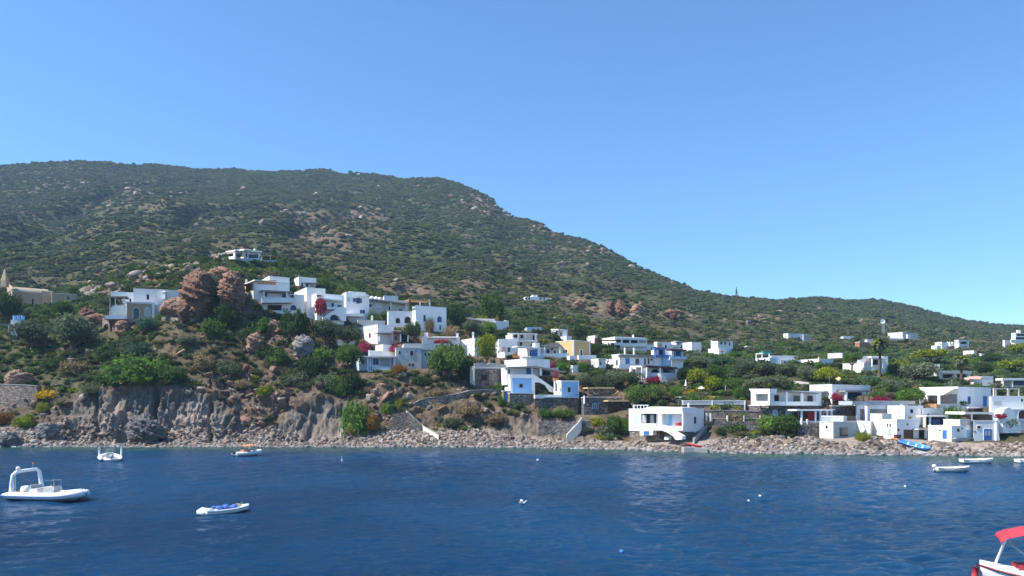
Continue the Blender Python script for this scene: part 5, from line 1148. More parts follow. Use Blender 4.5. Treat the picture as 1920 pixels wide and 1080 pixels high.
PL = [
 (138,658,592,104,'round','olive','large round grey green tree on the slope right of the white hut','tree',.12),
 (60,655,602,84,'round','olive','dense dusky grey tree on the slope just left of the large round grey green tree','tree',.15),
 (265,714,652,140,'low','bright','wide bright green shrub hanging over the top edge of the grey cliff'),
 (322,716,672,60,'low','green','darker green shrub joined to the right of the wide bright green cliff edge shrub'),
 (262,664,636,58,'low','teal','blue green shrub just above the wide bright green cliff edge shrub'),
 (50,797,769,48,'low','yellow','yellow green shrub behind the beach below the grey rubble retaining wall'),
 (8,792,766,40,'low','rust','rust and yellow shrub at the far left behind the beach'),
 (12,605,552,60,'round','dark','dark tree in front of the church nave','tree',.1),
 (118,600,566,52,'round','green','green tree in front of the church annex','tree',.12),
 (152,596,572,30,'low','bright','light green shrub right of the church annex'),
 (276,624,596,44,'round','teal','bushy blue green tree below the beige arched front','tree',.1),
 (206,582,557,52,'round','olive','olive tree standing before the small left wing and veranda of the white house','tree',.25),
 (250,648,622,46,'low','olive','grey green shrub on the slope below the stone terrace wall'),
 (205,672,645,52,'low','dark','dark prickly shrub patch left of the blue green shrub'),
 (396,572,514,46,'round','olive','grey green tree growing between the two red rock masses','tree',.1),
 (411,520,486,9,'cone','dark','small thin dark cypress above the red rocks','tree',.06),
 (452,556,528,20,'cone','dark','dark pointed shrub right of the red rocks'),
 (425,604,556,64,'low','dark','dark green shrub mass spilling down right of the red rocks'),
 (400,626,590,60,'low','green','leafy green shrub mass on the slope under the red rocks'),
 (400,524,494,54,'low','green','green shrub on the crest left of the hilltop villa'),
 (530,528,500,50,'low','green','green shrub on the crest right of the hilltop villa'),
 (440,516,494,40,'low','bright','bright shrub under the hilltop villa terrace'),
 (505,524,503,34,'low','dry','tan dry shrub on the rocky crest below the hilltop villa'),
 (600,542,512,58,'low','green','green shrub bank behind the white cube house roofs'),
 (655,556,528,60,'low','green','green shrub bank sloping down behind the house with navy shutters'),
 (554,652,583,62,'round','dark','dark round evergreen oak below the yellow flanked house','tree',.15),
 (500,615,589,56,'low','bright','bright green shrub left of the dark round evergreen oak'),
 (610,648,600,62,'round','olive','olive tree under the blue arch of the outside stair','tree',.2),
 (652,652,612,60,'round','olive','olive tree left of the small white cube house','tree',.2),
 (600,672,640,56,'low','bright','fresh green shrub below the olive tree of the blue arch'),
 (654,694,646,54,'round','green','round green tree left of the blue shaded veranda','tree',.15),
 (662,734,682,44,'low','dark','dark shrub column under the blue shaded veranda house'),
 (636,738,690,48,'low','green','mid green shrub mass on the bank left of the dark shrub column'),
 (520,680,640,54,'low','green','green shrub clump in the middle of the brown slope'),
 (668,810,733,72,'low','bright','tall bright green creeper mass reaching down to the boulders'),
 (698,812,776,32,'round','rust','orange yellow round shrub at the beach right of the tall green creeper'),
 (662,812,795,44,'low','rust','low rusty shrub at the foot of the tall green creeper'),
 (726,772,746,28,'low','bright','small bright green shrub on the pale bank above the stairway foot'),
 (748,766,742,20,'low','yellow','small yellow green shrub beside the bright one on the pale bank'),
 (702,607,579,34,'reed','green','palm like green shrub below the long dark roofed house'),
 (733,607,583,42,'round','dark','dark green shrub below the long dark roofed house','tree',.1),
 (776,642,604,34,'round','dark','dark tree below the two white arches','tree',.15),
 (758,640,610,30,'low','green','green shrub below the two white arches'),
 (806,622,590,22,'reed','dry','tall dry brown palm like plant in front of the parapet house'),
 (842,634,606,36,'reed','dry','patch of tall dry brown reeds right of the parapet house'),
 (820,640,618,30,'low','dark','dark shrub at the foot of the parapet house corner'),
 (852,614,572,46,'round','dark','dark leafy tree right of the parapet house','tree',.15),
 (842,713,645,86,'round','green','big fig tree in front of the concrete house','tree',.12),
 (876,712,668,46,'round','dark','darker tree joined to the right side of the big fig tree','tree',.12),
 (913,684,629,46,'round','yellow','yellow green pine standing by the white walled house','tree',.12),
 (922,614,553,54,'round','green','tall eucalyptus tree behind the long low house','tree',.2),
 (940,618,570,17,'cone','dark','dark narrow tree at the right side of the tall eucalyptus','tree',.06),
 (884,630,602,36,'round','olive','olive tree in front of the long low house','tree',.2),
 (916,632,604,34,'round','bright','bright green tree right of the olive in front of the long low house','tree',.15),
 (864,618,582,30,'round','green','green tree left of the long low house roof','tree',.15),
 (1088,640,612,34,'round','dark','dark pine right of the cube house with the loggia','tree',.15),
 (1116,668,644,32,'round','green','green tree right of the ochre house','tree',.15),
 (1050,694,673,44,'low','bright','leafy green hedge under the ochre house terrace'),
 (1092,696,672,26,'low','bright','light green shrub at the right end of the ochre house terrace'),
 (1125,736,702,36,'round','olive','small olive tree behind the thatched pergola','tree',.2),
 (1095,732,700,40,'round','olive','olive tree directly right of the sky blue house','tree',.2),
 (1152,730,694,42,'round','olive','round olive tree in the middle of the olive grove','tree',.2),
 (1185,726,697,48,'round','olive','widest olive tree in the grove below the big white house','tree',.2),
 (1120,704,686,50,'low','green','green shrub row along the top of the olive grove'),
 (1138.5,689,666,20,'umbrella','green','small ball shaped tree before the big white house flank','tree',.45),
 (1192,764,722,50,'round','green','big oleander behind the stone house','tree',.05),
 (1228,758,722,46,'round','green','big oleander behind the timber pergola','tree',.05),
 (1268,744,718,34,'reed','bright','clump of tall bright bamboo right of the oleanders','bamboo'),
 (1224,716,700,36,'low','pink','pink bougainvillea at the porch stair of the terrace house',B_),
 (1282,716,690,32,'round','dark','dark tree right of the terrace house with the blue railing','tree',.15),
 (1306,724,692,40,'round','yellow','yellow green citrus tree right of the terrace house','tree',.12),
 (1342,712,684,46,'round','green','broad green tree in the garden left of the long tree row','tree',.15),
 (1336,736,706,40,'round','yellow','yellow green citrus tree lower in the garden','tree',.12),
 (1375,738,710,40,'round','green','green garden tree before the tall banana plants','tree',.12),
 (1310,690,668,44,'round','olive','olive tree below the windowless white cube house','tree',.2),
 (1352,690,670,40,'round','teal','blue green tree below the two level house','tree',.2),
 (1396,706,680,48,'round','olive','left tree of the long grey green row below the teal awning house','tree',.25),
 (1436,706,681,48,'round','olive','middle tree of the long grey green row below the teal awning house','tree',.25),
 (1474,706,682,48,'round','olive','right tree of the long grey green row below the teal awning house','tree',.25),
 (1512,714,688,40,'round','olive','grey tree between the long tree row and the yellow green one','tree',.25),
 (1456,730,704,46,'round','olive','grey green tree right behind the long loggia house','tree',.2),
 (1420,730,708,40,'round','olive','grey green tree behind the left end of the long loggia house','tree',.2),
 (1386,748,718,30,'reed','bright','tall banana plants left of the long loggia house','banana_plant'),
 (1548,720,689,54,'round','yellow','round yellow green tree behind the white flat topped house','tree',.1),
 (1406,748,722,30,'round','dark','dark shrub at the left end of the long loggia house'),
 (1445,818,778,50,'round','bright','light green leafy shrub on the beach before the stone floor','tree',.02),
 (1476,818,777,48,'round','green','darker green leafy shrub on the beach before the stone floor','tree',.02),
 (1378,806,787,44,'low','green','green shrub below the row of white posts'),
 (1350,814,796,24,'low','dark','small dark shrub at the foot of the dark sided stairway'),
 (1618,826,806,38,'reed','yellow','yellow green grass clump on the beach right of the concrete boathouse','grass_clump'),
 (1597,699,664,42,'umbrella','bright','umbrella pine before the white house with broad sunlit wall','tree',.45),
 (1747,688,656,78,'umbrella','yellow','wide yellow green pine on the slope left of the white house with palm','tree',.25),
 (1724,714,682,84,'round','olive','broad rounded dusky tree below the wide yellow green pine','tree',.1),
 (1692,700,675,32,'round','yellow','light yellow green tree right of the first palm','tree',.12),
 (1676,708,682,28,'round','olive','grey tree between the palm and the broad rounded tree','tree',.15),
 (1842,706,680,38,'round','dark','dark tree right of the second palm','tree',.15),
 (1858,686,664,40,'round','dark','dark tree on the slope below the villa with window bands','tree',.15),
 (1904,702,676,62,'umbrella','yellow','yellow green pine at the right edge','tree',.2),
 (1908,664,644,34,'round','yellow','yellow green tree under the villa with window bands','tree',.15),
 (1630,714,700,44,'low','teal','blue green shrub in front of the first palm'),
 (1582,712,695,34,'low','yellow','yellow green shrub below the umbrella pine'),
 (1710,757,729,54,'round','bright','round bright green fig tree left of the big white veranda house','tree',.08),
 (1647,744,724,32,'reed','bright','green banana plants behind the long cream terrace roof','banana_plant'),
 (1786,788,754,42,'reed','bright','mass of bright bamboo above the shore terrace row','bamboo'),
 (1794,764,750,40,'round','green','green shrub in front of the big white veranda house','tree',.05),
 (1888,816,782,34,'round','green','small green tree beside the shore terrace row at the right','tree',.25),
 (1876,782,772,24,'low','pink','pink bougainvillea above the small green tree at the right',B_),
 (1650,752,738,34,'low','pink','dark pink bougainvillea on the terrace left of the round fig tree',B_),
 (1570,748,731,26,'low','pink','red bougainvillea on the corner of the white flat topped house',B_),
 (1742,758,742,30,'low','rust','rusty brown climber right of the round fig tree'),
 (1119,796,776,32,'low','yellow','yellow green shrub on the bank below the stone house'),
 (1152,816,780,40,'round','green','tall green shrub left of the white seafront house','tree',.02),
 (1170,818,786,26,'round','bright','bright shrub touching the left wall of the white seafront house','tree',.02),
 (1130,812,790,34,'low','olive','grey green shrub on the bank below the brown shutters'),
 (1022,779,760,34,'low','green','green shrub under the left part of the sea wall'),
 (1056,779,758,50,'low','green','green shrub row under the right part of the sea wall'),
 (941,762,731,16,'low','bright','green creeper on the wall left of the tall blue door'),
 (934,727,713,20,'low','bright','green weeds at the foot of the roofless ruin'),
 (601,595,559,26,'round','pink','tall pink bougainvillea on the white stepped house wall',B_),
 (682,656,634,26,'low','pink','pink bougainvillea below the small white cube house',B_),
 (739,657,641,20,'low','pink','deep pink bougainvillea above the grey concrete house',B_),
 (830,643,633,38,'low','pink','reddish bougainvillea row on the long white parapet',B_),
 (1042,712,696,11,'round','pink','small red bougainvillea on top of the blue and white block',B_),
 (1036,690,672,12,'low','pink','pink bougainvillea at the left end of the ochre house hedge',B_),
 (1074,682,670,14,'low','pink','pink bougainvillea below the white buttress of the ochre house',B_),
 (152,592,576,22,'low','pink','pink bougainvillea right of the church annex',B_),
 (950,622,613,16,'low','pink','dark red bougainvillea right of the long low house',B_),
 (1322,748,739,56,'low','gold','bright golden flower bed on top of the terraced stone walls','flower_bed'),
 (1294,738,727,24,'low','gold','small golden flower bush next to the bamboo','flower_bush'),
 (88,745,722,44,'low','gold','yellow flowering shrub right of the rubble retaining wall','flower_bush'),
 (80,770,748,26,'low','yellow','yellow green shrub low beside the rubble retaining wall'),
 (748,702,678,44,'reed','rust','yellow and brown spiky agave clump below the concrete house','agave'),
 (470,640,606,58,'low','dark','dark shrub mass on the slope under the second red crag'),
 (500,668,640,50,'low','dark','dark shrub clump right of the tan rock knob'),
 (586,700,655,56,'low','dark','dark shrub mass right of the pale grey rock face'),
 (612,726,690,50,'low','olive','grey green shrub above the cliff at its right end'),
 (556,716,686,50,'low','olive','prickly grey green shrub above the right half of the cliff'),
 (430,700,668,54,'low','olive','grey green shrub above the middle of the cliff'),
 (380,690,655,50,'low','dry','tan dry shrub right of the bright cliff edge shrub'),
 (350,645,620,46,'low','olive','grey green shrub below the low pale stone wall'),
 (456,726,706,44,'low','dry','dry brown shrub just above the cliff edge'),
 (500,738,715,40,'low','yellow','yellowish shrub above the scree between the cliff parts'),
 (140,700,668,60,'low','dry','brown dry shrub patch on the slope above the left cliff'),
 (200,712,690,44,'low','green','green shrub left of the wide bright cliff edge shrub'),
 (100,690,660,50,'low','dark','dark shrub patch below the two round trees'),
 (170,735,712,36,'low','olive','small grey green shrub on top of the left cliff end'),
 (790,720,700,44,'low','dark','dark shrub below the concrete house'),
 (820,742,722,50,'low','dry','dry brown shrub on the bank below the big fig tree'),
 (880,775,752,60,'low','dry','wide dry brown shrub under the curving pale stone wall'),
 (930,790,766,50,'low','dry','dry tan shrub bank below the tall blue door'),
 (850,800,776,50,'low','olive','grey green shrub low on the bank right of the straight stairway'),
 (514,486,464,15,'cone','dark','dark pine at the right end of the hilltop villa','tree',.25),
 (547,505,491,11,'cone','dark','small dark conifer on the crest right of the hilltop villa','tree',.06),
 (580,507,484,13,'cone','dark','taller dark conifer on the crest right of the hilltop villa','tree',.06),
 (1381,556,540,6,'cone','dark','lone dark conifer on the saddle against the sky','tree',.1),
 (657,326,320,10,'round','mac','tiny lone tree on the mountain skyline','tree',.2),
]
FRONT = {'tall pink bougainvillea on the white stepped house wall': (594, 600, -1.2), 'pink bougainvillea below the small white cube house': (691, 690, 2.5), 'deep pink bougainvillea above the grey concrete house': (745, 693, 3.2),
 'small red bougainvillea on top of the blue and white block': (1001, 745, .6), 'pink bougainvillea below the white buttress of the ochre house': (1076, 672, -3), 'red bougainvillea on the corner of the white flat topped house': (1560, 745, -2.6),
 'dark pink bougainvillea on the terrace left of the round fig tree': (1668, 765, 2.5), 'reddish bougainvillea row on the long white parapet': (889, 668, .3), 'pink bougainvillea above the small green tree at the right': (1880, 800, -5),
 'pink bougainvillea at the porch stair of the terrace house': (1215, 712, -2.5), 'pink bougainvillea at the left end of the ochre house hedge': (1042, 690, -4), 'olive tree standing before the small left wing and veranda of the white house': (287, 599, -1),
 'yellow green pine standing by the white walled house': (900, 684, -1), 'bright green shrub left of the dark round evergreen oak': (500, 610, -2), 'palm like green shrub below the long dark roofed house': (695, 600, 0), 'dark green shrub below the long dark roofed house': (733, 602, 0)}
FRONT['umbrella pine before the white house with broad sunlit wall'] = (1620, 700, -3)
FRONT['lone dark conifer on the saddle against the sky'] = (1381, 562, 0)
GRP = {'bougainvillea': 'bougainvillea around the village'}
for e in PL:
    px, yb, yt, w, kind, mt, lab = e[:7]; nm = e[7] if len(e) > 7 else None; tr = e[8] if len(e) > 8 else None
    cat = {'tree': 'tree', 'bougainvillea': 'bougainvillea', 'bamboo': 'bamboo', 'banana_plant': 'banana plant', 'grass_clump': 'grass', 'flower_bed': 'flowers', 'flower_bush': 'shrub', 'agave': 'agave', None: 'shrub'}[nm]
    fr = FRONT.get(lab)
    plant(px, yb, yt, w, kind, mt, lab, nm, cat, Y=depth_at(fr[0], fr[1]) + fr[2] if fr else None, trunk=tr, group=GRP.get(nm))
# palms
def palm(px, yb, yt, rpx, label, seed, Y):
    Y = Y; p = pt(px, yb, Y); k = Y/F; g = float(Hq(p.x, p.y)); R_ = rpx*k; h = (yb-yt)*k - R_*.55; TREES.append((p.x, p.y, 1.5))
    root = empty('palm_tree', (p.x, p.y, min(g, p.z)), label, 'palm tree', 'palms on the right slope'); dz = p.z - min(g, p.z); rng = random.Random(seed)
    mb = MB(); pts = [(.25*math.sin(t*2), 0, -.5 + (h+dz+.5)*t) for t in [i/6 for i in range(7)]]; mb.tube(pts, [.42, .34, .3, .28, .28, .32, .45], BARK, 8); mb.build('trunk', root, True)
    top = Vector(pts[-1]); mb = MB(); md = MB()
    for i in range(100):
        a = rng.random()*6.283; el = rng.uniform(-.9, 1.25); L = R_*rng.uniform(.85, 1.1); d = Vector((math.cos(a), math.sin(a), 0)); tgt = md if el < -.45 else mb; mt = FM['dry'] if el < -.45 else FM['olive' if i % 3 else 'yellow']
        P_ = []; q = top.copy(); e_ = el
        for s in range(8): P_.append(q.copy()); q = q + (d*math.cos(e_) + Vector((0, 0, math.sin(e_))))*(L/7); e_ -= .24
        sd_ = d.cross(Vector((0, 0, 1)))
        for s in range(1, 7):
            t = (P_[s+1]-P_[s-1]).normalized()
            for sg in (-1, 1):
                for u in (0, .5):
                    b0 = P_[s].lerp(P_[s+1] if s < 7 else P_[s], u); l = L*.22*(1-.1*abs(s-3)); e0 = b0 + (sd_*sg*.8 + t*.6 + Vector((0, 0, -.35)))*l
                    tgt.add([b0, b0 + t*.30, e0], [(0, 1, 2)], mt)
        for s in range(7): tgt.add([P_[s] - sd_*.05, P_[s] + sd_*.05, P_[s+1] + sd_*.04, P_[s+1] - sd_*.04], [(0, 1, 2, 3)], mt)
    mb.build('crown', root); md.build('dead_fronds', root)
palm(1648, 697, 632, 19, 'tall palm with drooping brown lower fronds, right of the umbrella pine', 3, depth_at(1648, 706))
palm(1801, 704, 665, 17, 'shorter greyish palm behind the long low white house on the right', 9, depth_at(1801, 716))

# ------------------------------------------------------------------ red rock outcrop and single boulders
def rockmat(name, cs, seed=0, scale=.8):
    m, nt, bs, out = newmat(name); bs.inputs['Roughness'].default_value = .92
    oi = nt.nodes.new('ShaderNodeObjectInfo'); wp = worldpos(nt, (1, 1, 2.2)); n = N(nt, 'ShaderNodeTexNoise', Scale=scale, Detail=9.0, Roughness=.7); nt.links.new(wp, n.inputs['Vector'])
    a = N(nt, 'ShaderNodeMath', operation='MULTIPLY_ADD'); a.inputs[1].default_value = .72; nt.links.new(oi.outputs['Random'], a.inputs[0])
    k = N(nt, 'ShaderNodeMath', operation='MULTIPLY'); k.inputs[1].default_value = .42; nt.links.new(n.outputs['Fac'], k.inputs[0]); nt.links.new(k.outputs[0], a.inputs[2])
    r = ramp(nt, a.outputs[0], [(.12 + .76*i/(len(cs)-1), c) for i, c in enumerate(cs)]); nt.links.new(r.outputs[0], bs.inputs['Base Color'])
    b = N(nt, 'ShaderNodeBump', Strength=.9, Distance=.35); nt.links.new(n.outputs['Fac'], b.inputs['Height']); nt.links.new(b.outputs[0], bs.inputs['Normal']); return m
RED = rockmat('red_rock', [(0.07, 0.034, 0.024), (0.155, 0.078, 0.05), (0.235, 0.125, 0.08), (0.31, 0.19, 0.135)])
BEACH = rockmat('beach_stone', [(0.045, 0.036, 0.03), (0.12, 0.09, 0.07), (0.22, 0.17, 0.135), (0.35, 0.295, 0.245)], 0, 1.2)
MTN = rockmat('hill_stone', [(0.08, 0.055, 0.04), (0.15, 0.105, 0.078), (0.22, 0.165, 0.13), (0.28, 0.24, 0.2)], 0, .25)
GREYR = rockmat('grey_rock', [(0.07, 0.068, 0.07), (0.14, 0.13, 0.13), (0.22, 0.2, 0.19), (0.30, 0.27, 0.25)])
def bigrock(px, py0, py1, w, mat, label, seed, Y=None, layered=True, depth=1.0, name='rock'):
    Y = Y or depth_at(px, py1); k = Y/F; c = pt(px, (py0+py1)/2, Y); rx = w/2*k; rz = (py1-py0)/2*k
    v, f = ico(5) if w > 34 else ico(4)
    rng = np.random.RandomState(seed)
    for _ in range(9):
        nn = rng.randn(3); nn[2] *= .5; nn /= np.linalg.norm(nn); t = .62 + .25*rng.rand(); q = v @ nn; v = v - np.outer(np.maximum(q-t, 0), nn)
    v = v * np.array([rx, max(rx*.7, rz*.6)*depth, rz]) * 1.15
    for sc_, am in ((2.4, .55), (1.0, .26), (.45, .1)):
        wq = .7*noise3(v[:, 0]/sc_, v[:, 1]/sc_, v[:, 2]/sc_, seed+5); d1 = 2*cells(v[:, 0]/sc_ + wq + .3*v[:, 2]/sc_, v[:, 1]/sc_ + wq, v[:, 2]/sc_*1.5 + wq - .35*v[:, 0]/sc_, seed) - 1
        nv = v/np.maximum(np.linalg.norm(v, axis=1, keepdims=True), .1); v = v + nv*(am*d1*min(1, rx/3))[:, None]
    if layered:
        hgt = v[:, 2] + .35*v[:, 0] + .5*noise3(v[:, 0]/3, v[:, 1]/3, 0, seed+1)
        cell = np.floor(hgt/.8); off = (np.sin(cell*12.9898+seed)*43758.5453) % 1
        L_ = (hgt/.8) % 1
        k_ = (.80 + .28*off) * (1 - .16*(np.abs(L_-.5) > .40)); v[:, :2] *= (1 + (k_-1)*min(1, .55 + rx/9))[:, None]
    me = mesh_np(name, v, f, [mat], smooth=False); o = link(bpy.data.objects.new(name, me)); o.location = c; tag(o, label, 'rock'); return o
bigrock(368, 512, 596, 62, RED, 'biggest layered red rock crag, right of the beige arched front', 3)
bigrock(335, 562, 600, 50, RED, 'tilted reddish slab leaning left of the biggest red crag', 5, layered=False)
bigrock(436, 514, 590, 46, RED, 'second tall layered red crag, standing left of the yellow flanked house', 8)
bigrock(345, 570, 606, 30, RED, 'lower red boulder under the biggest red crag', 11)
bigrock(412, 505, 540, 40, RED, 'top red rock joining the two crags behind the grey green tree', 14)
bigrock(178, 588, 612, 32, RED, 'reddish boulder beside the stone terrace wall left of the white house', 21)
bigrock(160, 578, 600, 30, RED, 'brown boulder behind the large round grey green tree', 22)
bigrock(230, 605, 628, 28, RED, 'pale brown boulder below the stone terrace wall', 23)
bigrock(36, 698, 722, 50, RED, 'reddish rock on top of the rubble retaining wall', 24)
bigrock(92, 795, 822, 38, GREYR, 'big dark boulder on the beach at the far left', 25, layered=False)
bigrock(14, 812, 836, 40, GREYR, 'dark wet boulder at the waterline at the far left', 26, layered=False)
bigrock(515, 604, 628, 30, RED, 'orange rock knob under the bright green shrub', 27)
bigrock(476, 628, 660, 34, RED, 'tan rock knob in the middle of the brown slope', 28)
bigrock(567, 625, 672, 34, GREYR, 'pale grey rock face under the dark round evergreen oak', 29)
bigrock(268, 785, 838, 64, GREYR, 'grey rock spur jutting to the sea below the cliff cleft', 31, Y=140)
bigrock(1146, 566, 590, 16, RED, 'reddish crag on the right hillside, left of the larger group', 41); bigrock(1165, 564, 594, 22, RED, 'tallest reddish crag on the right hillside', 42); bigrock(1195, 570, 590, 22, RED, 'reddish crag right of the tallest hillside crag', 43)
bigrock(1085, 564, 582, 28, RED, 'reddish crag farthest left on the right hillside', 44); bigrock(1262, 582, 598, 36, RED, 'wide reddish crag group farthest right on the hillside', 45)

# ------------------------------------------------------------------ uncountable cover
rng = np.random.RandomState(12)
ar = np.linalg.norm(np.cross(np.gradient(LP, axis=0), np.gradient(LP, axis=1)), axis=-1)
vv = LP[..., 1] - ysh(LPX)
inv = (LPX > -260) & (LPX < 2200)
crest = np.ones_like(vv)
def inpad(x, y, m=.3):
    r = np.zeros(x.shape, bool)
    for (cx, cy, ax, ay, bx, by, la, lb, zb) in PADS:
        dx = x-cx; dy = y-cy; a = dx*ax+dy*ay; b = dx*bx+dy*by; r |= (a > -m-1.8) & (a < la+m) & (b > -m-(4.2 if cx > 5 else 2.4)) & (b < lb+m)
    for (tx, ty, tr) in TREES: r |= (np.abs(x - tx*y/ty) < tr*.8) & (y > ty-4) & (y < ty+tr*.5)
    return r
def sample(dens, n_cap):
    lam = ar*dens*inv; tot = lam.sum(); n = int(min(tot, n_cap)); p = (lam/lam.sum()).ravel(); idx = rng.choice(len(p), n, p=p)
    j = rng.rand(n, 2) - .5; P_ = LP.reshape(-1, 3)[idx]; i0, i1 = np.unravel_index(idx, lam.shape)
    a = LP[np.clip(i0+1, 0, lam.shape[0]-1), i1] - P_; b = LP[i0, np.clip(i1+1, 0, lam.shape[1]-1)] - P_
    print('sample', int(tot), n); return P_ + a*j[:, :1] + b*j[:, 1:], idx
patch = fbm(LP[..., 0]/14, LP[..., 1]/14, 0.2, 3, 301); patch2 = fbm(LP[..., 0]/30, LP[..., 1]/30, 0.2, 3, 305)
nearm = (LP[..., 1] < 270)
# near shrubs
slopebare = ((LPX > 300) & (LPX < 640) & (LPY > 600)).astype(float)
dn = nearm * sstep(6.5, 9, vv) * (1-sstep(.25, .5, LCLIFF)) * (1 - .78*LROCK) * (0.5 + .45*sstep(-.3, .3, patch)) * (1 - .15*slopebare) * (1 - .6*sstep(175, 190, LP[..., 1])*rockzone(LPX, LPY)) * (0.35 + 0.65*sstep(9, 18, vv) * (LPX < 1300) + 0.65*(LPX >= 1300))
Pn, idx = sample(dn, 40000); keep = ~inpad(Pn[:, 0], Pn[:, 1]); Pn = Pn[keep]; idx = idx[keep]; n = len(Pn)
pxn = LPX.ravel()[idx]; pyn = LPY.ravel()[idx]; q = rng.rand(n) + .5*patch2.ravel()[idx]
dryb = np.where((pxn > 300) & (pxn < 1300) & (pyn > 600), .36, .1); dryb = np.where((pyn > 735), np.where(pxn < 1300, .5, .3), dryb)
kindv = np.select([q < -.1 + dryb, q < .28 + dryb*.8, q < .62, q < .85], [3, 1, 0, 2], 4)
kindv = np.where(rng.rand(n) < .03, 5, kindv); rt = (pxn > 1270) & (LP[..., 1].ravel()[idx] < 300) & (pyn < 770); kindv = np.where(rt & (rng.rand(n) < .13), 6, kindv); kindv = np.where(rt & (rng.rand(n) < .12), 7, kindv)
small = [crown('shrub_a', 51, 'low', 330, .115, 16, .66), crown('shrub_b', 52, 'low', 330, .115, 14, .66), crown('shrub_c', 53, 'round', 340, .12, 16, .6), reed('tuft', 54, 70, .6, .05), crown('shrub_d', 55, 'low', 300, .12, 12, .62), crown('shrub_e', 56, 'low', 300, .11, 12, .6), crown('shrub_f', 57, 'round', 420, .10, 18, .6), crown('shrub_g', 58, 'round', 420, .10, 18, .6)]
src = list(zip(small, [FM['green'], FM['olive'], FM['dark'], FM['dry'], FM['macg'], FM['yellow'], FM['bright'], FM['olive']]))
s = (0.55 + .9*rng.rand(n)**1.6) * np.select([kindv == 3, kindv == 6, kindv == 7], [.8, 1.0, 1.15], 1.0) * np.where(LP[..., 1].ravel()[idx] > 190, 1.35, 1.0)
scatter('slope_shrubs', Pn - np.array([0, 0, .1]), np.stack([s, s, s*(.7+.5*rng.rand(n))], 1), np.stack([0*s, 0*s, rng.rand(n)*6.28], 1), kindv, src, 'tangled green and dry shrubs covering the slopes around the village', 'shrubs')
# hillside macchia
farm = sstep(235, 275, LP[..., 1]); RZ = rockzone(LPX, LPY)
dens = farm * (1 - .45*np.clip(RZ*1.3, 0, 1)) * (0.12 + .11*sstep(-.35, .3, fbm(LP[..., 0]/40, LP[..., 1]/40, .1, 4, 401))) * (0.75 + .25*(LPX < 900))
dens = dens * np.where(LP[..., 1] < 420, 1.5, 1.0)
Pf, idx = sample(dens, 240000); keep = ~inpad(Pf[:, 0], Pf[:, 1]); Pf = Pf[keep]; idx = idx[keep]; n = len(Pf)
yf = Pf[:, 1]; s = (1.0 + 1.7*rng.rand(n)**2.0) * np.interp(yf, [250, 420, 900], [.85, 1.1, 1.5])
far = [crown('macchia_a', 61, 'low', 110, .20, 12, .85), crown('macchia_b', 62, 'low', 110, .2, 12, .85), crown('macchia_c', 63, 'round', 120, .2, 12, .85), crown('macchia_d', 64, 'low', 110, .2, 12, .85)]
kv = np.where(rng.rand(n) + .6*fbm(Pf[:, 0]/60, Pf[:, 1]/60, 0, 3, 409) < .45, 1, 0); kv = np.where(rng.rand(n) < .05, 2, kv); kv = np.where(rng.rand(n) < np.interp(960 + F*Pf[:, 0]/Pf[:, 1], [100, 900], [.75, .2]), 3, kv)  # last kind, more frequent to the left, paints that side's shade
scatter('hillside_scrub', Pf - np.array([0, 0, .2]), np.stack([s, s, s*(.6+.4*rng.rand(n))], 1), np.stack([0*s, 0*s, rng.rand(n)*6.28], 1), kv, list(zip(far, [FM['mac'], FM['macg'], FM['dark'], FM['mac_shade']])), 'dense low scrub covering the mountain', 'scrub')
# loose rocks on hill
dens = farm * (0.0002 + .006*np.clip(RZ - .25, 0, 1)) + (sstep(176, 190, LP[..., 1]) * (LP[..., 1] < 262) * (LPX < 520)) * (.003 + .10*np.clip(RZ - .1, 0, 1))
Pr, idx = sample(dens, 9000); keep = ~inpad(Pr[:, 0], Pr[:, 1]); Pr = Pr[keep]; n = len(Pr); s = (.5 + 1.3*rng.rand(n)**2.2) * np.interp(Pr[:, 1], [180, 260, 900], [.75, 1.2, 2.3])
rks = [rockmesh('loose_rock_%d' % i, 70+i, 2, .55) for i in range(5)]
scatter('hillside_rocks', Pr, np.stack([s, s, s*.9], 1), rng.rand(n, 3)*np.array([.6, .6, 6.28]), rng.randint(0, 5, n), [(m, MTN) for m in rks], 'reddish grey rocks showing through the mountain scrub', 'rocks')
# near rocks on the bank and cliffs
dens = nearm * sstep(5, 9, vv) * (.05 + .20*np.clip(LROCK, 0, 1)) * (LPX < 1300) * (LP[..., 1] < 180) * (1 - sstep(.3, .6, LCLIFF))
Pr, idx = sample(dens, 5000); keep = ~inpad(Pr[:, 0], Pr[:, 1]); Pr = Pr[keep]; n = len(Pr); s = .22 + .85*rng.rand(n)**2.5
rks = [rockmesh('bank_rock_%d' % i, 80+i, 2, .5) for i in range(5)]
scatter('bank_rocks', Pr, np.stack([s, s, s*.9], 1), rng.rand(n, 3)*np.array([.8, .8, 6.28]), rng.randint(0, 5, n), [(m, RED if i < 2 else MTN) for i, m in enumerate(rks)], 'brown rocks scattered over the bank above the beach', 'rocks')
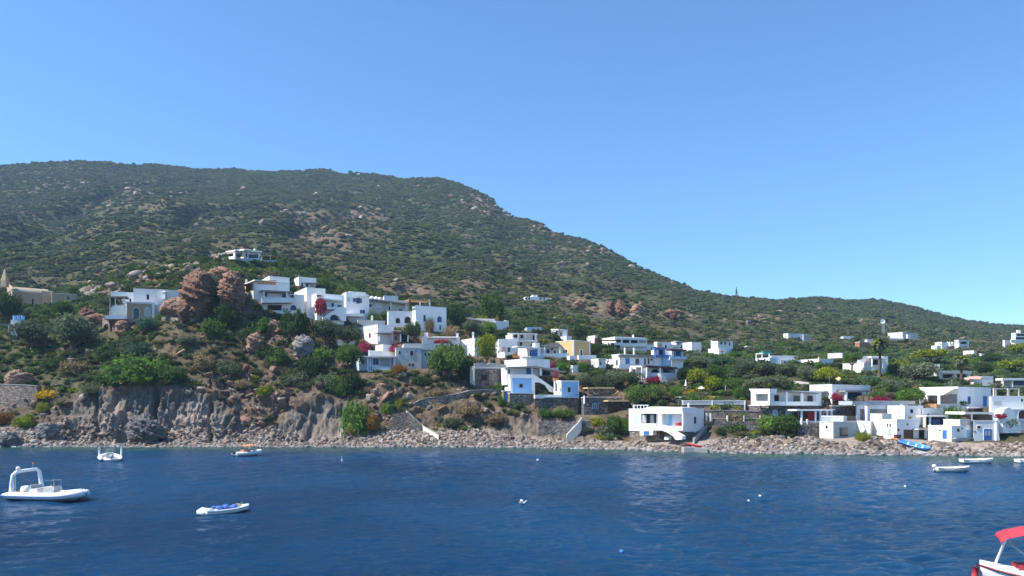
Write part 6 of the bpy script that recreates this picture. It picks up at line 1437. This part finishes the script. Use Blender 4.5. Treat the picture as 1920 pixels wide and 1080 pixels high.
# beach boulders
dens = (sstep(-1.2, .2, vv) * (1 - sstep(6.0, 8.2, vv + 2.2*patch - 4.5*np.exp(-((LPX-490)/45)**2)))) * 12.0 * (1 - ((LPX > 1694) & (LPX < 1738) & (np.abs(LPY - np.interp(LPX, [1690, 1738], [824, 851])) < 7))) * (1 - ((LPX > 1280) & (LPX < 1328) & (vv < 2.4)))
Pb, idx = sample(dens, 40000); keep = ~inpad(Pb[:, 0], Pb[:, 1]); Pb = Pb[keep]; idx = idx[keep]; n = len(Pb)
s = (.08 + .26*rng.rand(n)**3 + .35*rng.rand(n)**14) * np.interp(LPX.ravel()[idx], [-90, 120, 700, 1200, 2010], [1.5, 1.1, .95, 1.25, 1.4])
rks = [rockmesh('boulder_%d' % i, 90+i, 2, .5) for i in range(6)]
scatter('beach_boulders', Pb + np.array([0, 0, .02]), np.stack([s*1.2, s, s*.85], 1), rng.rand(n, 3)*np.array([1, 1, 6.28]), np.where(vv.ravel()[idx] < .7 + .5*rng.rand(n), 5, rng.randint(0, 6, n)), [(m, BEACH if i < 5 else GREYR) for i, m in enumerate(rks)], 'tumbled pinkish grey boulders along the whole shoreline', 'boulders')
# foam where swell meets the stones
fm = simple('foam', (0.8, 0.82, 0.84), None, 3, .6); mb = MB(); rg = random.Random(5)
for px0, px1, a in ((20, 45, 1.0), (55, 235, .25), (1060, 1112, .7), (1405, 1420, .4), (640, 700, .2)):
    x = px0
    while x < px1:
        w_ = rg.uniform(2, 7); Y = float(ysh(x)) - rg.uniform(-.1, .5); c = pt(x, HZ, Y); r = w_*Y/F/2; n_ = 9; k_ = rg.uniform(.25, .5)
        if rg.random() < .75: mb.ball((c.x, c.y, .05), r, fm, 9, 5, (1, k_, .22*a))
        x += w_*.7
tag(mb.build('shore_foam', None, True), 'thin white foam line where small waves break on the stones', 'foam', kind='stuff')
# ================================================================== boats and things on the water
GEL = simple('white_gelcoat', (0.80, 0.80, 0.78), (0.74, 0.74, 0.72), 1.5, .3); TUBE = simple('white_rubber_tube', (0.76, 0.77, 0.78), (0.68, 0.69, 0.70), 1.2, .45); TUBEB = simple('blue_tube_underside', (0.05, 0.14, 0.42), None, 2, .5)
BLK = simple('black_rubber', (0.02, 0.02, 0.022), None, 2, .5); CUSH = simple('grey_cushion', (0.45, 0.45, 0.43), None, 4, .8); STEEL = simple('steel', (0.6, 0.6, 0.6), None, 2, .25, metal=.9)
BCOV = simple('blue_cover', (0.06, 0.14, 0.42), (0.04, 0.09, 0.3), 5, .8, .6, 6); ORC = simple('orange_cloth', (0.75, 0.25, 0.06), None, 4, .8); PVC = simple('clear_screen', (0.12, 0.15, 0.18), None, 2, .1); REDC = simple('red_canvas', (0.42, 0.03, 0.045), (0.36, 0.025, 0.04), 2, .75)
def waterpoint(px, py): Y = CH*F/(py-HZ); return Vector(((px-960)*Y/F, Y, 0))
def boatroot(name, px, py, heading, label, group='boats moored in the bay', cat='boat'):
    p = waterpoint(px, py); r = empty(name, p, label, cat, group); r.rotation_euler = (0, 0, math.radians(heading)); return r
def rib(root, L=6.5, W=2.3, tr=.26, under=None):
    """bow towards +x, centred"""
    mb = MB(); hw = W/2 - tr; pts = []
    prof = [(-L/2, 0, .42), (-L/2 + .5, 0, .43)] + [(-L/2 + L*t, 0, .44) for t in (.25, .4, .55)]
    side = [(-L/2, hw, .40), (-L/2+.7, hw, .41), (-L*.2, hw, .42), (0, hw, .43), (L*.18, hw*.98, .46), (L*.3, hw*.85, .52), (L*.39, hw*.6, .60), (L*.445, hw*.3, .66), (L*.46, 0, .69)]
    full = side + [(x, -y, z) for x, y, z in reversed(side[:-1])]
    rad = [tr*.35, tr] + [tr]*6 + [tr*.92] + [tr]*6 + [tr, tr*.35]
    mb.tube(full, rad, TUBE, 14); mb.build('inflatable_tube', root, True)
    mb = MB(); rub = [(x, y + (tr*1.0 if y >= 0 else -tr*1.0) * (1 if abs(y) > .3*hw else abs(y)/(.3*hw+1e-6)), z - .02) for x, y, z in full]; rub[8] = (L*.46 + tr, 0, .67)
    mb.tube(rub, .035, under or CUSH, 6, False); mb.build('rubbing_strake', root, True)
    mb = MB(); rings = []
    for t, w_, k_, z_ in ((-L/2+.15, hw, -.12, .35), (-L*.25, hw, -.15, .35), (0, hw, -.15, .36), (L*.2, hw*.85, -.1, .4), (L*.34, hw*.5, .08, .48), (L*.43, .06, .4, .6)):
        rings.append([(t, -w_, z_), (t, -w_*.75, z_-.22 if t < L*.3 else z_-.1), (t, 0, k_), (t, w_*.75, z_-.22 if t < L*.3 else z_-.1), (t, w_, z_)])
    mb.loft(rings, GEL, close=True, cap=True); mb.build('hull', root, True)
def outboard(root, x, z=.5, s=1.0, mat=None):
    mat = mat or GEL; mb = MB(); mb.loft([[(x-.32*s, -.2*s, z+.05), (x+.28*s, -.2*s, z+.05), (x+.28*s, .2*s, z+.05), (x-.32*s, .2*s, z+.05)], [(x-.36*s, -.22*s, z+.35*s), (x+.3*s, -.22*s, z+.35*s), (x+.3*s, .22*s, z+.35*s), (x-.36*s, .22*s, z+.35*s)],
       [(x-.3*s, -.18*s, z+.62*s), (x+.22*s, -.18*s, z+.66*s), (x+.22*s, .18*s, z+.66*s), (x-.3*s, .18*s, z+.62*s)], [(x-.2*s, -.08*s, z+.68*s), (x+.1*s, -.08*s, z+.72*s), (x+.1*s, .08*s, z+.72*s), (x-.2*s, .08*s, z+.68*s)]], mat)
    mb.box((x-.05*s, 0, z-.3*s), (.25*s, .14*s, .8*s), mat); mb.build('outboard_motor', root, True)
# 1 big RIB
r = boatroot('inflatable_boat', 93, 938, -15, 'large white inflatable boat with tall arch and steering console, left foreground')
rib(r, 7.3, 2.5, .27, TUBEB)
mb = MB(); mb.box((-.3, 0, .36), (5.0, 1.7, .05), CUSH); mb.build('deck', r)
outboard(r, -2.35, .42, .95)
mb = MB(); mb.tube([(-2.75, -.95, .5), (-2.7, -.93, 1.3), (-2.62, -.9, 2.0), (-2.5, -.72, 2.24), (-2.35, 0, 2.32), (-2.1, .72, 2.36), (-1.98, .9, 2.2), (-1.85, .94, 1.4), (-1.7, .97, .5)], [.17, .16, .15, .13, .12, .13, .15, .17, .2], GEL, 10)
mb.tube([(-2.3, -.95, .5), (-2.45, -.9, 1.9)], .05, STEEL, 6); mb.build('roll_bar', r, True)
mb = MB(); mb.ball((-2.45, -.6, 2.5), .17, GEL, 10, 7); mb.tube([(-2.45, -.6, 2.3), (-2.45, -.6, 2.45)], .07, GEL); mb.build('radar_dome', r, True)
mb = MB(); mb.tube([(-2.18, .5, 2.35), (-2.18, .5, 2.85)], .03, STEEL); mb.ball((-2.18, .5, 2.87), .05, ORC, 8, 6); mb.build('light_mast', r, True)
mb = MB(); mb.loft([[(-.35, -.35, .36), (.75, -.35, .36), (.75, .35, .36), (-.35, .35, .36)], [(-.2, -.33, 1.0), (.7, -.33, 1.0), (.7, .33, 1.0), (-.2, .33, 1.0)], [(-.05, -.3, 1.12), (.62, -.3, 1.16), (.62, .3, 1.16), (-.05, .3, 1.12)]], CUSH); co_ = mb.build('console', r)
mb = MB(); mb.loft([[(.55, -.3, 1.14), (.6, -.3, 1.14), (.6, .3, 1.14), (.55, .3, 1.14)], [(.3, -.26, 1.55), (.34, -.26, 1.55), (.34, .26, 1.55), (.3, .26, 1.55)]], PVC); mb.build('windscreen', co_)
mb = MB(); mb.tube([(.8, .36, .9), (.78, .34, 1.62), (-.1, .34, 1.6)], .022, STEEL); mb.tube([(.8, -.36, .9), (.78, -.34, 1.62), (-.1, -.34, 1.6)], .022, STEEL); mb.tube([(.78, -.34, 1.62), (.78, .34, 1.62)], .022, STEEL); mb.build('grab_rail', co_, True)
mb = MB(); mb.box((-1.0, 0, .62), (.75, 1.1, .5), GEL); mb.box((-1.0, 0, .9), (.7, 1.05, .1), CUSH); mb.box((-1.32, 0, 1.05), (.1, 1.05, .35), CUSH); mb.build('seat', r)
mb = MB(); mb.loft([[(1.5, -.75, .55), (1.5, .75, .55), (1.5, .7, .75), (1.5, -.7, .75)], [(2.3, -.55, .6), (2.3, .55, .6), (2.3, .5, .92), (2.3, -.5, .92)], [(3.1, -.2, .7), (3.1, .2, .7), (3.1, .15, 1.0), (3.1, -.15, 1.0)]], GEL); mb.build('bow_locker', r, True)
mb = MB(); mb.tube([(3.15, 0, .95), (3.55, 0, .85)], .07, STEEL); mb.ball((3.6, 0, .82), .09, GEL, 8, 6); mb.build('bow_roller', r, True)
mb = MB(); mb.tube([(-2.9, .4, .62), (-2.7, .1, .66), (-2.9, -.3, .62)], .06, ORC); mb.build('orange_rope', r, True)
mb = MB(); mb.tube([(3.5, 0, .75), (3.75, -.15, .2), (3.9, -.3, -.2)], .02, BLK, 5); mb.build('mooring_line', r, True)
# 2 RIB seen from astern with two upright posts
r = boatroot('inflatable_boat', 206, 864, 122, 'small white inflatable boat with two upright posts, near the rocks at the left')
rib(r, 5.0, 2.9, .28, TUBEB); outboard(r, -2.4, .45, .75, CUSH)
mb = MB()
for s_ in (1, -1): mb.tube([(-.9, 1.3*s_, .6), (-.9, 1.32*s_, 1.4), (-.85, 1.35*s_, 2.05)], [.10, .13, .13], GEL, 8)
mb.build('arch_post', r, True)
mb = MB(); mb.loft([[(-.6, -.5, .4), (.5, -.45, .4), (.5, .45, .4), (-.6, .5, .4)], [(-.4, -.42, 1.15), (.4, -.36, 1.15), (.4, .36, 1.15), (-.4, .42, 1.15)]], CUSH); c_ = mb.build('console', r)
mb = MB(); mb.tube([(.3, -.36, 1.1), (.1, -.34, 1.55), (.1, .34, 1.55), (.3, .36, 1.1)], .03, STEEL); mb.build('grab_rail', c_, True)
# 3 RIB with brownish seats and a person-less deck, orange awning
r = boatroot('inflatable_boat', 465, 855, 50, 'white inflatable boat with faded orange sun awning, close to the boulders')
rib(r, 4.4, 1.9, .25); outboard(r, -2.2, .35, .6, BLK)
mb = MB(); mb.loft([[(-1.2, -.9, 1.55), (-1.2, 0, 1.62), (-1.2, .9, 1.55)], [(.0, -.95, 1.62), (.0, 0, 1.72), (.0, .95, 1.62)], [(1.1, -.9, 1.55), (1.1, 0, 1.62), (1.1, .9, 1.55)]], ORC, close=False, cap=False); mb.build('awning', r)
mb = MB()
for x in (-1.2, 1.1):
    for y in (-.9, .9): mb.tube([(x*.4, y, .6), (x, y, 1.55)], .025, STEEL, 6)
mb.build('awning_frame', r, True)
mb = MB(); mb.box((-.4, 0, .7), (1.1, .9, .5), simple('rose_cushion', (0.5, 0.2, 0.16), None, 3, .8)); mb.build('seat', r)
# 4 tender dinghy with blue cover
r = boatroot('dinghy', 421, 962, 48, 'low white dinghy heaped with crumpled blue covers, foreground left'); r.scale = (.92, .92, .8)
mb = MB(); rings = []
for x, w_, k_, z_ in ((-1.75, .62, -.05, .34), (-1.5, .72, -.1, .34), (-.6, .78, -.12, .33), (.4, .75, -.1, .34), (1.2, .55, -.04, .4), (1.75, .25, .1, .46), (1.95, .04, .3, .5)):
    rings.append([(x, -w_, z_), (x, -w_*.8, z_-.3), (x, 0, k_), (x, w_*.8, z_-.3), (x, w_, z_), (x, w_*.75, z_-.02), (x, w_*.6, z_-.12), (x, -w_*.6, z_-.12), (x, -w_*.75, z_-.02)])
mb.loft(rings, GEL); mb.build('hull', r, True)
mb = MB(); side = [(-1.7, .66, .36), (-.6, .78, .36), (.4, .76, .37), (1.2, .57, .42), (1.75, .28, .48), (1.95, 0, .52)]; full = side + [(x, -y, z) for x, y, z in reversed(side[:-1])]; mb.tube(full, .085, TUBE, 8); mb.build('gunwale', r, True)
mb = MB(); mb.loft([[(-1.95, -.5, .05), (-1.95, .5, .05), (-1.95, .45, .4), (-1.95, -.45, .4)], [(-1.5, -.6, .15), (-1.5, .6, .15), (-1.5, .55, .62), (-1.5, -.55, .62)], [(-1.05, -.55, .2), (-1.05, .55, .2), (-1.05, .5, .5), (-1.05, -.5, .5)]], GEL); mb.build('white_motor_cover', r, True)
mb = MB(); rg = random.Random(2)
for i in range(9): mb.ball((-.65 + i*.18, rg.uniform(-.25, .25), .42 + rg.uniform(-.02, .14)), rg.uniform(.2, .3), BCOV, 9, 6, (1.1, 1, .7))
mb.build('blue_cover', r, True)
mb = MB(); mb.box((1.15, .1, .55), (.3, .25, .25), simple('yellow_bag', (0.6, 0.4, 0.08), None, 3, .8)); mb.box((1.0, -.2, .5), (.25, .2, .2), CUSH); mb.build('bag', r)
mb = MB(); mb.tube([(1.35, 0, .5), (1.4, 0, .85)], .025, STEEL, 6); mb.build('short_pole', r, True)
# 5, 6 small open motor boats on the right
def openboat(px, py, head, L, label, mat, motor=True, group='boats moored in the bay'):
    r = boatroot('motor_boat', px, py, head, label, group); mb = MB(); rings = []
    for t, w_, k_, z_ in ((-.5, .62, -.1, .48), (-.3, .72, -.14, .46), (0, .76, -.14, .47), (.25, .62, -.1, .53), (.4, .36, .02, .6), (.5, .03, .45, .66)):
        x = L*t; rings.append([(x, -w_, z_), (x, -w_*.82, z_-.38), (x, 0, k_), (x, w_*.82, z_-.38), (x, w_, z_), (x, w_*.86, z_), (x, w_*.8, z_-.2), (x, -w_*.8, z_-.2), (x, -w_*.86, z_)])
    mb.loft(rings, mat); mb.build('hull', r, True)
    mb = MB(); g_ = [(-.5, .64, .49), (-.3, .74, .47), (0, .78, .48), (.25, .64, .54), (.4, .38, .61), (.5, .0, .67)]; f_ = [(L*a, b, c) for a, b, c in g_]; mb.tube(f_ + [(x, -y, z) for x, y, z in reversed(f_[:-1])], .05, GEL, 6); mb.build('rubbing_strake', r, True)
    for x in (-.15, .12): mb = MB(); mb.box((L*x, 0, .42), (.3, 1.3, .05), GEL); mb.build('thwart', r)
    mb = MB(); mb.box((L*.13, 0, .56), (.35, .4, .14), GEL); mb.build('cool_box', r)
    if motor: outboard(r, -L*.5-.12, .42, .6)
    return r
openboat(1786, 885, -5, 3.7, 'cream open motor boat with white outboard, nearer of the two on the right', simple('cream_hull', (0.52, 0.53, 0.45), (0.45, 0.46, 0.4), 2, .4))
openboat(1832, 868.5, -8, 3.9, 'slim white motor boat farther out, close to the right boulders', GEL, False)
openboat(1935, 868.5, -4, 3.8, 'white boat bow just entering at the right edge of the picture', GEL, False)
# 7 boat with red bimini, cut by the frame
r = boatroot('motor_boat', 1993, 1118, 155, 'white cabin motor boat with red sun canopy, cut off in the bottom right corner')
mb = MB(); rings = []
for x, w_, k_, z_ in ((-2.6, 1.0, -.2, .75), (-1.2, 1.1, -.25, .75), (.4, 1.08, -.25, .8), (1.5, .8, -.15, .9), (2.3, .45, .1, 1.0), (2.8, .05, .7, 1.08)):
    rings.append([(x, -w_, z_), (x, -w_*.98, z_-.18), (x, -w_*.85, z_-.6), (x, 0, k_), (x, w_*.85, z_-.6), (x, w_*.98, z_-.18), (x, w_, z_), (x, 0, z_+.12)])
mb.loft(rings, GEL); mb.build('hull', r, True)
mb = MB(); f_ = [(-2.6, 1.0, .66), (-1.2, 1.12, .66), (.4, 1.1, .70), (1.5, .82, .8), (2.3, .47, .9), (2.82, 0, .98)]; mb.tube(f_ + [(x, -y, z) for x, y, z in reversed(f_[:-1])], .055, simple('maroon_trim', (0.16, 0.02, 0.04), None, 2, .5), 6); mb.build('rubbing_strake', r, True)
mb = MB(); mb.loft([[(-.9, -.62, .8), (1.05, -.5, .85), (1.05, .5, .85), (-.9, .62, .8)], [(-.8, -.58, 1.65), (.82, -.46, 1.7), (.82, .46, 1.7), (-.8, .58, 1.65)]], GEL); mb.build('cabin', r)
mb = MB(); mb.loft([[(-.6, -.5, 1.68), (.7, -.45, 1.7), (.7, .45, 1.7), (-.6, .5, 1.68)], [(-.5, -.45, 2.05), (.55, -.4, 2.08), (.55, .4, 2.08), (-.5, .45, 2.05)]], PVC); mb.build('windscreen', r)
mb = MB(); R2 = []
for x, z in ((-1.5, 2.45), (-.6, 2.6), (.5, 2.66), (1.3, 2.6), (1.9, 2.42), (2.15, 2.28), (2.2, 2.2)): R2.append([(x, -.95, z-.14), (x, -.5, z), (x, .5, z), (x, .95, z-.14), (x, .5, z-.05), (x, -.5, z-.05)])
mb.loft(R2, REDC); mb.build('canopy', r)
mb = MB(); mb.tube([(2.3, .1, 1.0), (1.95, .5, 2.25)], .05, GEL, 8); mb.build('canopy_pole', r, True)
mb = MB()
for y in (-.85, .85): mb.tube([(1.9, y, 2.2), (1.85, y, 2.0), (1.0, y*.7, 1.35)], .02, STEEL, 6)
mb.build('canopy_stay', r, True)
mb = MB(); mb.box((1.35, .1, 1.08), (.55, .6, .22), REDC, .2); mb.build('red_cushion', r)
mb = MB(); mb.box((1.75, .35, .97), (.45, .3, .12), CUSH); mb.build('deck_hatch', r)
mb = MB(); mb.tube([(2.95, .15, .9), (3.02, .2, .35)], [.12, .13], REDC, 10); mb.tube([(2.9, .1, 1.05), (2.95, .15, .9)], .04, BLK, 6); mb.build('red_fender', r, True)
# 8 rowing boat on the slip, kayaks
def shell(root, L, W, mat, inner, keel=.0, z=.5):
    mb = MB(); rings = []
    for t, w_, z_ in ((-.5, .03, z+.12), (-.4, .5, z+.04), (-.2, .9, z), (0, 1, z), (.2, .9, z), (.4, .5, z+.06), (.5, .03, z+.16)):
        w2 = W/2*w_; x = L*t; rings.append([(x, -w2, z_), (x, -w2*.85, z_*.5), (x, 0, keel), (x, w2*.85, z_*.5), (x, w2, z_), (x, w2*.85, z_-.02), (x, 0, z_-.28), (x, -w2*.85, z_-.02)])
    mb.loft(rings, mat); mb.build('hull', root, True)
p = pt(1712, 840, depth_at(1712, 840) - .6) + Vector((0, 0, .15)); r = empty('rowing_boat', p - Vector((0, 0, .1)), 'bright blue wooden rowing boat hauled up on the slipway', 'boat'); r.rotation_euler = (math.radians(22), math.radians(15), math.radians(-30))
shell(r, 4.6, 1.5, simple('bright_blue_hull', (0.04, 0.22, 0.6), (0.03, 0.17, 0.5), 3, .5), WOOD, 0, .6)
mb = MB(); f_ = [(-2.3, 0, .73), (-1.84, .38, .65), (-.92, .69, .61), (0, .76, .61), (.92, .69, .61), (1.84, .38, .67), (2.3, 0, .77)]; mb.tube(f_ + [(x, -y, z) for x, y, z in reversed(f_[1:-1])] + [f_[0]], .05, LBLUE, 6); mb.build('gunwale', r, True)
mb = MB(); mb.loft([[(x, w_*.74*k, z_) for k, z_ in ((-1, .58), (-.6, .36), (.6, .36), (1, .58))] for x, w_ in ((-2.1, .12), (-1.7, .42), (-.9, .72), (0, .82), (.9, .72), (1.7, .42), (2.1, .12))], LBLUE, close=False, cap=False); mb.build('interior', r)
for x in (-.8, .3, 1.2): mb = MB(); mb.box((x, 0, .5), (.22, 1.2, .05), WH); mb.build('thwart', r)
p = pt(1687, 829, depth_at(1687, 829) - .5) + Vector((0, 0, .1)); r = empty('kayak', p, 'orange red kayak lying on the rocks left of the blue rowing boat', 'kayak'); r.rotation_euler = (0, math.radians(14), math.radians(-25)); shell(r, 2.6, .8, ORC, ORC, 0, .3)
mb = MB(); mb.box((0, 0, .25), (.6, .45, .1), BLK); mb.build('seat', r)
p = pt(1302, 837.5, 121.6); r = empty('kayak', p, 'red kayak lying on the quay below the white seafront house', 'kayak'); r.rotation_euler = (0, math.radians(12), math.radians(-15)); shell(r, 2.2, .8, REDM, REDM, 0, .35)
mb = MB(); mb.box((0, 0, .28), (.5, .45, .1), BLK); mb.build('seat', r)
p = pt(1287, 837.5, 121.8); r = empty('dinghy', p, 'small upturned brown dinghy on the quay left of the red kayak', 'dinghy'); r.rotation_euler = (math.pi, 0, .2); r.location.z += .5; shell(r, 1.6, .8, BROWN, BROWN, 0, .4)
# buoys and birds
def buoy(px, py, mat, label, rr=.16, tall=0, Y=None):
    rr *= .75
    p = waterpoint(px, py); r = empty('mooring_buoy', p, label, 'buoy', 'mooring buoys'); mb = MB(); mb.ball((0, 0, rr*.5), rr, mat, 12, 9); mb.build('float', r, True)
    mb = MB(); mb.tube([(0, 0, rr*1.3), (0, 0, rr*1.8 + tall)], rr*.22, BLK if not tall else mat, 6); mb.build('ring', r, True)
buoy(641, 864, GEL, 'tall thin white buoy off the green creeper', .16, .35); buoy(1008, 863.5, GEL, 'white buoy nearest the shore below the sky blue house', .2)
buoy(1403.5, 940.5, GEL, 'left one of the two white buoys close together', .14); buoy(1425, 931.5, GEL, 'right one of the two white buoys close together', .15)
buoy(1697, 913, GEL, 'white buoy below left of the cream motor boat', .14); buoy(1166, 1037, BLUE, 'half sunk blue buoy in the foreground water', .17); buoy(757, 898, GEL, 'tiny white buoy alone in the middle of the bay', .09)
p = waterpoint(980, 946); r = empty('seagull', p, 'white seagull resting on the water in the middle of the bay', 'bird'); mb = MB()
mb.loft([[(x, w_*math.cos(a), .08 + h_ + w_*.8*math.sin(a)) for a in [k*math.pi/4 for k in range(8)]] for x, w_, h_ in ((-.3, .01, .08), (-.15, .07, .04), (0, .11, .02), (.14, .08, .05), (.2, .045, .14), (.26, .05, .2), (.31, .04, .21), (.34, .01, .2))], GEL); mb.build('body', r, True)
mb = MB(); mb.add([(.05, .05, .12), (.0, .3, .3), (-.12, .55, .34), (-.2, .3, .26), (-.18, .05, .1)], [(0, 1, 2, 3, 4)], GEL); mb.add([(.05, -.05, .12), (.0, -.3, .3), (-.12, -.55, .34), (-.2, -.3, .26), (-.18, -.05, .1)], [(4, 3, 2, 1, 0)], GEL); mb.build('wing', r)
# dish tower
Y = depth_at(1655, 626); p = pt(1656, 626, Y); r = empty('dish_tower', p, 'lattice mast with round white dish on the right slope', 'antenna'); k = Y/F; mb = MB(); hh = 14*k; w_ = 4*k
for x, y in ((-1, -1), (1, -1), (1, 1), (-1, 1)): mb.tube([(x*w_*.5, y*w_*.5, -1.5), (x*w_*.4, y*w_*.4, hh+3*k)], .11, METAL, 6)
n_ = 5
for i in range(n_):
    z0, z1 = hh*i/n_, hh*(i+1)/n_; q = w_*.46
    for a, b in (((-q, -q), (q, -q)), ((q, -q), (q, q)), ((q, q), (-q, q)), ((-q, q), (-q, -q))): mb.tube([(*a, z0), (*b, z1)], .06, METAL, 5); mb.tube([(*a, z1), (*b, z1)], .06, METAL, 5)
mb.build('lattice_mast', r)
mb = MB(); cx, cz, R_ = -4*k, hh + 9*k, 4.3*k; rings = [[(cx + R_*t*math.cos(a), -1.2 + R_*.25*(t*t)*-1, cz + R_*t*math.sin(a)) for a in [q*math.pi/9 for q in range(18)]] for t in (1, .75, .5, .25, .02)]; mb.loft(rings, WH, cap=False); mb.tube([(cx, -1.2, cz), (cx, -.2, cz - .2), (0, 0, hh)], .12, METAL, 6); mb.build('dish', r)
mb = MB(); mb.tube([(0, 0, hh), (0, 0, hh + 16*k)], .07, METAL, 6); mb.box((3*k, 0, hh+8*k), (1.6*k, .4, 5*k), GREYP); mb.tube([(0, 0, hh+8*k), (3*k, 0, hh+8*k)], .06, METAL, 6); mb.build('aerial', r)
# utility poles
def pole(px, yb, yt, label):
    Y = depth_at(px, yb); p = pt(px, yb, Y); r = empty('utility_pole', p, label, 'pole', 'utility poles'); k = Y/F; mb = MB(); mb.tube([(0, 0, -1), (0, 0, (yb-yt)*k)], [.13, .09], BROWN, 7); mb.build('post', r); mb = MB(); mb.box((0, 0, (yb-yt)*k-.5), (1.2, .1, .1), BROWN); mb.build('crossarm', r)
pole(1354, 712, 655, 'tall thin brown utility pole rising from the garden trees'); pole(1108, 672, 640, 'thin pole right of the ochre house')
# parasols, deckchairs, hammock
def parasol(px, yb, yt, w, mat, label, closed=False, Y=None):
    Y = Y or depth_at(px, yb); p = pt(px, yb, Y); k = Y/F; h = (yb-yt)*k; r = empty('parasol', p, label, 'parasol'); mb = MB(); mb.tube([(0, 0, -.3), (0, 0, h)], .035, WH, 6); mb.build('pole', r)
    R_ = w/2*k; mb = MB(); rings = [[(q*math.cos(a), q*math.sin(a), z) for a in [i*math.pi/4 for i in range(8)]] for q, z in (((.02, h), (R_, h*.35)) if closed else ((.02, h), (R_*.5, h-.3*R_), (R_, h-.7*R_)))]; mb.loft(rings, mat, cap=False); mb.build('canopy', r)
parasol(1286, 730, 711, 5, WH, 'closed white parasol right of the bamboo clump', True); parasol(1315, 738, 724, 14, WH2, 'open pale parasol above the golden flower bed'); parasol(1360, 742, 722, 0.9, WH, 'thin closed white parasol in the garden trees', True)
parasol(1572, 714, 706, 26, simple('cream_canvas', (0.7, 0.5, 0.25), None, 3, .8), 'wide cream parasol on the bare ground left of the pine')
for i, (px, lab) in enumerate(((1104, 'left yellow deck chair on the stone house roof terrace'), (1152, 'right yellow deck chair on the stone house roof terrace'))):
    p = pt(px, 743.3, depth_at(1098, 778) + 2.0); r = empty('deck_chair', p, lab, 'deck chair', 'deck chairs on the stone roof terrace'); r.rotation_euler = (0, 0, -.2 if i == 0 else 3.3)
    yl = simple('yellow_canvas', (0.75, 0.5, 0.06), None, 3, .8); mb = MB(); mb.loft([[(-.7, -.28, 1.0), (-.7, .28, 1.0)], [(0, -.28, .35), (0, .28, .35)], [(.7, -.28, .4), (.7, .28, .4)]], yl, close=False, cap=False); mb.build('sling', r)
    mb = MB()
    for y in (-.3, .3): mb.tube([(-.7, y, 1.0), (.5, y, 0)], .03, WOOD, 5); mb.tube([(.7, y, .4), (-.4, y, 0)], .03, WOOD, 5)
    mb.build('frame', r)
Yh = depth_at(1098, 778) + 2.5; a_, b_ = pt(1110, 731, Yh), pt(1125, 731, Yh); r = empty('hammock', a_, 'pale hammock slung under the thatched pergola', 'hammock'); mb = MB(); rings = []
for i in range(11):
    t = i/10; q = a_.lerp(b_, t) - a_; q.z -= 1.0*4*t*(1-t)*.85; w_ = .35*math.sin(math.pi*t) + .03; rings.append([q + Vector((0, -w_, w_*.3)), q, q + Vector((0, w_, w_*.3))])
mb.loft(rings, WH2, close=False, cap=False); mb.build('cloth', r)
# planter on the blue and white block
p = pt(1042, 713, depth_at(1001, 745) + .5); r = empty('planter', p, 'long orange clay planter on top of the blue and white block', 'planter'); mb = MB(); mb.box((0, 0, .2), (1.2, .5, .5), ORANGE); mb.build('box', r); mb = MB(); mb.box((0, 0, .46), (1.05, .38, .03), BROWN); mb.build('soil', r)
# ------------------------------------------------------------------ camera, sun, sky, air
cam = bpy.data.cameras.new('camera'); cam.lens = 36 * F / 1920; cam.sensor_width = 36; cam.shift_y = (HZ - 540) / 1920
cam.clip_end = 20000; cam.clip_start = 0.5
co = bpy.data.objects.new('camera', cam); co.location = (0, 0, CH); co.rotation_euler = (math.pi/2, 0, 0); link(co); SC.camera = co
EL = math.radians(52); AZ = math.radians(-90 - 16)        # azimuth measured from +Y towards +X
sd = Vector((math.sin(AZ)*math.cos(EL), math.cos(AZ)*math.cos(EL), math.sin(EL)))
sun = bpy.data.lights.new('sun', 'SUN'); sun.energy = 4.8; sun.angle = math.radians(0.53); sun.color = (1.0, 0.955, 0.89)
so = bpy.data.objects.new('sun', sun); so.rotation_euler = sd.to_track_quat('Z', 'Y').to_euler(); so.location = (-200, 0, 300); link(so)
w = bpy.data.worlds.new('World'); SC.world = w; w.use_nodes = True; nt = w.node_tree
bg = nt.nodes['Background']; sk = nt.nodes.new('ShaderNodeTexSky'); sk.sky_type = 'NISHITA'; sk.sun_disc = False
sk.sun_elevation = EL; sk.sun_rotation = AZ; sk.air_density = 1.0; sk.dust_density = 0.0; sk.ozone_density = 10.0; sk.altitude = 0
hs = nt.nodes.new('ShaderNodeHueSaturation'); hs.inputs['Saturation'].default_value = 1.05; hs.inputs['Hue'].default_value = 0.496
nt.links.new(sk.outputs[0], hs.inputs['Color']); nt.links.new(hs.outputs[0], bg.inputs[0]); bg.inputs[1].default_value = 0.118
SC.view_settings.view_transform = 'Standard'; SC.view_settings.look = 'None'; SC.view_settings.exposure = 0.92; SC.view_settings.gamma = 1
HAZE = True
if HAZE:
    m = bpy.data.materials.new('haze'); m.use_nodes = True; t = m.node_tree; t.nodes.clear()
    oo = t.nodes.new('ShaderNodeOutputMaterial'); pv = t.nodes.new('ShaderNodeVolumePrincipled')
    pv.inputs['Color'].default_value = (0.5, 0.74, 1, 1); pv.inputs['Density'].default_value = 0.00015; pv.inputs['Anisotropy'].default_value = 0.1
    t.links.new(pv.outputs[0], oo.inputs['Volume'])
    mb = MB(); mb.box((0, 400, 215), (4400, 2400, 460), m); tag(mb.build('haze'), 'thin blue summer haze over the sea and hills', 'haze', kind='stuff')
